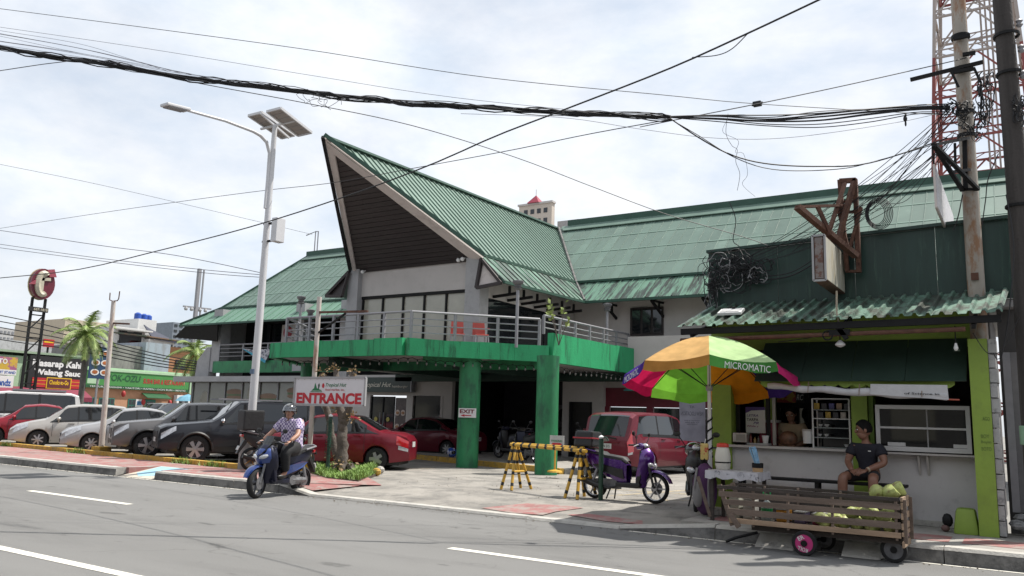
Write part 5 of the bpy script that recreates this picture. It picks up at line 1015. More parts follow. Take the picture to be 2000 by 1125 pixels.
# ------------------------------------------------------------------ people
def skinned(nodes, edges, root=0, sub=2):
    me = bpy.data.meshes.new('skeleton'); me.from_pydata([n[0] for n in nodes], edges, []); me.update()
    o = bpy.data.objects.new('skeleton', me); col.objects.link(o)
    md = o.modifiers.new('skin', 'SKIN'); md.use_smooth_shade = True; md.branch_smoothing = .4
    sv = me.skin_vertices[0].data
    for i, n in enumerate(nodes): r = n[1]; sv[i].radius = r if isinstance(r, tuple) else (r, r); sv[i].use_root = (i == root)
    s2 = o.modifiers.new('sub', 'SUBSURF'); s2.levels = sub; s2.render_levels = sub
    dg = bpy.context.evaluated_depsgraph_get(); dg.update(); ev = o.evaluated_get(dg); res = bpy.data.meshes.new_from_object(ev)
    bpy.data.objects.remove(o); return res
def chain(lst): # list of chains of (pos, radius); shared points are welded by position
    nodes, edges, idx = [], [], {}
    for c in lst:
        prev = None
        for p, r in c:
            k = tuple(round(v, 4) for v in p)
            if k not in idx: idx[k] = len(nodes); nodes.append((tuple(p), r))
            if prev is not None and prev != idx[k]: edges.append((prev, idx[k]))
            prev = idx[k]
    return nodes, edges
def to_g(me, g): g.add([v.co for v in me.vertices], [tuple(p.vertices) for p in me.polygons])
def head(g, c, face, up=(0, 0, 1), s=1.1):
    """skull, jaw, nose and ears added to g; returns local frame (right, fwd, up)"""
    f = V(face).normalized(); u = V(up); rt = f.cross(u).normalized(); u = rt.cross(f).normalized(); M = Matrix((rt, f, u)).transposed(); c = V(c)
    g.ell(c+u*.02*s, (.076*s, .095*s, .105*s), 14, 10, M); g.ell(c+f*.022*s-u*.055*s, (.058*s, .068*s, .07*s), 12, 8, M)
    g.ell(c+f*.1*s-u*.01*s, (.014*s, .02*s, .026*s), 8, 6, M); g.ell(c+f*.082*s+u*.035*s, (.055*s, .016*s, .014*s), 10, 6, M); g.ell(c+f*.085*s-u*.052*s, (.028*s, .016*s, .013*s), 8, 6, M)
    for k in (-1, 1): g.ell(c+rt*k*.077*s-u*.0*s, (.011*s, .022*s, .033*s), 8, 6, M)
    return c, rt, f, u, M
def face(o, fr, s=1.1, shirtless=None):
    c, rt, f, u, M = fr
    for k in (-1, 1):
        g = G(); g.ell(c+rt*k*.032*s+f*.088*s+u*.012*s, (.016*s, .008*s, .008*s), 8, 6, M); g.build('eye', m_white, o, smooth=True)
        g = G(); g.ell(c+rt*k*.031*s+f*.094*s+u*.012*s, (.007*s, .005*s, .007*s), 8, 6, M); g.build('pupil', m_blktxt, o, smooth=True)
        g = G(); g.ell(c+rt*k*.033*s+f*.092*s+u*.036*s, (.022*s, .007*s, .005*s), 8, 5, M); g.build('eyebrow', m_hair, o, smooth=True)
    g = G(); g.ell(c+f*.094*s-u*.055*s, (.024*s, .007*s, .006*s), 8, 5, M); g.build('mouth', mat('lips', (.25, .08, .07), .5), o, smooth=True)
def hand(g, w, d, n, side, curl=.6, s=1.):
    """palm and five fingers; d points along the hand, n out of the back of the hand"""
    d = V(d).normalized(); n = V(n); n = (n-d*n.dot(d)).normalized(); a = d.cross(n)*side; w = V(w); M = Matrix((a, d, n)).transposed()
    g.ell(w+d*.045*s, (.042*s, .055*s, .018*s), 10, 7, M)
    for i, (off, L) in enumerate(((-.032, .058), (-.011, .07), (.011, .074), (.032, .066))):
        p = w+d*.085*s+a*off*s; q = [p-d*.02*s]; dd = d.copy(); ang = 0
        for seg in range(3):
            q.append(q[-1]+dd*(L*s*(.48, .32, .28)[seg]+(.02*s if seg == 0 else 0))); ang += curl*.9; dd = (d*math.cos(ang)-n*math.sin(ang)).normalized()
        g.tube(q, [.0095*s, .009*s, .0082*s, .006*s], 6)
    p = w+d*.03*s+a*.036*s; t1 = (a*.7+d*.7-n*.25).normalized(); g.tube([p, p+t1*.04*s, p+(t1*.045+d*.025-n*.012*curl)*s], [.012*s, .0105*s, .007*s], 6)
m_hair = mat('black_hair', (.004, .0035, .0035), .75, spec=.2, var=.3, scale=40, bump=.5, bscale=90)
m_skin1 = mat('skin_light', (.42, .22, .15), .5, var=.06, scale=12); m_skin2 = mat('skin_brown', (.24, .115, .075), .5, var=.06, scale=12); m_skin3 = mat('skin_tan', (.3, .16, .11), .5, var=.06, scale=12)
m_navy = mat('navy_cotton', (.012, .012, .022), .85, var=.2, scale=12, bump=.4, bscale=14); m_short = mat('dark_shorts', (.018, .017, .02), .85, var=.2, scale=12, bump=.4, bscale=14); m_blackc = mat('black_trousers', (.01, .01, .012), .8, var=.2, bump=.4, bscale=12); m_beige = mat('beige_cotton', (.42, .33, .23), .85, var=.1, bump=.3, bscale=14); m_shoe = mat('black_shoe', (.012, .012, .012), .45)
# plaid shirt
m_plaid = mat('plaid_shirt', (.55, .5, .62), .85, var=.05); t = m_plaid.node_tree; b_ = t.nodes['Principled BSDF']; ge = t.nodes.new('ShaderNodeNewGeometry'); ck = t.nodes.new('ShaderNodeTexChecker'); ck.inputs['Scale'].default_value = 25; ck.inputs[1].default_value = (.56, .5, .62, 1); ck.inputs[2].default_value = (.15, .11, .24, 1); t.links.new(ge.outputs['Position'], ck.inputs['Vector']); t.links.new(ck.outputs[0], b_.inputs['Base Color'])
def mesh_part(name, lst, mm, parent, sub=2):
    n, e = chain(lst); me = skinned(n, e, 0, sub); me.name = name; me.materials.clear(); me.polygons.foreach_set('use_smooth', [True]*len(me.polygons)); return link(name, me, mm, parent)
def person(label, loc, rz, J, skin, face_dir, shirt, trousers, sleeves=.7, short=False, hands=None, look_up=(0, 0, 1), fat=1.):
    o = thing('person', label, 'person', loc, rz)
    j = {k: V(v) for k, v in J.items()}
    g = G(); B_ = []
    B_.append([(j['pel'], (.12*fat, .1*fat)), (j['waist'], (.12*fat, .095*fat)), (j['chest'], (.135*fat, .1*fat)), (j['neck']-V((0, 0, .04)), .06), (j['neck'], .05), (j['head']-V((0, 0, .03)), .052)])
    for s in ('l', 'r'):
        B_.append([(j['chest'], (.135*fat, .1*fat)), (j['sh'+s], .06*fat), (lerp(j['sh'+s], j['el'+s], .5), .062), (j['el'+s], .05), (lerp(j['el'+s], j['wr'+s], .4), .05), (j['wr'+s], .034)])
        B_.append([(j['pel'], (.12*fat, .1*fat)), (j['hip'+s], .095*fat), (lerp(j['hip'+s], j['kn'+s], .5), .08*fat), (j['kn'+s], .07), (lerp(j['kn'+s], j['an'+s], .35), .072), (j['an'+s], .045), (j['to'+s], .035)])
    n, e = chain(B_); to_g(skinned(n, e), g); fr = head(g, j['head'], face_dir, look_up)
    for s, k in (('l', 1), ('r', -1)):
        d, nn, curl = hands[s]; hand(g, j['wr'+s], d, nn, k, curl)
    g.build('body', skin, o, smooth=True, sharp=60); face(o, fr)
    sh = [[(j['pel']+V((0.01, 0, -.07)), (.15*fat, .13*fat)), (j['pel']+V((0, 0, .03)), (.148*fat, .128*fat)), (j['waist'], (.145*fat, .12*fat)), (j['chest'], (.155*fat, .12*fat)), (j['neck']-V((0, 0, .06)), .075)]]
    for s in ('l', 'r'): sh.append([(j['chest'], (.155*fat, .12*fat)), (j['sh'+s], .08*fat), (lerp(j['sh'+s], j['el'+s], sleeves*.6), .086), (lerp(j['sh'+s], j['el'+s], sleeves), .09)])
    mesh_part('shirt', sh, shirt, o)
    tr = [[(j['pel']+V((0, 0, .05)), (.13*fat, .12*fat)), (j['pel'], (.14*fat, .12*fat))]]
    for s in ('l', 'r'):
        c = [(j['pel'], (.14*fat, .12*fat)), (j['hip'+s], .11*fat), (lerp(j['hip'+s], j['kn'+s], .5), .096*fat)]
        c += [(lerp(j['hip'+s], j['kn'+s], .86), .088)] if short else [(j['kn'+s], .105), (lerp(j['kn'+s], j['an'+s], .4), .1), (lerp(j['kn'+s], j['an'+s], .96), .082)]
        tr.append(c)
    mesh_part('shorts' if short else 'trousers', tr, trousers, o)
    for s in ('l', 'r'):
        d = (j['to'+s]-j['an'+s]); d.z = 0; d.normalize(); M = Matrix((d.cross(V((0, 0, 1))), d, V((0, 0, 1)))).transposed(); g = G(); g.ell(j['to'+s]-d*.06-V((0, 0, .0)), (.046, .13, .045), 10, 7, M); g.build('shoe', m_shoe, o, smooth=True)
    return o, fr
# rider (in the scooter's frame)
J = dict(pel=(-.26, 0, .94), waist=(-.27, 0, 1.12), chest=(-.22, 0, 1.32), neck=(-.17, 0, 1.49), head=(-.14, .0, 1.615), shl=(-.2, .2, 1.41), shr=(-.2, -.2, 1.41), ell=(-.02, .34, 1.18), elr=(-.02, -.34, 1.18), wrl=(.19, .33, 1.06), wrr=(.19, -.33, 1.06), hipl=(-.2, .11, .92), hipr=(-.2, -.11, .92), knl=(.2, .24, .86), knr=(.2, -.22, .86), anl=(.1, .2, .45), anr=(.12, -.18, .45), tol=(.26, .2, .39), tor=(.28, -.18, .39))
rd, fr = person('person in helmet and checked shirt riding the blue scooter', RB, RBZ, J, m_skin1, (.93, .36, -.05), m_plaid, m_blackc, .72, hands=dict(l=((.6, .0, -.2), (.2, 0, 1), .9), r=((.6, 0, -.2), (.2, 0, 1), .9)), fat=1.75)
c, rt, f, u, M = fr; g = G()
q = []; fcs = []; n = 18
for i in range(9):
    th = lerp(0, R(118), i/8)
    for k in range(n):
        a = 2*math.pi*k/n; d = V((math.sin(th)*math.sin(a), math.sin(th)*math.cos(a), math.cos(th))); fr_ = max(0, math.cos(a)); lim = lerp(1., .62, fr_**1.5)
        th2 = th*lim; d = V((math.sin(th2)*math.sin(a), math.sin(th2)*math.cos(a), math.cos(th2))); q.append(c+u*.03+M @ V((d.x*.128, d.y*.148, d.z*.135)))
for i in range(8):
    for k in range(n): fcs.append((i*n+k, i*n+(k+1) % n, (i+1)*n+(k+1) % n, (i+1)*n+k))
g.add(q, fcs); m_helmet = mat('helmet_black', (.015, .015, .016), .15, coat=1., var=.1, c2=(.35, .35, .36), c2amt=.6, c2pos=(.56, .6), scale=5); hm = g.build('helmet', m_helmet, rd, smooth=True)
md = hm.modifiers.new('thick', 'SOLIDIFY'); md.thickness = .012; md.offset = 1
g = G(); q = []; fcs = []
for i in range(5):
    for k in range(11):
        a = R(lerp(-75, 75, k/10)); zz = lerp(.035, .115, i/4); rr = lerp(1.06, .86, i/4); q.append(c+u*zz+M @ V((math.sin(a)*.135*rr, math.cos(a)*.158*rr, 0)))
for i in range(4):
    for k in range(10): fcs.append((i*11+k, i*11+k+1, (i+1)*11+k+1, (i+1)*11+k))
g.add(q, fcs); g.build('visor', mat('visor', (.12, .13, .15), .08, .2, coat=1.), rd, smooth=True)
for s in (-1, 1): g = G(); g.tube([c+rt*s*.1+u*.0, c+rt*s*.085-u*.07+f*.03, c-u*.115+f*.05], .009, 5); g.build('chin_strap', m_blk, rd)
g = G(); w_ = V(J['wrl']); g.lathe([(.033, -.01), (.036, -.01), (.036, .01), (.033, .01)], (0, 0, 0), 12, 'X', caps=False); wt = g.build('wrist_watch', m_rail, rd); wt.location = w_-V((.03, 0, 0))
g = G(); 
for s in (-1, 1): g.prism([c-u*.13+rt*s*.01+f*.06, c-u*.11+rt*s*.09+f*.0, c-u*.17+rt*s*.08+f*.07], f, .012)
g.build('collar', m_plaid, rd)
# seated man
hb_ = zb-.2; dz = hb_-.6
J = dict(pel=(0, 0, .70), waist=(.0, 0, .85), chest=(.05, 0, 1.03), neck=(.08, 0, 1.19), head=(.11, 0, 1.325), shl=(.05, .185, 1.1), shr=(.05, -.185, 1.1), ell=(.1, .27, .87), elr=(.12, -.25, .86), wrl=(.31, .09, .76), wrr=(.33, -.1, .75), hipl=(.02, .1, .69), hipr=(.02, -.1, .69), knl=(.40, .22, .66), knr=(.41, -.2, .66), anl=(.37, .22, .14), anr=(.4, -.22, .14), tol=(.5, .24, .06), tor=(.53, -.25, .06))
J = {k: (x, y, z+(dz if k[:2] not in ('an', 'to') else 0)) for k, (x, y, z) in J.items()}
p = PY(1697, 940, 13.62); sm, fr = person('person in dark shirt and shorts sitting on the black bench', (p.x, 13.66, .2), R(-104), J, m_skin2, (.55, -.8, -.08), m_navy, m_short, .62, True, dict(l=((.55, -.5, -.25), (.2, .4, 1), .7), r=((.5, .55, -.15), (.2, -.4, 1), .7)))
def haircap(o, fr, back=1., s=1., long=False):
    c, rt, f, u, M = fr; g = G(); n = 16; q = []; fcs = []
    for i in range(8):
        for k in range(n):
            a = 2*math.pi*k/n; lim = lerp(R(118 if not long else 140), R(58), max(0, math.cos(a))**.8); th = lim*i/7; d = V((math.sin(th)*math.sin(a)*.096, math.sin(th)*math.cos(a)*.118, math.cos(th)*.13)); q.append(c+u*.025+M @ (d*(1+random.uniform(-.02, .03))))
    for i in range(7):
        for k in range(n): fcs.append((i*n+k, i*n+(k+1) % n, (i+1)*n+(k+1) % n, (i+1)*n+k))
    g.add(q, fcs); 
    for k in range(9): g.ell(c+u*.1+f*lerp(.02, .09, random.random())+rt*random.uniform(-.05, .05), (.03, .03, .022), 6, 4)
    if long: g.ell(c-f*.1-u*.02, (.05, .06, .07), 8, 6)
    g.build('hair', m_hair, o, smooth=True)
haircap(sm, fr); sm.scale = (1.07, 1.07, 1.05)
g = G(); g.lathe([(.034, -.013), (.038, -.013), (.038, .013), (.034, .013)], (0, 0, 0), 12, 'X', caps=False); wt = g.build('wrist_watch', m_beige, sm); wt.location = lerp(V(J['wrl']), V(J['ell']), .12); wt.rotation_euler = (0, .4, -.7)
g = G(); g.box(V(J['chest'])+V((.118, .09, .0)), (.004, .04, .012)); g.build('shirt_logo', m_wtxt, sm)
# vendor behind the counter
J = dict(pel=(0, 0, .92), waist=(0, 0, 1.08), chest=(.02, 0, 1.27), neck=(.05, 0, 1.43), head=(.09, 0, 1.56), shl=(.02, .18, 1.35), shr=(.02, -.18, 1.35), ell=(.04, .26, 1.1), elr=(.04, -.26, 1.1), wrl=(.26, .12, 1.02), wrr=(.26, -.12, 1.02), hipl=(0, .09, .9), hipr=(0, -.09, .9), knl=(.02, .1, .5), knr=(.02, -.1, .5), anl=(0, .1, .09), anr=(0, -.1, .09), tol=(.12, .1, .05), tor=(.12, -.1, .05))
p = PY(1547, 850, 14.72); vd, fr = person('person in beige shirt standing behind the eatery counter', (p.x, 14.78, .28), R(-95), J, m_skin3, (.85, .1, -.35), m_beige, m_short, .75, hands=dict(l=((.6, -.3, 0), (0, .3, 1), .7), r=((.6, .3, 0), (0, -.3, 1), .7)), fat=1.35); haircap(vd, fr, long=True)
p = V((p.x, 14.45, 1.32)); g = G(); g.ell(p+V((0, 0, .1)), (.16, .1, .13), 10, 7); o = g.build('plastic_bag', mat('brown_bag', (.2, .1, .06), .4, var=.5, scale=14, bump=.6, bscale=20), None, smooth=True); tag(o, 'crumpled brown plastic bag held over the counter by the vendor', 'bag')
# ------------------------------------------------------------------ parasol
def fabric(name, c, tr=.45):
    if name in MT: return MT[name]
    M = bpy.data.materials.new(name); M.use_nodes = True; t = M.node_tree; t.nodes.clear(); n = t.nodes.new; k = t.links.new
    out = n('ShaderNodeOutputMaterial'); d = n('ShaderNodeBsdfDiffuse'); tl = n('ShaderNodeBsdfTranslucent'); mx = n('ShaderNodeMixShader'); mx.inputs[0].default_value = tr
    g = n('ShaderNodeNewGeometry'); no = n('ShaderNodeTexNoise'); no.inputs['Scale'].default_value = 5; no.inputs['Detail'].default_value = 6; k(g.outputs['Position'], no.inputs['Vector'])
    mr = n('ShaderNodeMapRange'); mr.inputs[1].default_value = .3; mr.inputs[2].default_value = .7; mr.inputs[3].default_value = .82; mr.inputs[4].default_value = 1.1; k(no.outputs[0], mr.inputs[0])
    v = n('ShaderNodeVectorMath'); v.operation = 'SCALE'; v.inputs[0].default_value = c; k(mr.outputs[0], v.inputs['Scale']); k(v.outputs[0], d.inputs[0]); k(v.outputs[0], tl.inputs[0]); k(d.outputs[0], mx.inputs[1]); k(tl.outputs[0], mx.inputs[2]); k(mx.outputs[0], out.inputs[0]); MT[name] = M; return M
UC = V((-4.42, 13.0, .2)); o = thing('parasol', 'multicoloured market parasol with orange, green, purple and pink panels', 'parasol', UC); UR, UZ, UA = 1.38, 2.2, 2.87
TILT = Matrix.Rotation(R(-10), 4, V((math.cos(R(19)), math.sin(R(19)), 0)))
TILT = Matrix.Translation((0, 0, 2.4)) @ TILT @ Matrix.Translation((0, 0, -2.4))
cols = {'beige': (.75, .47, .2), 'pale': (.56, .78, .4), 'purple': (.09, .05, .3), 'pink': (.6, .04, .2), 'orange': (.85, .3, .02), 'green': (.2, .5, .05), 'red': (.55, .015, .08)}
order = ['beige', 'pale', 'pink', 'purple', 'orange', 'green', 'red', 'purple']; a0 = R(-71-45)
def up_(a, k, sag=0.): # point on the canopy at angle a, fraction k from top
    return TILT @ V((math.cos(a)*UR*k, math.sin(a)*UR*k, UA-(UA-UZ)*(k**1.5)-sag))
for i, cn in enumerate(order):
    s, e = a0+i*math.pi/4, a0+(i+1)*math.pi/4; g = G(); q = []; f = []; nu, nk = 6, 7
    for k in range(nk+1):
        for j in range(nu+1):
            t_ = j/nu; kk = k/nk; A, Bv = up_(s, kk), up_(e, kk); p = lerp(A, Bv, t_); p.z -= .05*math.sin(math.pi*t_)*kk; q.append(p)
    vq = []
    for j in range(nu+1):
        t_ = j/nu; p = lerp(up_(s, 1.0), up_(e, 1.0), t_); p.z -= .05*math.sin(math.pi*t_)+.15+.02*math.sin(t_*9+i); rr = V((p.x, p.y, 0)).normalized(); p += rr*.04; vq.append(p)
    vg = G(); vg.add(q[-(nu+1):]+vq, [(j, j+1, nu+j+2, nu+j+1) for j in range(nu)])
    for k in range(nk):
        for j in range(nu): b = k*(nu+1)+j; f.append((b, b+1, b+nu+2, b+nu+1))
    g.add(q, f); c = cols[cn]; cp = g.build('canopy_panel', fabric('fabric_'+cn, c), o, smooth=True, sharp=60); vg.build('valance', fabric('valance_'+cn, {'beige': (.5, .25, .07), 'pale': (.07, .25, .06)}.get(cn, c)), cp, smooth=True)
    A = up_(s, 1.0); tip = G(); tip.tube([V((0, 0, UA-.03)), up_(s, .5)-V((0, 0, .02)), A-V((0, 0, .01))], .008, 5); tip.build('rib', m_blk, o); g = G(); g.tube([V((0, 0, 2.0)), up_(s, .6)-V((0, 0, .03))], .007, 5); g.build('strut', m_blk, o)
G().tube([(0, 0, .0), (0, 0, 1.2), (0, 0, UA)], [.04, .034, .024], 10).build('pole', m_lampw, o, smooth=True)
G().lathe([(.05, 1.96), (.06, 2.0), (.05, 2.06)], (0, 0, 0), 10).build('hub', m_rail, o)
g = G(); g.box((0, 0, .06), (.4, .4, .1)); g.build('base', m_kerb, o, bevel=.02)
G().tube([(.045*math.cos(i*.9), .045*math.sin(i*.9), .9+i*.022) for i in range(30)], .014, 5).build('wrapped_cable', m_blk, o)
s, e = a0+math.pi/4, a0+math.pi/2; A, Bv = up_(s, 1.0), up_(e, 1.0); mid = (A+Bv)/2+V((0, 0, -.13)); nn = V((mid.x, mid.y, 0)).normalized(); rt = (Bv-A).normalized()
text('lettering', 'MICROMATIC', frame(UC+mid+nn*.03+rt*.05, rt, (0, 0, 1)), (.72, .1), m_wtxt, o, ext=.02)
A, Bv = up_(a0-math.pi/4, 1.0), up_(a0, 1.0); mid = (A+Bv)/2+V((0, 0, -.13)); nn = V((mid.x, mid.y, 0)).normalized(); text('lettering', 'MICROMATIC', frame(UC+mid+nn*.03, (Bv-A), (0, 0, 1)), (.72, .1), m_wtxt, o, ext=.02)
# ------------------------------------------------------------------ wooden cart
m_wood = mat('grey_wood', (.17, .125, .1), .85, var=.3, scale=5, stretch=(.3, 3, 3), bump=.4, bscale=40); m_wood2 = mat('pale_wood', (.36, .25, .17), .85, var=.25, scale=5, stretch=(.3, 3, 3), bump=.3, bscale=40); m_wood3 = mat('dark_wood', (.06, .048, .042), .9, var=.35, scale=5, stretch=(.3, 3, 3), bump=.5, bscale=30)
NY = 11.12; xr = PY(1760, 1040, NY).x; FY = NY+.62
o = thing('coconut_cart', 'weathered slatted wooden cart with pink wheel at the kerb', 'cart', ((-2.6), 11.45, 0)); CZ = lambda v: PY(1760, v, NY).z
def plank(a, b, wd, ht, mm=m_wood, nm='plank'): G().bar(a, b, wd, ht).build(nm, mm, o, world=True, bevel=.004)
lev = [(972.6, 980, 1401, m_wood3), (984.7, 996.8, 1404, m_wood), (1001.6, 1013.3, 1413, m_wood), (1020.6, 1034, 1420, m_wood), (1041, 1052, 1424, m_wood2)]
for i, (v0, v1, ul, mm) in enumerate(lev):
    z0, z1 = CZ(v1), CZ(v0); zc = (z0+z1)/2; xl = PY(ul, 1000, NY).x
    plank((xl, NY, zc+random.uniform(-.004, .004)), (xr, NY+random.uniform(-.006, .006), zc), .022, z1-z0, mm)
    plank((xl+.03, FY, zc+.01), (xr, FY, zc), .022, (z1-z0)*.9, m_wood3)
zt, zbm = CZ(973), CZ(1052)
for x in (-3.2, -2.75, -2.2, xr-.05):
    for y in (NY+.025, FY-.025): plank((x, y, zbm-.03), (x, y, zt-.01), .045, .03, m_wood, 'upright')
for x in [-3.3+i*.2 for i in range(10)]: plank((x, NY+.02, zbm+.03), (x, FY-.02, zbm+.03), .15, .02, m_wood3, 'floor_board')
for i, (v0, v1) in enumerate(((970, 977), (981, 992), (1000, 1012), (1019, 1032), (1036, 1045), (1055, 1065))):
    zc = PY(1778, (v0+v1)/2, NY+.3).z; plank((xr+.02, NY-.01, zc), (xr+.02, FY+.01, zc+random.uniform(-.01, .01)), .025, .075 if i not in (0, 4) else .05, m_wood2, 'end_plank')
for y in (NY+.03, FY-.03): plank((xr+.045, y, zbm-.06), (xr+.045, y, zt-.02), .03, .05, m_wood, 'end_upright')
xa, xb_ = PY(1426, 1048, NY).x+.03, PY(1402, 976, NY).x+.02
for y in (NY+.02, FY-.02): plank((xa, y, zbm-.04), (xb_, y, zt+.01), .03, .06, m_wood, 'end_upright')
for k in range(5): xx = lerp(xa, xb_, k/4); zz = lerp(zbm+.02, zt-.04, k/4); plank((xx, NY+.01, zz), (xx, FY-.01, zz), .02, .06, m_wood, 'end_plank')
plank((xa-.02, NY-.02, zbm+.12), (xa+.1, NY-.02, zbm-.05), .03, .07, m_wood); 
for y in (NY+.12, FY-.12): plank((-3.25, y, zbm-.05), (xr+.02, y, zbm-.05), .06, .06, m_wood3, 'chassis_beam')
for x, y, nm in ((PY(1571, 1060, NY-.06).x, NY-.05, 'pink'), (PY(1608, 1060, FY-.1).x, FY-.05, 'b'), (PY(1746, 1073, NY+.2).x, NY+.2, 'c')):
    g = G(); r_ = .155; g.lathe([(r_*.72, -.035), (r_*.96, -.035), (r_, -.02), (r_, .02), (r_*.96, .035), (r_*.72, .035)], (x, y, r_), 24, 'Y', closed=True); t_ = g.build('wheel', m_tyre, o, world=True, smooth=True)
    g = G(); g.lathe([(r_*.8, -.03), (r_*.8, .03)], (x, y, r_), 22, 'Y'); hub_ = g.build('hub', mat('pink_disc', (.55, .03, .2), .45, var=.1) if nm == 'pink' else mat('rim_grime', (.14, .14, .15), .7, var=.4, scale=12), t_, world=True)
    g = G(); g.lathe([(.04, -.045), (.04, -.02)], (x, y, r_), 14, 'Y'); g.build('axle_cap', m_blk, t_, world=True)
    if nm == 'pink':
        for s_, dz, an in (('ROLL', -.055, 2.9), ('ER', .06, .5)): Mf = frame((x, y-.032, r_), (math.cos(an), 0, math.sin(an)), (-math.sin(an), 0, math.cos(an))) @ Matrix.Translation((0, .075, 0)); text('lettering', s_, Mf, (.13 if len(s_) > 2 else .08, .05), m_wtxt, hub_, bold=.02, ext=.002)
G().tube([(PY(1571, 1060, NY).x, NY-.05, .155), (PY(1608, 1060, FY).x, FY-.05, .155)], .018, 6).build('axle', m_blk, o, world=True)
G().tube([(-3.2, 11.3, .2), (-3.5, 11.35, .1), (-3.65, 11.4, .03)], .022, 6).build('tow_bar', m_blk, o, world=True)
for x0, x1, lab in ((-3.25, -2.75, 'left sloping concrete ramp slab against the kerb behind the cart'), (-2.15, -1.7, 'right sloping concrete ramp slab against the kerb under the cart')):
    g = G(); g.prism([(x0, KY+.02, 0.005), (x0, KY-.3, .005), (x0, KY-.28, .03), (x0, KY+.0, .17)], V((1, 0, 0)), x1-x0); tag(g.build('kerb_wedge', m_kerb, None), lab, 'ramp')
# coconuts
m_coco = mat('green_coconut', (.4, .45, .14), .55, var=.3, scale=9, c2=(.2, .13, .06), c2amt=.85, c2pos=(.53, .62)); random.seed(11)
def coco_mesh():
    g = G(); n, m2 = 14, 10; q = []; f = []
    for i in range(m2+1):
        th = math.pi*i/m2
        for k in range(n):
            a = 2*math.pi*k/n; r_ = .095*(1+.045*math.cos(3*a))*(1+.08*math.cos(th)); q.append((r_*math.sin(th)*math.cos(a), r_*math.sin(th)*math.sin(a), -.125*math.cos(th)))
    for i in range(m2):
        for k in range(n): f.append((i*n+k, i*n+(k+1) % n, (i+1)*n+(k+1) % n, (i+1)*n+k))
    g.add(q, f); return g
def coco_cut():
    g = coco_mesh(); v2 = []
    for p in g.v: v2.append(V((p.x, p.y, min(p.z, .055+.25*p.x)))); 
    g.v = v2; return g
cm = coco_mesh().build('coconut', m_coco, None, smooth=True); cme = cm.data; bpy.data.objects.remove(cm); cc = coco_cut().build('coconut', m_coco, None, smooth=True, sharp=30); ccm = cc.data; bpy.data.objects.remove(cc)
tops = [(1713, 961, NY+.2, (1.4, .3, .3), cme, 'rounded green coconut on top of the cart, nearest the seated person'), (1742, 960, NY+.18, (.6, 1.0, .9), ccm, 'cut green coconut on top of the cart, middle of the three'), (1757, 955, NY+.36, (1.2, .2, 1.9), ccm, 'hollowed coconut half at the right end of the cart top')]
for u, v, y, rot, me, lab in tops: c = link('coconut', me, None); p = PY(u, v, y); c.location = p; c.rotation_euler = rot; tag(c, lab, 'coconut', 'coconuts on the cart')
for i in range(20):
    c = link('coconut', cme if i % 3 else ccm, None); lay = i//9
    c.location = (xr-.13-.19*(i % 5)-(.05 if lay else 0)-random.uniform(0, .03), NY+.13+.18*((i//5) % 3)+random.uniform(-.02, .02), zbm+.1+.135*(i//10)*(1 if i % 5 < 3 else .3)); c.rotation_euler = (random.uniform(0, 3), random.uniform(0, 3), random.uniform(0, 3)); c.scale = (.85,)*3; tag(c, 'green coconut heaped between the cart slats', 'coconut', 'coconuts inside the cart')
# goods in the cart
def bottle(o, h, r, mm, cap, capm): g = G(); g.lathe([(r, 0), (r, h*.62), (r*.8, h*.75), (r*.3, h*.88), (r*.3, h)], (0, 0, 0), 14); g.build('bottle_body', mm, o, smooth=True); g = G(); g.lathe([(r*.36, h), (r*.36, h+cap), (r*.1, h+cap+.005)], (0, 0, 0), 12); g.build('cap', capm, o, smooth=True)
m_clear = mat('clear_plastic', (.5, .55, .53), .15, var=.1, trans=.5); m_gcap = mat('green_cap', (.02, .35, .1), .4)
p = PY(1498, 1010, NY+.2); o = thing('water_bottle', 'large clear water bottle with green handle cap in the cart', 'bottle', (p.x, NY+.2, zbm+.05)); bottle(o, .3, .075, m_clear, .04, m_gcap); g = G(); g.tube([(-.045, 0, .31), (-.04, 0, .38), (.0, 0, .4), (.05, 0, .37), (.05, 0, .32)], .01, 6); g.build('handle', m_gcap, o); g = G(); g.lathe([(.077, .08), (.077, .16)], (0, 0, 0), 14, caps=False); g.build('label', m_gcap, o)
for u, lab, c, h in ((1438, 'pale carton box in the left end of the cart', (.42, .42, .36), .3), (1465, 'grey carton box beside the water bottle in the cart', (.5, .48, .44), .26), (1530, 'orange plastic tub between the cart slats', (.7, .3, .03), .16), (1565, 'violet bundle between the cart slats', (.2, .15, .25), .14), (1600, 'crimson bundle in the middle of the cart', (.3, .03, .06), .13)):
    p = PY(u, 1010, NY+.25); o = thing('cart_carton' if u < 1500 else 'cart_bundle', lab, 'box' if u < 1500 else 'bundle', (p.x, NY+.3, zbm+.045)); g = G(); g.box((0, 0, h/2), (.14, .3, h)); g.build('body', mat('goods%d' % u, c, .6, var=.2, scale=9), o, bevel=.02); g = G(); g.box((0, 0, h+.012), (.145, .31, .02)); g.build('lid', mat('goods_lid', (.6, .58, .52), .6), o, bevel=.006)
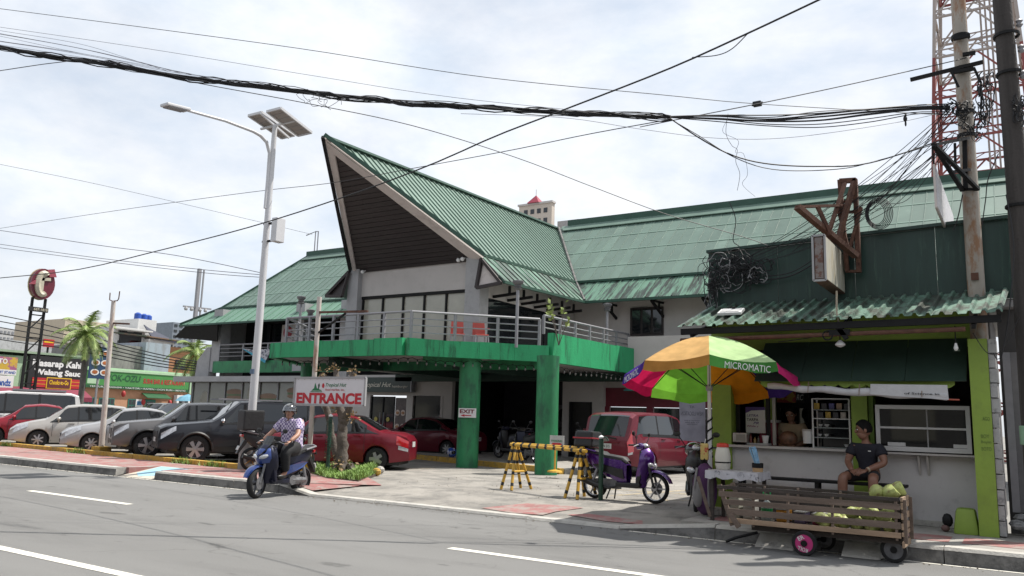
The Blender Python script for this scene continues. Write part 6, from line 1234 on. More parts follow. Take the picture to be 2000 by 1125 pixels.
# ------------------------------------------------------------------ table with printed cloth, jug and tub
A, Bq, C_ = PY(1378, 938, 12.2), PY(1464, 926, 12.2), PX(1498, 934, PY(1464, 926, 12.2).x); tz = PY(1420, 921, 12.2).z; x0, x1 = A.x, Bq.x+.0; y0, y1 = 12.2, 12.85
o = thing('stall_table', 'small wooden table under a grey printed plastic cloth beside the cart', 'table', ((x0+x1)/2, 12.5, .2)); m_cloth = mat('printed_cloth', (.55, .54, .58), .5, var=.06, c2=(.16, .16, .2), c2amt=.8, c2pos=(.56, .62), scale=7)
G().span((x0, y0, tz-.02), (x1+.12, y1, tz)).build('tabletop', m_wood, o, world=True)
g = G(); 
def skirt(a, b, n=9):
    q = []; 
    for i in range(n+1):
        p = lerp(V(a), V(b), i/n); d = (V(b)-V(a)).normalized(); nn = V((d.y, -d.x, 0)); w_ = .012*math.sin(i*1.7); q += [p+V((0, 0, .004)), p+nn*(.01+w_)+V((0, 0, -.11-.02*math.sin(i*2.3)))]
    g.add(q, [(2*i, 2*i+1, 2*i+3, 2*i+2) for i in range(n)])
cs = [V((x0-.005, y0-.005, tz)), V((x1+.125, y0-.005, tz)), V((x1+.125, y1+.005, tz)), V((x0-.005, y1+.005, tz))]; g.add([c+V((0, 0, .004)) for c in cs], [(0, 1, 2, 3)])
for i in range(4): skirt(cs[i], cs[(i+1) % 4])
g.build('tablecloth', m_cloth, o, world=True, smooth=False)
for x in (x0+.08, x1+.05):
    for y in (y0+.06, y1-.06): G().bar((x, y, .2), (x, y, tz-.02), .05).build('leg', m_wood3, o, world=True)
G().bar((x0+.05, y0+.05, .25), (x0-.12, y0, tz-.1), .05).build('brace', m_wood, o, world=True)
p = PY(1412, 915, 12.6); o = thing('white_drink_jug', 'large white plastic jug with red lid on the printed cloth', 'jug', (p.x, 12.6, tz+.006)); g = G(); g.lathe([(.1, 0), (.115, .06), (.12, .2), (.1, .31), (.085, .34)], (0, 0, 0), 18); g.build('body', mat('jug_white', (.66, .63, .56), .4, var=.05), o, smooth=True); g = G(); g.lathe([(.092, .34), (.095, .35), (.09, .39), (.05, .405), (.01, .405)], (0, 0, 0), 18); g.build('lid', mat('jug_red', (.6, .05, .03), .4), o, smooth=True)
g = G(); g.lathe([(.121, .1), (.123, .11), (.121, .12)], (0, 0, 0), 18, caps=False); g.build('band', m_blk, o)
p = PY(1480, 922, 12.5); o = thing('straw_tub', 'brown tub with black label and blue plastic straws on the table', 'tub', (p.x, 12.5, tz+.006)); g = G(); g.lathe([(.075, 0), (.08, .12), (.07, .125)], (0, 0, 0), 16); g.build('tub', mat('tub_tan', (.5, .32, .16), .5), o, smooth=True); g = G(); g.lathe([(.082, .06), (.084, .13)], (0, 0, 0), 16, caps=False); g.build('label', m_blk, o); g = G(); random.seed(4)
for i in range(16): a = random.uniform(0, 6.28); g.tube([(.03*math.cos(a), .03*math.sin(a), .1), (-.07+.05*math.cos(a), .04*math.sin(a), .32+random.uniform(0, .06))], .009, 5)
g.build('straws', mat('blue_plastic', (.25, .45, .65), .25, var=.3, scale=20), o)
p = PY(1376, 882, 12.75); o = thing('hanging_pouch', 'yellow printed plastic pouch hanging on the parasol pole', 'pouch', p); g = G(); g.box((0, 0, 0), (.13, .05, .26)); g.build('pouch', mat('pouch_yellow', (.6, .45, .15), .35, c2=(.5, .05, .03), c2amt=1, c2pos=(.55, .58), scale=8), o, bevel=.02); g = G(); g.tube([(0, 0, .12), (.02, 0, .2)], .008, 5); g.build('neck', m_white, o)
# black motorbike seen head-on with helmet and rucksack
mb = scooter('dark_motorbike', 'black motorbike facing the road beside the parasol pole', (-4.83, 13.55, .2), R(-72), m_mtrim, m_mtrim, R_=.28, rimm=m_rimd, big=False)
p = PY(1355, 878, 13.25); g = G(); g.ell(p, (.15, .17, .12), 16, 10); o = thing('helmet', 'black helmet resting on the handlebar of the dark motorbike', 'helmet', p); g = G(); g.ell((0, 0, 0), (.15, .17, .125), 16, 10); g.build('shell', mat('helmet_gloss', (.015, .015, .017), .2, coat=1), o, smooth=True); g = G(); g.bar((-.02, -.16, -.03), (.1, -.13, -.03), .03); g.build('visor_edge', m_rail, o)
p = PY(1377, 955, 12.6); o = thing('rucksack', 'purple and grey rucksack hanging from the dark motorbike', 'rucksack', p); m_pb = mat('purple_fabric', (.07, .02, .085), .8, var=.2, bump=.3, bscale=25); g = G(); g.ell((0, 0, 0), (.2, .14, .4), 14, 10); g.build('bag', m_pb, o, smooth=True); g = G(); g.ell((-.08, -.11, -.08), (.09, .06, .2), 10, 8); g.build('pocket', mat('grey_fabric', (.25, .24, .24), .85), o, smooth=True); 
for s in (-1, 1): g = G(); g.tube([(s*.1, -.08, .32), (s*.11, -.16, .05), (s*.1, -.12, -.25)], .018, 6); g.build('strap', mat('grey_fabric', (.25, .24, .24), .85), o)
g = G(); g.tube([(-.05, 0, .38), (0, -.02, .46), (.05, 0, .38)], .012, 6); g.build('handle', m_blk, o)
# ------------------------------------------------------------------ striped barricade
m_by = mat('barrier_yellow', (.62, .36, .04), .5, var=.12, scale=8, c2=(.3, .2, .06), c2amt=.5, c2pos=(.58, .7)); m_bb = mat('barrier_black', (.014, .014, .014), .6)
o = thing('striped_barricade', 'yellow and black striped pipe barricade across the driveway', 'barricade', (-8.5, 14.8, .15))
def striped(a, b, r_, name, n=6, par=o):
    a, b = V(a), V(b); t_ = G().tube([a, b], r_, 10).build(name, m_by, par, world=True, smooth=True)
    for i in range(n): k = (i+.5)/n; h_ = .28/n; g = G(); g.tube([lerp(a, b, k-h_/2), lerp(a, b, k+h_/2)], r_*1.04, 10, caps=True); g.build('black_band', m_bb, t_, world=True, smooth=True)
def zat(p): return .154 if p.y > 13.45 else .1
tops_ = []
for apex, feet in (((1004, 872), ((984, 947), (995, 961), (1020, 954), (1032, 960))), ((1133, 882), ((1109, 973), (1120, 976), (1146, 969), (1158, 972)))):
    fp = [PZ(u, v, .155) for u, v in feet]; c = sum(fp, V((0, 0, 0)))/4; ap = PY(*apex, c.y); ap.x = c.x+(ap.x-c.x)*.6; tops_.append(ap)
    dx = V((.13, .0, 0)); dy = V((0, .33, 0))
    ft = [c+V((-.18, -.3, 0)), c+V((.12, -.36, 0)), c+V((-.1, .36, 0)), c+V((.2, .3, 0))]
    for i, f in enumerate(ft): f.z = .155; striped(f, ap+V((-.03 if i % 2 == 0 else .03, -.04 if i < 2 else .04, .02)), .032, 'leg', 4)
    G().tube([lerp(ft[1], ap, .42), lerp(ft[3], ap, .42)], .025, 8).build('crossbar', m_by, o, world=True, smooth=True)
a, b = tops_; d = (b-a).normalized(); striped(a-d*.1+V((0, -.06, .04)), b+d*.2+V((0, -.06, .02)), .036, 'pipe', 9); striped(a-d*.15+V((0, .07, .05)), b+d*.05+V((0, .07, .06)), .036, 'pipe', 9)
for p_, lab, h in ((PZ(1173, 979, .13), 'slim dark green bollard post in front of the purple scooter', 850), (V((-14.05, 14.15, .2)), 'dark green post wrapped in tinsel beside the bare tree', 808)):
    o = thing('bollard', lab, 'bollard', p_); u_ = 1178 if h == 850 else 630; zt = PY(u_, h, p_.y).z-p_.z; m_gp = mat('post_green', (.012, .05, .03), .5, var=.2)
    G().tube([(0, 0, 0), (0, 0, zt-.06)], .045, 10).build('post', m_gp, o, smooth=True); G().lathe([(.05, zt-.06), (.05, zt-.03), (.01, zt)], (0, 0, 0), 10).build('cap', m_white, o, smooth=True)
    if h == 850: G().tube([(.02, 0, zt-.05), (.12, -.02, zt-.04), (.16, -.02, zt-.1)], .014, 6).build('hook', m_gp, o)
    else:
        g = G(); random.seed(5)
        for i in range(160): z = random.uniform(.4, zt-.15); a_ = random.uniform(0, 6.28); p = V((.05*math.cos(a_), .05*math.sin(a_), z)); g.bar(p, p+V((.05*math.cos(a_), .05*math.sin(a_), random.uniform(-.03, .03))), .012, .003)
        g.build('tinsel', mat('tinsel', (.02, .09, .05), .3, .5, var=.4, scale=30), o)
# ------------------------------------------------------------------ entrance sign with post
SYe = 14.3; a, b = PY(577, 738, SYe), PY(711, 793, SYe); o = thing('entrance_sign', 'white entrance banner sign with red capitals in front of the bare tree', 'sign', ((a.x+b.x)/2, SYe, .2)); cx_, cz_ = (a.x+b.x)/2, (a.z+b.z)/2; w_, h_ = b.x-a.x, a.z-b.z
G().span((a.x, SYe, b.z), (b.x, SYe+.03, a.z)).build('banner', mat('banner_white', (.68, .67, .7), .55, var=.04, scale=3, bump=.25, bscale=5), o, world=True)
for p, q in (((a.x, a.z), (b.x, a.z)), ((a.x, b.z), (b.x, b.z)), ((a.x, a.z), (a.x, b.z)), ((b.x, a.z), (b.x, b.z))): G().bar((p[0], SYe+.01, p[1]), (q[0], SYe+.01, q[1]), .05, .05).build('frame', m_wallgrey, o, world=True)
fr0 = lambda x, z: frame((a.x+w_*x, SYe-.001, a.z-h_*z), (1, 0, 0), (0, 0, 1))
text('lettering', 'ENTRANCE', fr0(.5, .75), (w_*.92, h_*.4), m_redtxt, o, bold=.045); text('lettering', 'Tropical Hut', fr0(.6, .28), (w_*.29, h_*.17), m_grntxt, o, bold=.012, shear=.35); text('lettering', 'food market, inc.', fr0(.59, .44), (w_*.27, h_*.1), m_redtxt, o, bold=.01)
def flat(name, pts, mm): G().prism([(a.x+w_*x, SYe-.002, a.z-h_*z) for x, z in pts], V((0, -1, 0)), .002).build(name, mm, o, world=True)
flat('emblem_roof', [(.25, .48), (.29, .38), (.30, .2), (.305, .2), (.33, .38), (.4, .46), (.4, .48)], m_grntxt); flat('emblem_base', [(.24, .5), (.24, .53), (.41, .53), (.41, .5)], m_grntxt); flat('emblem_leaf', [(.35, .42), (.345, .26), (.36, .2), (.37, .28), (.36, .42)], mat('emblem_dark', (.01, .05, .03), .6))
flat('emblem_sun', [(.42+.018*math.cos(i*.628), .29+.09*math.sin(i*.628)) for i in range(10)], m_redtxt)
for x in [.05+.09*i for i in range(11)]: flat('eyelet', [(x, .05), (x+.006, .05), (x+.006, .065), (x, .065)], m_blktxt)
q = V((PY(606, 860, 14.6).x, 14.6, .2)); tp = PY(624, 580, 14.6)-q; o = thing('sign_post', 'peeling white and rusty pole with side arm behind the entrance sign', 'post', q); G().tube([(0, 0, 0), (tp.x*.5, 0, tp.z*.5), tp], .06, 10).build('shaft', MT['white_rusty_pole'], o, smooth=True)
k1 = PY(622, 610, 14.6)-q; k2 = PY(718, 608, 14.6)-q; k3 = PY(622, 650, 14.6)-q; k4 = PY(675, 612, 14.6)-q; G().bar(k1, k2, .06, .05).build('side_arm', m_rust, o); G().bar(k3, k4, .045, .04).build('arm_brace', m_blk, o)
p = PZ(606, 905, .2); o = thing('yellow_drum', 'dented yellow plastic drum behind the rider', 'drum', (-15.0, 14.2, .2)); g = G(); g.box((0, 0, .28), (.42, .34, .5), taper=.92); g.build('body', mat('drum_yellow', (.62, .36, .02), .5, var=.15), o, bevel=.05); g = G(); g.box((0, 0, .545), (.4, .33, .03)); g.build('rim', mat('drum_yellow2', (.55, .3, .02), .5), o, bevel=.01)
# ------------------------------------------------------------------ bare multi-stem tree and planting bed
m_bark = mat('bark', (.12, .1, .085), .95, var=.35, scale=6, bump=.9, bscale=22, c2=(.25, .23, .21), c2amt=.5, c2pos=(.58, .68)); m_dry = mat('dry_leaf', (.3, .2, .1), .8, var=.3, scale=20); m_leaf = mat('leaf_green', (.11, .2, .04), .6, var=.4, scale=8)
TB = V((-14.1, 14.75, .15)); o = thing('bare_tree', 'bare lopped tree with several thick stems behind the entrance sign', 'tree', TB); random.seed(21)
def tpx(u, v, y): return PY(u, v, y)-TB
def knob(pts, r0, r1, n=14):
    q = []; rs = []
    for i in range(n+1):
        t_ = i/n*(len(pts)-1); k = min(int(t_), len(pts)-2); q.append(lerp(V(pts[k]), V(pts[k+1]), t_-k)+V((random.uniform(-.02, .02), random.uniform(-.02, .02), 0))); rs.append(lerp(r0, r1, i/n)*random.uniform(.94, 1.08))
    return q, rs
base = V((0, 0, 0)); 
for pts, r0, r1, nm in (([(0, 0, -.05), tpx(668, 860, 14.75), tpx(671, 820, 14.75)], .16, .1, 'trunk'), ([(-.1, .05, 0), tpx(648, 850, 14.8), tpx(637, 790, 14.8), tpx(628, 730, 14.8)], .1, .07, 'stem'), ([tpx(670, 825, 14.75), tpx(664, 790, 14.75), tpx(655, 722, 14.75)], .12, .07, 'stem'), ([tpx(671, 825, 14.75), tpx(683, 800, 14.75), tpx(690, 728, 14.75)], .11, .06, 'stem')):
    q, rs = knob(pts, r0, r1); G().tube(q, rs, 10).build(nm, m_bark, o, smooth=True)
for i in range(6): an = i*1.05; G().tube([(.15*math.cos(an), .15*math.sin(an), .25), (.35*math.cos(an), .35*math.sin(an), .03)], [.09, .04], 7).build('root', m_bark, o, smooth=True)
g = G()
for (u, v) in ((628, 728), (655, 722), (690, 727), (655, 800), (690, 815)):
    c = tpx(u, v, 14.7)
    for i in range(26): d = V((random.gauss(0, 1), random.gauss(0, 1), random.gauss(.3, 1))).normalized(); p = c+d*random.uniform(.02, .14); e_ = p+d*.07; s_ = d.orthogonal().normalized()*.025; g.add([p, (p+e_)/2+s_, e_, (p+e_)/2-s_], [(0, 1, 2, 3)])
g.build('dry_leaves', m_dry, o)
g = G()
for i in range(60): p = V((random.uniform(-.4, .3), random.uniform(-.4, .1), random.uniform(.1, .45))); d = V((random.gauss(0, 1), random.gauss(0, 1), random.gauss(0, .6))).normalized(); s_ = d.orthogonal().normalized()*.03; g.add([p, p+d*.05+s_, p+d*.12, p+d*.05-s_], [(0, 1, 2, 3)])
rl_ = g.build('root_litter', m_dry, o); rl_['kind'] = 'stuff'
bed = [PZ(600, 922, .2), PZ(640, 934, .2), PZ(700, 939, .2), PZ(738, 925, .2), PZ(728, 913, .2), PZ(640, 905, .2)]
g = G(); g.prism([p+V((0, 0, -.1)) for p in bed], V((0, 0, 1)), .11); struct(g.build('planting_bed', mat('bed_soil', (.09, .07, .05), .95, var=.3, scale=6, bump=.6, bscale=20)))
def inpoly(x, y, P):
    c = False
    for i in range(len(P)):
        a, b = P[i], P[i-1]
        if (a.y > y) != (b.y > y) and x < (b.x-a.x)*(y-a.y)/(b.y-a.y)+a.x: c = not c
    return c
g = G(); x0, x1, y0, y1 = min(p.x for p in bed), max(p.x for p in bed), min(p.y for p in bed), max(p.y for p in bed); n = 0
while n < 9000:
    x, y = random.uniform(x0, x1), random.uniform(y0, y1)
    if not inpoly(x, y, bed): continue
    n += 1; h = random.uniform(.05, .17)*(.55+.75*math.sin(x*3+y*2)**2); a = random.uniform(0, 6.28); d = V((math.cos(a), math.sin(a), 0)); s_ = V((-d.y, d.x, 0))*random.uniform(.004, .01); p = V((x, y, .21)); l = random.uniform(.04, .17); g.add([p-s_, p+s_, p+d*l*.5+V((0, 0, h*.75))+s_*.7, p+d*l+V((0, 0, h)), p+d*l*.5+V((0, 0, h*.75))-s_*.7], [(0, 1, 2, 3, 4)])
tag(g.build('grass', mat('grass_blade', (.2, .33, .06), .6, var=.45, scale=5), None), 'tufts of grass in the planting bed at the entrance', 'grass', kind='stuff')
g = G(); 
for i in range(700): x = random.choice((-29.5, -17.6, -19, -24.6))+random.gauss(0, .25); y = lerp(15.0, 13.75, (x+36)/19.4)-.08+random.gauss(0, .05); h = random.uniform(.05, .2); a = random.uniform(0, 6.28); p = V((x, y, .2)); d = V((math.cos(a), math.sin(a), 0)); s_ = V((-d.y, d.x, 0))*.012; g.add([p-s_, p+s_, p+d*.08+V((0, 0, h))], [(0, 1, 2)])
tag(g.build('weeds', MT['grass_blade'], None), 'weeds growing along the yellow parking kerb', 'weeds', kind='stuff')
for i, (u, v) in enumerate(((735, 926), (742, 922))):
    p = PZ(u, v, .2); o = thing('bed_stone', ('yellow painted' if i == 0 else 'pale broken')+' stone at the corner of the planting bed', 'stone', p); g = G(); g.ell((0, 0, .05), (.13, .1, .1), 8, 5); g.build('stone', m_yel if i == 0 else m_kerb, o)
# ------------------------------------------------------------------ small signs
c = COL1; o = thing('exit_sign', 'small white exit sign with red arrow on the round green column', 'sign', (c.x, c.y-.36, 2.0)); a, b = PY(896, 797, c.y-.37), PY(929, 816, c.y-.37); y = c.y-.37; G().span((a.x, y, b.z), (b.x, y+.02, a.z)).build('panel', m_white, o, world=True); mx_ = (a.x+b.x)/2; hh = a.z-b.z; ww = b.x-a.x
text('lettering', 'EXIT', frame((mx_, y-.001, b.z+hh*.66), (1, 0, 0), (0, 0, 1)), (ww*.85, hh*.42), mat('dark_red_lettering', (.2, .02, .03), .6), o, bold=.03)
G().prism([(mx_-ww*.38, y-.003, b.z+hh*.22), (mx_-ww*.15, y-.003, b.z+hh*.36), (mx_-ww*.15, y-.003, b.z+hh*.27), (mx_+ww*.25, y-.003, b.z+hh*.27), (mx_+ww*.25, y-.003, b.z+hh*.17), (mx_-ww*.15, y-.003, b.z+hh*.17), (mx_-ww*.15, y-.003, b.z+hh*.08)], V((0, -1, 0)), .002).build('arrow', m_redtxt, o, world=True)
p = PZ(1086, 922, .3); o = thing('parking_notice_stand', 'small white notice on a yellow stand before the right green column', 'sign', (p.x, p.y-.1, .3)); y = p.y-.1; a, b = PY(1074, 850, y), PY(1101, 878, y); G().tube([(p.x, y+.03, .3), (p.x, y+.03, b.z+.05)], .025, 8).build('stand_post', m_by, o, world=True); G().lathe([(.2, .3), (.18, .34), (.03, .37)], (p.x, y+.03, 0), 14).build('stand_base', m_by, o, world=True); G().span((a.x, y, b.z), (b.x, y+.02, a.z)).build('panel', mat('notice_panel', (.5, .5, .48), .6), o, world=True); mx_ = (a.x+b.x)/2; ww, hh = b.x-a.x, a.z-b.z
text('lettering', 'PARKING', frame((mx_, y-.001, b.z+hh*.6), (1, 0, 0), (0, 0, 1)), (ww*.75, hh*.15), m_grntxt, o, bold=.02); text('lettering', 'MOTORCYCLE', frame((mx_, y-.001, b.z+hh*.13), (1, 0, 0), (0, 0, 1)), (ww*.8, hh*.13), m_grntxt, o, bold=.02); G().prism([(mx_-ww*.4, y-.003, b.z+hh*.36), (mx_-ww*.25, y-.003, b.z+hh*.46), (mx_+ww*.25, y-.003, b.z+hh*.46), (mx_+ww*.4, y-.003, b.z+hh*.36), (mx_+ww*.25, y-.003, b.z+hh*.27), (mx_-ww*.25, y-.003, b.z+hh*.27)], V((0, -1, 0)), .002).build('arrow', m_redtxt, o, world=True)
y = 27.2; a, b = PY(704, 737, y), PY(801, 766, y); o = thing('hamburger_shop_sign', 'dark shop sign with pale script letters under the balcony', 'sign', ((a.x+b.x)/2, y, b.z)); G().span((a.x, y, b.z), (b.x, y+.28, a.z)).build('box', mat('sign_dark_green', (.012, .03, .025), .4), o, world=True); G().span((b.x, y+.0, b.z), (b.x+.05, y+.29, a.z)).build('side', m_rail, o, world=True); ww, hh = b.x-a.x, a.z-b.z
m_cr = mat('cream_letters', (.5, .47, .4), .5); text('lettering', 'Tropical Hut', frame((a.x+ww*.34, y-.002, b.z+hh*.45), (1, 0, 0), (0, 0, 1)), (ww*.58, hh*.42), m_cr, o, bold=.008, shear=.35); text('lettering', 'hamburger', frame((a.x+ww*.8, y-.002, b.z+hh*.36), (1, 0, 0), (0, 0, 1)), (ww*.3, hh*.22), m_cr, o, bold=.01)
# grey tarpaulin banner seen from behind
y = 15.6; a, b = PY(1326, 768, y), PY(1378, 864, y); o = thing('hanging_banner', 'grey translucent banner with reversed print hanging left of the lime pillar', 'banner', ((a.x+b.x)/2, y, b.z)); G().prism([(a.x, y, a.z+.25), (b.x, y, a.z+.25), (b.x, y, b.z), (a.x+.02, y, b.z+.02)], V((0, 1, 0)), .006).build('cloth', fabric('banner_grey', (.36, .36, .42), .4), o, world=True); m_bp = mat('banner_print', (.16, .16, .2), .7)
for s_, k, h_, ww in (('NEW LOCATION', .42, .08, .85), ('reserve a slot', .56, .03, .6), ('for the new', .6, .03, .55), ('branch now', .64, .03, .4), ('AT', .28, .05, .2), ('SOON', .13, .08, .5)): text('lettering', s_, frame(((a.x+b.x)/2, y-.001, lerp(a.z, b.z, k)), (1, 0, 0), (0, 0, 1)) @ Matrix.Scale(-1, 4, (1, 0, 0)), ((b.x-a.x)*ww, h_), m_bp, o, bold=.01)
G().bar((a.x-.05, y, a.z+.26), (b.x+.4, y, a.z+.26), .03).build('top_bar', m_blk, o, world=True)
# cloth over the left balcony rail
o = thing('printed_cloth', 'blue and white printed cloth draped over the left wing railing', 'cloth', PY(505, 690, 27.3)); g = G(); pts = [PY(u, v, 27.3) for u, v in ((473, 681), (500, 683), (527, 681), (526, 690), (517, 709), (497, 697))]; g.prism(pts, V((0, 1, 0)), .02); g.build('cloth', mat('cloth_print', (.5, .5, .55), .7, c2=(.05, .06, .1), c2amt=.9, c2pos=(.5, .55), scale=4), o, world=True); g = G(); g.prism([PY(u, v, 27.27) for u, v in ((473, 681), (497, 697), (517, 709), (519, 704), (497, 691))], V((0, 1, 0)), .015); g.build('blue_edge', mat('cloth_blue', (.05, .35, .5), .7), o, world=True)
# red plastic chairs on the balcony
def chair(loc, rz, lab):
    o = thing('plastic_chair', lab, 'chair', loc, rz, 'red plastic chairs on the balcony'); mr = mat('chair_red', (.5, .07, .05), .45)
    G().box((0, 0, .43), (.44, .44, .04)).build('seat', mr, o, bevel=.015); g = G(); g.prism([(-.2, -.21, .45), (-.2, .21, .45), (-.28, .19, .9), (-.28, -.19, .9)], V((1, 0, 0)), .03); g.build('backrest', mr, o)
    for sx in (-1, 1):
        for sy in (-1, 1): G().bar((sx*.2, sy*.2, .42), (sx*.24, sy*.23, 0), .04).build('leg', m_rail, o)
        
    for sy in (-1, 1): G().bar((-.2, sy*.22, .66), (.2, sy*.22, .64), .05, .03).build('armrest', mr, o)
z = 3.76
chair((-15.1, 20.5, z), R(-50), 'red plastic chair on the balcony beside the grey pillar'); chair((-14.5, 20.9, z), R(-40), 'red plastic chair on the balcony nearer the railing corner')
# balcony plant
p = PY(1090, 660, 21.7); o = thing('balcony_plant', 'young leafy plant growing at the balcony railing corner', 'plant', (p.x, 21.75, 3.9)); random.seed(8); lf = G()
for k in range(6):
    a = random.uniform(0, 6.28); h = random.uniform(.7, 1.35); tp = V((.35*math.cos(a), .25*math.sin(a), h)); G().tube([(0, 0, 0), tp*.5+V((0, 0, .1)), tp], [.015, .01, .006], 5).build('stem', m_bark, o)
    for j in range(7): c = tp*random.uniform(.7, 1.05); d = V((random.gauss(0, 1), random.gauss(0, 1), random.gauss(.3, .6))).normalized(); s_ = d.orthogonal().normalized()*.05; lf.add([c, c+d*.07+s_, c+d*.16, c+d*.07-s_], [(0, 1, 2, 3)])
lf.build('leaves', mat('lime_leaf', (.32, .4, .12), .5, var=.3, scale=15), o)
# string lights below the balcony edge
for lab, pp, n in (('string of bulbs under the front edge of the green balcony', [V((-20.7, 18.6, 3.28)), V((-18.2, 18.65, 3.3)), V((-15.5, 18.75, 3.3)), V((-14, 20.2, 3.28)), V((-12.6, 21.7, 3.26))], 30), ('string of bulbs under the right side of the green balcony', [V((-12.35, 21.9, 3.26)), V((-12.2, 24.6, 3.24)), V((-12.1, 27.4, 3.28))], 16)):
    o = thing('string_lights', lab, 'string lights', pp[0]); q = []
    for i in range(n*2+1):
        t_ = i/(n*2)*(len(pp)-1); k = min(int(t_), len(pp)-2); p = lerp(pp[k], pp[k+1], t_-k); q.append(p+V((0, -.12, -.05*math.sin((t_-k)*math.pi)+(.04 if i % 2 else 0))))
    G().tube(q, .009, 4).build('wire', m_blk, o, world=True)
    for i in range(n): p = q[2*i]; g = G(); g.lathe([(.012, 0), (.02, -.02), (.022, -.06)], p, 6); b_ = g.build('socket', m_blk, o, world=True); g = G(); g.lathe([(.02, -.06), (.032, -.1), (.02, -.135), (.004, -.14)], p, 7); g.build('bulb', mat('bulb_glass', (.16, .15, .14), .3), b_, world=True, smooth=True)
p = PZ(886, 893, .3); o = thing('blue_helmet', 'blue and white helmet on the platform beside the maroon sedan wheel', 'helmet', p+V((0, -.1, 0))); g = G(); g.ell((0, 0, .16), (.16, .19, .17), 14, 9); g.build('shell', mat('helmet_blue', (.02, .08, .4), .2, coat=1, c2=(.6, .6, .65), c2amt=1, c2pos=(.54, .56), scale=4), o, smooth=True); g = G(); g.box((.12, -.08, .17), (.1, .14, .1)); g.build('visor', m_cglass, o, bevel=.02)

# grit and litter in the gutter and on the forecourt
random.seed(91); g = G()
for i in range(900):
    k = random.random(); x = random.uniform(-30, 2)
    if k < .7: y = KY-abs(random.gauss(0, .12))-.02; z = .004
    else: x = random.uniform(-12, -5.4); y = random.uniform(13.6, 19); z = .156
    r_ = random.uniform(.006, .022); a = random.uniform(0, 6.28); p = V((x, y, z)); u_ = V((math.cos(a), math.sin(a), 0))*r_; v_ = V((-math.sin(a), math.cos(a), 0))*r_*random.uniform(.4, 1); g.add([p-u_, p-v_, p+u_, p+v_, p+V((0, 0, r_*random.uniform(.3, .9)))], [(0, 1, 4), (1, 2, 4), (2, 3, 4), (3, 0, 4)])
tag(g.build('gutter_grit', mat('grit', (.16, .14, .11), .9, var=.5, scale=30), None), 'scattered grit and dry litter along the gutter', 'grit', kind='stuff')
# ------------------------------------------------------------------ shops and buildings on the far left
SX = -58.0
def Q(u, v, x=SX): return PX(u, v, x)
def slab(name, a, b, mm, par, x0=SX, d=.3): # box on a plane x=x0 facing +X, from pixel corner a to b
    p, q = Q(*a, x0), Q(*b, x0); g = G(); g.span((x0-d, p.y, p.z), (x0, q.y, q.z)); return g.build(name, mm, par, world=True)
def rect(name, y0, y1, z0, z1, mm, par, x0=SX, d=.06): g = G(); g.span((x0-d, y0, z0), (x0, y1, z1)); return g.build(name, mm, par, world=True)
FY_ = lambda y, z, x=SX: frame((x+.003, y, z), (0, 1, 0), (0, 0, 1))
m_peach = mat('peach_wall', (.5, .27, .16), .8, var=.1); m_mint = mat('mint_wall', (.42, .6, .4), .8, var=.08); m_sgreen = mat('sign_green', (.06, .26, .06), .5, var=.1, scale=.5); m_teal = mat('teal_wood', (.03, .2, .15), .6); m_gold = mat('gold_letters', (.6, .35, .08), .5); m_grn3 = mat('dark_green_letters', (.012, .09, .03), .5); m_conc = mat('raw_concrete', (.26, .25, .24), .9, var=.2, scale=.6, c2=(.1, .1, .1), c2amt=.6, stretch=(1, 1, .4)); m_redp = mat('sign_red', (.5, .02, .03), .4, var=.1); m_yelp = mat('sign_yellow', (.8, .5, .02), .4)
o = thing('sushi_restaurant', 'peach restaurant with green sushi bar signboard and red lanterns', 'building', (SX, 37.5, .1))
rect('wall', 32.9, 42.4, .1, 3.1, m_peach, o, SX, 6); rect('parapet', 32.9, 42.6, 3.1, 4.55, m_mint, o, SX-.3, 5)
rect('signboard', 33.2, 41.9, 3.05, 4.25, m_sgreen, o, SX+.25, .5); rect('sign_strip', 33.2, 41.9, 3.0, 3.22, m_grn3, o, SX+.28, .06); rect('sign_frame', 32.9, 42.3, 4.26, 4.42, m_mint, o, SX+.3, .6); rect('sign_frame', 42.0, 42.3, 2.9, 4.42, m_mint, o, SX+.3, .6)
text('lettering', 'WOK-OZU', FY_(36.1, 3.82, SX+.26), (3.0, .5), m_grn3, o, bold=.02, shear=.15); text('lettering', 'SUSHI BAR & RESTAURANT', FY_(39.7, 3.7, SX+.26), (3.7, .38), m_redtxt, o, bold=.02); text('lettering', 'TEMPURA • SASHIMI • YAKITORI • RAMEN • DON BURI • BENTO', FY_(37.6, 3.11, SX+.29), (8, .12), m_wtxt, o)
rect('round_logo', 33.4, 34.3, 3.3, 4.1, m_mint, o, SX+.27, .03)
for y in (33.2, 34.6, 36.9): 
    w_ = rect('window', y, y+1.2, .9, 2.3, m_teal, o, SX+.05, .08)
    for i in range(4):
        for j in range(3): rect('pane', y+.06+i*.28, y+.3+i*.28, .98+j*.44, 1.36+j*.44, m_glass, w_, SX+.06, .03)
d_ = rect('door', 38.3, 39.2, .1, 2.3, m_teal, o, SX+.06, .1); rect('pane', 38.45, 39.05, 1.0, 2.15, m_glass, d_, SX+.07, .03)
G().prism([(SX+.1, 37.9, 2.75), (SX+.1, 40.0, 2.75), (SX+.9, 40.0, 2.4), (SX+.9, 37.9, 2.4)], V((0, 0, 1)), .05).build('door_canopy', m_grn3, o, world=True)
for i, (y, z) in enumerate(((36.2, 2.65), (37.9, 2.1), (40.2, 2.1), (41.2, 2.55))): g = G(); g.ell((SX+.45, y, z), (.16, .16, .24), 10, 7); g.build('lantern', mat('lantern_red', (.4, .03, .03), .6), o, world=True, smooth=True)
for y in (33.0, 37.8): rect('notice', y-.3, y+.3, 1.7, 2.3, m_white, o, SX+.1, .03); rect('notice_print', y-.2, y+.2, 1.85, 2.15, mat('notice_blue', (.05, .2, .4), .5), o, SX+.105, .02)
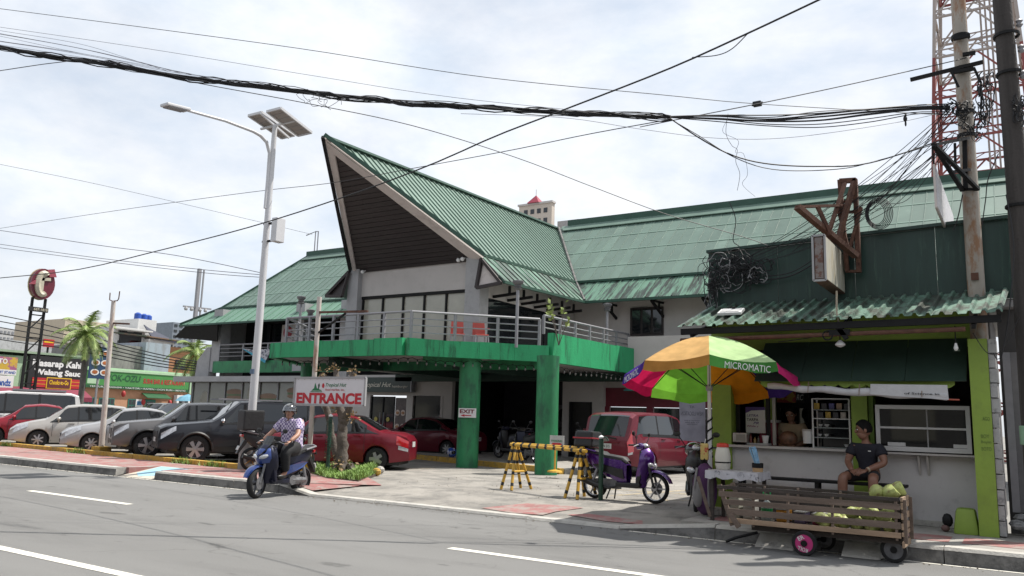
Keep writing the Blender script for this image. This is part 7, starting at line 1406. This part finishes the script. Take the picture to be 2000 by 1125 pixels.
a = rect('air_conditioner', 41.0-.3, 41.9, 1.7, 2.75, m_white, o, SX+.6, .45); g = G(); g.lathe([(.4, 0), (.4, .02), (.33, .02), (.33, 0)], (SX+.6, 41.3, 2.22), 18, 'X'); g.build('fan_ring', m_blk, a, world=True); g = G()
for k in range(10): an = k*.628; g.bar((SX+.61, 41.3, 2.22), (SX+.61, 41.3+.33*math.cos(an), 2.22+.33*math.sin(an)), .03)
g.build('fan_grille', m_rail, a, world=True)
o = thing('chicken_shop', 'roast chicken shop with black signboard, white slogan and maroon awning', 'building', (SX, 30, .1))
rect('wall', 26.8, 32.8, .1, 2.6, mat('dark_shopfront', (.06, .04, .04), .7), o, SX, 6); rect('upper_wall', 26.8, 32.8, 2.6, 4.9, m_mint, o, SX-.05, 5); rect('signboard', 29.2, 33.3, 2.75, 5.0, m_blktxt, o, SX+.3, .3)
text('lettering', 'Masarap Kahit', FY_(31.25, 4.45, SX+.305), (3.7, .6), m_wtxt, o, bold=.045); text('lettering', 'Walang Sauce', FY_(31.35, 3.85, SX+.305), (3.6, .52), m_wtxt, o, bold=.045)
rect('red_panel', 29.5, 33.0, 2.85, 3.5, m_redp, o, SX+.33, .03); 
for z in (3.05, 3.3): rect('yellow_line', 29.5, 33.0, z, z+.03, m_yelp, o, SX+.335, .02)
rect('logo_frame', 30.45, 32.2, 2.78, 3.56, m_yelp, o, SX+.36, .03); rect('logo_panel', 30.52, 32.13, 2.84, 3.5, mat('logo_brown', (.12, .02, .02), .5), o, SX+.375, .03); text('lettering', 'Chooks to-Go', FY_(31.32, 3.23, SX+.376), (1.35, .32), m_yelp, o, bold=.03); 
G().prism([(SX+.1, 26.5, 2.75), (SX+.1, 33.2, 2.85), (SX+1.5, 33.2, 2.2), (SX+1.5, 26.5, 2.1)], V((0, 0, 1)), .05).build('awning', mat('maroon_awning', (.2, .02, .05), .6), o, world=True); rect('awning_valance', 26.5, 33.2, 1.95, 2.2, mat('maroon_awning', (.2, .02, .05), .6), o, SX+1.52, .03)
rect('small_board', 30.0, 30.75, 5.65, 6.2, m_redp, o, SX+.2, .06); rect('small_board_stripe', 30.05, 30.7, 5.95, 6.1, m_yelp, o, SX+.21, .03); G().bar((SX+.1, 30.4, 5.0), (SX+.1, 30.4, 5.7), .1).build('board_post', m_blk, o, world=True)
g = G(); g.span((SX-4, 26.5, 5.1), (SX+.2, 33.2, 5.25)); g.build('corrugated_eave', mat('pale_green_eave', (.3, .4, .28), .7), o, world=True)
o = thing('fruit_stand_shop', 'pale green shop with fruit stand banners at the left edge', 'building', (SX, 24.5, .1)); rect('wall', 20, 26.75, .1, 5.0, m_mint, o, SX, 6); rect('banner', 24, 28.4, 3.9, 4.75, mat('fruit_banner', (.4, .12, .25), .5, c2=(.6, .4, .05), c2amt=1, c2pos=(.48, .52), scale=.8), o, SX+.32, .03); rect('banner_foot', 24, 28.4, 3.55, 3.9, m_white, o, SX+.325, .03); rect('shop_banner', 24, 28.3, 2.3, 3.5, m_white, o, SX+.32, .03); rect('banner_base', 24, 28.3, 2.3, 2.65, mat('banner_green', (.25, .55, .2), .5), o, SX+.33, .02)
text('lettering', 'DITO', FY_(27.3, 4.45, SX+.325), (.9, .35), m_wtxt, o, bold=.03); mb_ = mat('blue_lettering', (.02, .1, .4), .5); text('lettering', 'FRIENDZ FRUIT STAND', FY_(27.2, 3.73, SX+.33), (2.3, .18), mb_, o, bold=.02); text('lettering', 'O Prendz', FY_(27.3, 3.05, SX+.325), (1.7, .45), mb_, o, bold=.03)
rect('awning', 20, 26.5, 1.95, 2.6, mat('brown_awning', (.16, .07, .07), .6), o, SX+1.4, .05)
# buildings behind
def block(name, label, a, b, x0, mm, depth=10, wins=None, roof=None):
    p, q = PX(*a, x0), PX(*b, x0); o = thing(name, label, 'building', (x0, (p.y+q.y)/2, 0)); z1 = max(p.z, q.z); g = G(); g.span((x0-depth, p.y, 0), (x0, q.y, z1)); g.build('wall', mm, o, world=True)
    y0, y1 = p.y, q.y; H_ = z1-min(p.z, q.z)
    if wins:
        nc, nr, wm = wins; cw = (y1-y0)/nc; rh = H_/nr
        for i in range(nc):
            for j in range(nr): g = G(); zc = z1-rh*(j+.55); g.span((x0-.02, y0+cw*(i+.22), zc-rh*.25), (x0+.06, y0+cw*(i+.78), zc+rh*.2)); g.build('window', wm, o, world=True)
    if roof: g = G(); g.span((x0-depth-.3, y0-.3, z1), (x0+.3, y1+.3, z1+.25)); g.build('roof_slab', roof, o, world=True)
    return o, y0, y1, z1
m_crm = mat('cream_building', (.55, .47, .36), .8, var=.06); m_wb = mat('white_building', (.66, .66, .65), .8, var=.06)
block('concrete_building', 'stained raw concrete wall behind the sushi restaurant', (205, 670), (292, 760), -64, m_conc, 8)
block('metal_clad_building', 'blue grey metal clad wall between concrete wall and brick house', (286, 668), (325, 760), -63.5, mat('blue_sheet', (.33, .38, .44), .7, var=.15, scale=.8, stretch=(1, 1, .3), c2=(.2, .18, .17), c2amt=.5), 8)
o, y0, y1, z1 = block('brick_house', 'orange brick house with small window behind the sushi restaurant', (322, 676), (392, 760), -64.5, mat('orange_brick', (.4, .2, .1), .85, var=.2, scale=3, stretch=(1, .3, 3)), 8)
g = G(); g.span((-64.5, y0+1.2, z1-1.9), (-64.4, y0+2.2, z1-1.1)); g.build('window', m_glass, o, world=True); G().prism([(-64, y0-2, z1+.6), (-64, y1+.5, z1+.4), (-72, y1+.5, z1+1.2), (-72, y0-2, z1+1.4)], V((0, 0, 1)), .1).build('roof', mat('brown_roof', (.2, .12, .08), .8, var=.3, scale=.5, c2=(.07, .12, .08), c2amt=.8, c2pos=(.5, .52)), o, world=True)
block('cream_building', 'cream flat roofed building rising behind the palm crown', (128, 622), (252, 760), -84, m_crm, 10, (4, 5, m_wall))
o, y0, y1, z1 = block('white_tower_house', 'white tower block with slit windows and blue water tanks', (271, 622), (293, 760), -80, m_wb, 6)
for i in range(3): g = G(); yy = lerp(y0, y1, .3+.22*i); g.span((-79.98, yy, z1-4.6), (-79.9, yy+.35, z1-1.7)); g.build('slit_window', m_blktxt, o, world=True)
for i, yy in enumerate((y0+.5, y0+1.5, y0+2.3)): g = G(); g.lathe([(.36, z1), (.36, z1+.6), (.15, z1+.75)], (-81-i*.4, yy, 0), 12); g.build('water_tank', mat('tank_blue', (.02, .08, .4), .4), o, world=True, smooth=True)
o, y0, y1, z1 = block('white_balcony_house', 'white house with dark balcony behind the old white pole', (226, 637), (272, 760), -79, m_wb, 8, (2, 6, m_glass)); 
for k, zz in enumerate((z1-.2, z1-2.0)): g = G(); g.span((-79, y0-1, zz-.15), (-77.6, y1, zz)); g.build('balcony_slab', m_wb, o, world=True); g = G(); g.span((-79+.02, y0+.5, zz-1.5), (-78.9, y1-.4, zz-.25)); g.build('balcony_opening', m_blktxt, o, world=True)
o, y0, y1, z1 = block('dark_roof_house', 'white house with dark pitched roof beyond the sushi restaurant', (291, 662), (332, 760), -78, m_wb, 7, (3, 5, m_glass)); G().prism([(-77.7, y0+.2, z1), (-77.7, y1+.7, z1-.2), (-79.5, y1-1.2, z1+.7), (-79.5, y0+.2, z1+1.5)], V((0, 0, 1)), .12).build('roof', mat('slate_blue', (.035, .04, .07), .7), o, world=True)
o, y0, y1, z1 = block('glass_office', 'grey glass office block beside the left roof eave', (339, 629), (368, 760), -110, mat('office_grey', (.2, .23, .27), .5), 12, (4, 12, m_cglass))
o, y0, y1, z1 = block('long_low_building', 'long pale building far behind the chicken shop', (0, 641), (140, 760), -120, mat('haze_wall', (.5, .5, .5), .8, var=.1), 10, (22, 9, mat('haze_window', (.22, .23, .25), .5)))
block('long_roof_building', 'white roofed shed behind the chicken shop signboard', (0, 662), (128, 760), -75, mat('shed_wall', (.55, .56, .56), .7, var=.1, c2=(.3, .3, .3)), 12)
block('grey_shed', 'dark grey shed wall just above the chicken shop', (0, 683), (140, 760), -66, mat('shed_grey', (.12, .125, .13), .8, var=.2), 6)
g = G(); p = Q(246, 682, -68); o = thing('maroon_duct', 'maroon curved metal duct on the concrete roof', 'duct', p); g = G(); g.tube([(0, 0, -.6), (0, .1, .2), (0, .5, .5), (0, 1.1, .45)], [.35, .35, .35, .42], 12); g.build('duct', mat('duct_maroon', (.13, .025, .03), .6), o, smooth=True)
# condominium far behind the ridge
CYd = 170; a, b = PY(1014, 404, CYd), PY(1077, 440, CYd); o = thing('condominium_tower', 'cream high-rise with small red pyramid roof far behind the ridge', 'building', (a.x, CYd, 0)); G().span((a.x, CYd, 0), (b.x, CYd+1.5, a.z)).build('wall', mat('condo_cream', (.6, .53, .46), .8, var=.05), o, world=True); G().span((a.x-.3, CYd-.3, a.z), (b.x+.3, CYd+1.6, a.z+.5)).build('cornice', m_wall, o, world=True); ww = b.x-a.x
for i in range(4):
    for j in range(4): x = a.x+ww*(.16+.2*i); z = a.z-1.6-j*2.6; G().span((x, CYd-.1, z-.75), (x+ww*.11, CYd, z+.45)).build('window', m_glass, o, world=True)
c = V(((a.x+b.x)/2-.3, CYd+.8, a.z+.4)); G().add([c+V((-1.7, -1.7, 0)), c+V((1.7, -1.7, 0)), c+V((1.7, 1.7, 0)), c+V((-1.7, 1.7, 0)), c+V((0, 0, 2.3))], [(0, 1, 4), (1, 2, 4), (2, 3, 4), (3, 0, 4), (3, 2, 1, 0)]).build('pyramid_roof', mat('condo_red', (.32, .03, .06), .6), o, world=True); G().bar(c+V((0, 0, 2.2)), c+V((0, 0, 3.8)), .12).build('finial', m_wall, o, world=True)
G().span((a.x-4, CYd+3, 0), (a.x, CYd+9, a.z-1.2)).build('side_wing', MT['condo_cream'], o, world=True); G().span((b.x, CYd+3, 0), (b.x+6, CYd+9, a.z-4.2)).build('side_wing', m_wallgrey, o, world=True)
# pylon sign
px_ = SX+3; c = PX(83, 555, px_); o = thing('pylon_sign', 'tall pylon with round dark red emblem and phone number board', 'sign', (px_, c.y, .1)); hh = (PX(83, 524, px_).z-PX(83, 585, px_).z)/2; rw = hh*.75
def disc(nm, ry, rz_, x0, x1, mm, cy=0, cz=0, n=24): g = G(); g.prism([(x0, c.y+cy+ry*math.cos(i*2*math.pi/n), c.z+cz+rz_*math.sin(i*2*math.pi/n)) for i in range(n)], V((1, 0, 0)), x1-x0); return g.build(nm, mm, o, world=True)
m_dkred = mat('emblem_maroon', (.14, .012, .03), .4); disc('emblem_disc', rw, hh, px_-.25, px_+.1, m_dkred); disc('emblem_edge', rw*1.04, hh*1.03, px_-.3, px_-.2, mat('edge_cream', (.5, .42, .25), .5))
m_crl = mat('emblem_cream', (.5, .46, .36), .5); g = G(); pts = []; n = 14
for i in range(n+1): an = R(lerp(55, 305, i/n)); pts.append((px_+.14, c.y+rw*.55*math.cos(an)*.8-.05, c.z+hh*.7*math.sin(an)))
g.tube(pts, .2, 6); g.build('emblem_letter', m_crl, o, world=True); g = G(); g.bar((px_+.16, c.y-.12, c.z+hh*.8), (px_+.16, c.y-.12, c.z-hh*.75), .22, .12, (1, 0, 0)); g.bar((px_+.16, c.y-.5, c.z+hh*.25), (px_+.16, c.y+.4, c.z+hh*.35), .2, .12, (1, 0, 0)); g.build('emblem_stroke', m_crl, o, world=True)
g = G(); g.prism([(px_+.12, c.y+.1, c.z+hh*.95), (px_+.12, c.y+.55, c.z+hh*1.05), (px_+.12, c.y+.75, c.z+hh*.55), (px_+.12, c.y+.3, c.z+hh*.5)], V((1, 0, 0)), .12); g.prism([(px_+.12, c.y-.95, c.z-.15), (px_+.12, c.y-.4, c.z+.35), (px_+.12, c.y-.5, c.z-.1)], V((1, 0, 0)), .12); g.build('emblem_wing', mat('emblem_rose', (.33, .06, .09), .5), o, world=True)
a, b = PX(58, 598, px_), PX(93, 611, px_); rect('phone_board', a.y, b.y, b.z, a.z, m_blktxt, o, px_+.05, .2); text('lettering', '687-1818', FY_((a.y+b.y)/2+.1, (a.z+b.z)/2, px_+.06), ((b.y-a.y)*.75, (a.z-b.z)*.6), m_crl, o, bold=.02)
for y in (c.y-.42, c.y+.42): G().bar((px_-.2, y, .1), (px_-.2, y, c.z-hh*.9), .14).build('leg', m_blk, o, world=True)
zz = .5
while zz < c.z-hh-1.6: G().bar((px_-.2, c.y-.42, zz), (px_-.2, c.y+.42, zz+1.0), .07).build('brace', m_blk, o, world=True); G().bar((px_-.2, c.y-.42, zz+1.0), (px_-.2, c.y+.42, zz+1.0), .07).build('brace', m_blk, o, world=True); zz += 1.5
# palms
m_palm = mat('palm_leaf', (.2, .29, .07), .55, var=.35, scale=2, c2=(.4, .42, .15), c2amt=.6, c2pos=(.52, .66))
def palm(c, zb, lab, n, L, seed):
    random.seed(seed); o = thing('palm_tree', lab, 'tree', (c.x, c.y, .1), group='coconut palms by the car park'); H_ = c.z-.1
    G().tube([(0, .15, 0), (.1, .05, H_*.5), (0, 0, H_)], [.2, .15, .13], 10).build('trunk', mat('palm_bark', (.13, .12, .11), .9, var=.3, scale=6), o, smooth=True)
    for k in range(n):
        a = k*2.399; el = lerp(1.35, -.75, (k/n)**.8); Lk_ = L*random.uniform(.8, 1.1); g = G(); d = V((math.cos(a)*math.cos(el), math.sin(a)*math.cos(el), math.sin(el))); p = V((0, 0, H_)); q = [p.copy()]; m2 = 12
        for i in range(m2): p = p+d*(Lk_/m2); d = (d+V((0, 0, -.13-.02*i*.3))).normalized(); q.append(p.copy())
        g.tube(q, [.035*(1-.85*i/m2) for i in range(m2+1)], 4)
        for i in range(1, m2):
            for sub in (0, .33, .66):
                pp = lerp(q[i], q[i+1], sub); dd = (q[i+1]-q[i]).normalized(); sd = dd.cross(V((0, 0, 1)))
                sd = sd.normalized() if sd.length > .05 else V((1, 0, 0)); ll = .62*math.sin(math.pi*(i+sub+1)/(m2+2))**.7*L/2.4
                for s in (-1, 1): t_ = (sd*s*.75+dd*.6+V((0, 0, -.45+random.uniform(-.15, .15)))).normalized(); e_ = pp+t_*ll; w_ = dd*.032; g.add([pp-w_, pp+w_, e_], [(0, 1, 2)])
        g.build('frond', m_palm, o)
    for i in range(5): an = i*1.26; g = G(); g.ell((.22*math.cos(an), .22*math.sin(an), H_-.25), (.12, .12, .15), 8, 6); g.build('coconut', mat('ripe_coconut', (.4, .22, .06), .6), o, smooth=True)
palm(PX(168, 655, -47), 0, 'full coconut palm between the pylon sign and the old white pole', 30, 2.15, 3); palm(PX(382, 690, -44), 0, 'smaller palm partly hidden by the left roof eave', 20, 2.0, 5)
# food banner, far utility pole, blue umbrella
x_ = -50; a, b = PX(179, 676, x_), PX(212, 741, x_); o = thing('food_banner', 'dark blue vertical banner with pictures of food bowls', 'banner', (x_, a.y, b.z)); rect('panel', a.y, b.y, b.z, a.z, mat('banner_navy', (.02, .06, .14), .5), o, x_, .05); G().bar((x_-.08, (a.y+b.y)/2, .1), (x_-.08, (a.y+b.y)/2, a.z+.2), .1).build('post', m_rail, o, world=True); w_, h_ = b.y-a.y, a.z-b.z
for i in range(2):
    for j in range(3): y, z = a.y+w_*(.28+.46*i), b.z+h_*(.2+.3*j); disc2 = G(); disc2.prism([(x_+.01, y+.21*w_*math.cos(k*.5236), z+.1*h_*math.sin(k*.5236)) for k in range(12)], V((1, 0, 0)), .01); bw = disc2.build('bowl_picture', m_white, o, world=True); g = G(); g.prism([(x_+.022, y+.14*w_*math.cos(k*.5236), z+.01+.06*h_*math.sin(k*.5236)) for k in range(12)], V((1, 0, 0)), .008); g.build('food_picture', mat('food_orange', (.4, .12, .03), .5, var=.4, scale=3), o, world=True)
x_ = -66; p0, p1 = PX(390, 525, x_), PX(384, 660, x_); o = thing('far_utility_pole', 'grey utility pole with insulator arm left of the restaurant roof', 'utility pole', (x_, p1.y, 0)); G().bar((x_, p0.y, 0), (x_, p0.y, p0.z), .3).build('shaft', m_rail, o, world=True); G().bar((x_, p0.y+.5, 4), (x_, p0.y+.5, p0.z), .12).build('riser', m_rail, o, world=True); q0, q1 = PX(358, 598, x_), PX(412, 604, x_); G().bar((x_, q0.y, q0.z), (x_, q1.y, q1.z), .14).build('crossarm', m_rail, o, world=True)
for k in (.1, .3, .6, .8): p = lerp(q0, q1, k); g = G(); g.lathe([(.12, -.35), (.18, -.2), (.08, 0)], p, 8); g.build('insulator', m_wallgrey, o, world=True)
p = PX(368, 770, -52); o = thing('blue_umbrella', 'small pale blue umbrella beside the poster windows', 'umbrella', (p.x, p.y, .1)); G().lathe([(.9, p.z-.5), (.6, p.z-.2), (.05, p.z)], (0, 0, -.1), 10, caps=False).build('canopy', fabric('umb_blue', (.25, .5, .65)), o); G().tube([(0, 0, 0), (0, 0, p.z-.15)], .03, 6).build('pole', m_rail, o)
# buildings across the road, behind the viewer: they show only as reflections and shade
m_opp = mat('opposite_wall', (.17, .165, .16), .8, var=.15, scale=.3)
for i, (x0, x1, h, lab) in enumerate(((-62, -40, 8, 'plain low building across the road far to the left behind the viewer'), (-38, -14, 10, 'plain mid height building across the road behind the viewer'), (-12, 12, 9, 'plain building directly behind the viewer across the road'), (14, 40, 11, 'plain building across the road to the right behind the viewer'))):
    o = thing('opposite_building', lab, 'building', ((x0+x1)/2, -13, 0), group='buildings across the road'); G().span((x0, -24, 0), (x1, -13, h)).build('wall', m_opp, o, world=True)
    for k in range(int((x1-x0)/3)):
        for z in (1.2, 4.6, 7.4):
            if z+1.8 < h: G().span((x0+.6+k*3, -13.02, z), (x0+2.4+k*3, -12.94, z+1.7)).build('window', m_glass if k % 2 else m_refl, o, world=True)
# ------------------------------------------------------------------ overhead wires
m_wire = mat('wire', (.012, .012, .015), .6); m_wireg = mat('wire_grey', (.1, .1, .13), .6)
def wpts(px, ya, yb, n=40, curve=None):
    """smooth polyline through pixel points, set at a depth going from ya to yb metres"""
    acc = [0]
    for a, b in zip(px, px[1:]): acc.append(acc[-1]+math.hypot(b[0]-a[0], b[1]-a[1]))
    out_ = []
    for i in range(n+1):
        s_ = acc[-1]*i/n; k = 0
        while k < len(px)-2 and acc[k+1] < s_: k += 1
        t_ = (s_-acc[k])/(acc[k+1]-acc[k]); p0, p1, p2, p3 = px[max(k-1, 0)], px[k], px[k+1], px[min(k+2, len(px)-1)]
        f = lambda j: .5*(2*p1[j]+(p2[j]-p0[j])*t_+(2*p0[j]-5*p1[j]+4*p2[j]-p3[j])*t_*t_+(3*p1[j]-p0[j]-3*p2[j]+p3[j])*t_**3)
        out_.append(PY(f(0), f(1), lerp(ya, yb, i/n)))
    return out_
def wire(label, px, ya, yb, r, mm=None, n=36, name='overhead_wire'):
    g = G(); g.tube(wpts(px, ya, yb, n), r, 5); return tag(g.build(name, mm or m_wire, None, smooth=True), label, 'wire', 'overhead wires')
random.seed(31)
main = [(-60, 80), (0, 93), (100, 110), (200, 124), (300, 142), (400, 157), (500, 167), (600, 180), (700, 192), (800, 202), (900, 208), (1000, 214), (1100, 219), (1200, 224), (1310, 230)]
o = thing('cable_bundle', 'thick sagging bundle of black cables crossing the whole sky', 'cable bundle', PY(600, 180, 9)); base = wpts(main, 5.2, 11.2, 60); g = G()
for k in range(20):
    ph, am = random.uniform(0, 6.28), random.uniform(.006, .04); fq = random.uniform(2, 14); q = []
    for i, p in enumerate(base):
        t_ = i/60; q.append(p+V((0, am*math.cos(fq*t_*6+ph), am*math.sin(fq*t_*6+ph)+(-.03 if k > 10 else 0)*math.sin(t_*25+k))))
    s_ = G(); s_.tube(q, random.uniform(.005, .011), 5); s_.build('cable', m_wire, o, world=True, smooth=True)
for k in range(9):
    dy = random.uniform(-16, 20); rj = lambda: random.uniform(-3, 3); q = wpts([(1290, 228), (1400, 231+dy*.25+rj()), (1500, 236+dy*.6+rj()), (1600, 232+dy*.8+rj()), (1700, 222+dy*.7+rj()), (1790, 213+dy*.5), (1855, 212+dy*.6)], 11.1, 13.8, 30); s_ = G(); s_.tube(q, .008 if k % 2 else .011, 5); s_.build('cable', m_wire, o, world=True, smooth=True)
g = G()
for k in range(5):
    c = V((600+k*12, 178+k*3)); q = [(c.x+random.uniform(-5, 5)+24*math.cos(a*.5+k*2)*random.uniform(.4, 1), c.y+10+random.uniform(-4, 4)+15*math.sin(a*.5+k*2)*random.uniform(.5, 1)) for a in range(11)]; g.tube(wpts(q, 8.6, 8.7, 30), .004, 4)
g.build('loose_loops', m_wire, o, world=True)
W = [('uppermost thin wire crossing the sky from the left edge', [(-40, 12), (0, 17), (300, 56), (600, 97), (940, 150), (1300, 186), (1480, 203), (1850, 225)], 7, 13.8, .006),
 ('thin pale wire just above the cable bundle', [(-40, 48), (0, 53), (300, 97), (600, 146), (900, 192), (1300, 232)], 7, 12, .004),
 ('taut wire with a splice box rising to the rusty pole', [(1250, 248), (1310, 236), (1479, 203), (1650, 167), (1850, 122), (1890, 112)], 11, 13.8, .008),
 ('long wire rising from the lower left to the upper right', [(-40, 548), (0, 543), (150, 527), (300, 492), (500, 440), (700, 375), (850, 318), (970, 265), (1100, 215), (1300, 137), (1450, 70), (1620, -10)], 10, 8, .011),
 ('wire running from the left edge past the gable to the bundle', [(-40, 452), (0, 446), (250, 408), (500, 374), (650, 357), (800, 330), (1000, 293), (1150, 262), (1310, 233)], 16, 11.3, .008),
 ('wire descending from the bundle across the roof to the cable tangle', [(290, 143), (400, 165), (600, 202), (800, 244), (1000, 305), (1150, 362), (1300, 418), (1450, 462), (1500, 480)], 7, 13.9, .007),
 ('second thin wire above the low left wires', [(-20, 318), (0, 321), (200, 362), (450, 420), (610, 458)], 20, 32.4, .01),
 ('upper of the low wires left of the street lamp', [(-20, 447), (0, 450), (200, 480), (350, 500), (520, 535)], 26, 30, .02),
 ('middle of the low wires left of the street lamp', [(-20, 474), (0, 477), (200, 505), (400, 527), (515, 537)], 26, 30, .018),
 ('lower of the low wires left of the street lamp', [(-20, 481), (0, 484), (200, 510), (400, 533), (515, 542)], 26, 30, .018),
 ('short wire leaving the bundle at the far left', [(-30, 142), (0, 138), (80, 126), (130, 120)], 5, 6, .006),
 ('slack loop hanging below the bundle to the rusty pole', [(1310, 232), (1370, 272), (1430, 303), (1500, 320), (1600, 325), (1700, 318), (1850, 270)], 11.3, 13.7, .011),
 ('second slack loop hanging below the bundle', [(1310, 233), (1360, 262), (1440, 310), (1520, 332), (1640, 330), (1720, 312), (1850, 275)], 11.3, 13.7, .007),
 ('wire dropping from the bundle with hanging strands', [(1422, 222), (1418, 260), (1430, 285), (1440, 292), (1437, 315), (1445, 340), (1440, 372)], 12, 12.4, .004),
 ('thin looping strand hanging from the bundle', [(1420, 235), (1412, 258), (1442, 275), (1436, 298), (1452, 300), (1460, 340), (1450, 360), (1475, 384)], 12, 12.4, .003),
 ('faint thin wire below the bundle', [(900, 222), (1100, 230), (1250, 252), (1400, 270), (1550, 268), (1770, 236), (1850, 215)], 10, 13.8, .004),
 ('drop of slack on the long rising wire', [(1352, 112), (1400, 108), (1430, 95), (1460, 66)], 9, 8.6, .006),
 ('dark cable hanging over the green roof to the tangle', [(1425, 395), (1437, 430), (1432, 470), (1445, 485), (1430, 520)], 13.9, 13.95, .008)]
for i in range(7):
    W.append((None, [(-20, 55+i*5), (0, 58+i*5+random.uniform(-3, 3)), (150, 88+i*4+random.uniform(-4, 4)), (250+i*15, 114+i*5), (330+i*22, 140+i*3)], 5, 6.5+i*.2, .0025+.0005*(i % 3)))
for i, (lab, px, ya, yb, r_) in enumerate(W): wire(lab or 'fine wire converging on the bundle at upper left, %s from the top' % ('first', 'second', 'third', 'fourth', 'fifth', 'sixth', 'seventh')[i-len(W)+7], px, ya, yb, r_, m_wireg if r_ > .012 or r_ < .0045 else m_wire)
p = PY(1479, 203, 12.2); g = G(); g.box((0, 0, 0), (.13, .09, .07)); g.tube([(-.09, 0, -.01), (.09, 0, .01)], .018, 6); sb = g.build('splice_box', m_wire, None, bevel=.01); sb.location = p; tag(sb, 'small black splice box on the taut wire', 'splice box')
random.seed(77)
for i in range(22): # service drops from the pole down to the left
    x1, y1 = random.uniform(1850, 1875), random.uniform(205, 290); tx = lerp(1400, 1720, i/21)+random.uniform(-20, 20); ty = lerp(520, 400, i/21)+random.uniform(-10, 30); s_ = random.uniform(5, 40)
    wire('thin service cable fanning down from the rusty pole', [(x1, y1), (lerp(x1, tx, .35), lerp(y1, ty, .35)+s_*.8), (lerp(x1, tx, .7), lerp(y1, ty, .7)+s_), (tx, ty)], 13.75, 13.85, random.uniform(.0035, .007), None, 18)
def tangle(name, label, c, rx, ry, n, y, rw=(.004, .011), cat='cable tangle', s=3.0, cols=None):
    o = thing(name, label, cat, PY(*c, y))
    for k in range(n):
        a, b = random.uniform(0, 6.28), random.uniform(.15, 1); q = []; cx, cy = c[0]+rx*random.uniform(-.8, .8), c[1]+ry*random.uniform(-.7, .7); lr = random.uniform(.15, .55)
        for i in range(9): q.append((cx+rx*lr*math.cos(a+i*.75*b)+random.uniform(-3, 3), cy+ry*lr*1.2*math.sin(a+i*.75*b)+random.uniform(-3, 3)))
        g = G(); g.tube(wpts(q, y-random.uniform(0, .12), y-random.uniform(0, .12), 14), random.uniform(*rw), 4); g.build('cable', (cols or [m_wire])[k % len(cols or [1])], o, world=True, smooth=True)
    return o
m_wl = mat('wire_pale', (.3, .3, .31), .6)
tangle('cable_tangle', 'dense tangle of cables on the left end of the dark green parapet', (1420, 530), 45, 40, 85, 14.0, cols=[m_wire, m_wire, m_wire, m_wire, m_wl]); tangle('cable_tangle', 'smaller tangle of cables along the parapet beside the big tangle', (1475, 530), 32, 22, 34, 14.0, cols=[m_wire, m_wire, m_wire, m_wl]); tangle('cable_tangle', 'dangling cables at the left corner of the corrugated awning', (1388, 590), 14, 45, 20, 14.0, cols=[m_wire, m_wire, m_wl])
tangle('cable_tangle', 'knot of cables on the left of the rusty pole', (1868, 215), 30, 22, 30, 13.75); tangle('cable_tangle', 'cables hanging between the rusty pole and the timber pole', (1925, 190), 18, 45, 26, 13.7); tangle('cable_tangle', 'loose cable loops below the knot on the rusty pole', (1900, 250), 25, 28, 18, 13.7); tangle('cable_tangle', 'cable ends on the right of the timber pole', (1992, 215), 14, 30, 18, 13.2)
o = thing('cable_coil', 'round coil of spare cable hanging before the green roof', 'cable coil', PY(1712, 415, 13.8))
for k in range(6): g = G(); q = [(1712+(16+k*2.2)*math.cos(i*.45)+k, 417+(21+k*2)*math.sin(i*.45)) for i in range(15)]; g.tube(wpts(q, 13.8-k*.01, 13.8, 28), .006, 4); g.build('loop', m_wire, o, world=True)
wire('cable from the big tangle to the rusty sign bracket', [(1480, 548), (1540, 540), (1590, 515), (1640, 480)], 13.98, 13.9, .012); wire('second cable from the tangle to the sign bracket', [(1490, 540), (1545, 532), (1600, 500), (1655, 470)], 13.98, 13.9, .009)
wire('cable hanging along the timber pole', [(1965, 380), (1980, 480), (1972, 600), (1955, 700), (1940, 690)], 13.1, 13.1, .008); wire('thin cable looping at the top of the lime pillar', [(1900, 650), (1930, 690), (1960, 680), (1990, 620)], 13.1, 13.0, .006)
wire('cable draped under the awning pipe', [(1520, 668), (1580, 660), (1620, 648), (1640, 645)], 13.0, 12.98, .006); wire('cable hanging from the rusty pole over the roof', [(1880, 380), (1872, 420), (1862, 450)], 13.8, 13.8, .009); wire('black cable crossing the roof right of the rusty pole', [(1950, 300), (1930, 350), (1925, 390), (1918, 440)], 13.9, 13.9, .008)
for i in range(5): wire('low street wire before the far left shops, %s from the top' % ('first', 'second', 'third', 'fourth', 'fifth')[i], [(-20, 612+i*12), (60, 628+i*11), (130, 645+i*9), (300, 690+i*6), (420, 712+i*4)], 25, 30, .03)
for k, (u, v, lab) in enumerate(((1768, 232, 'small bird silhouette perched on the wire'),)): p = PY(u, v, 13.3); g = G(); g.ell((0, 0, 0), (.03, .05, .05), 8, 6); g.ell((0, .02, -.07), (.015, .02, .05), 6, 5); g.ell((.01, -.02, .05), (.02, .025, .02), 6, 5); b_ = g.build('bird', m_wire, None, smooth=True); b_.location = p; tag(b_, lab, 'bird')
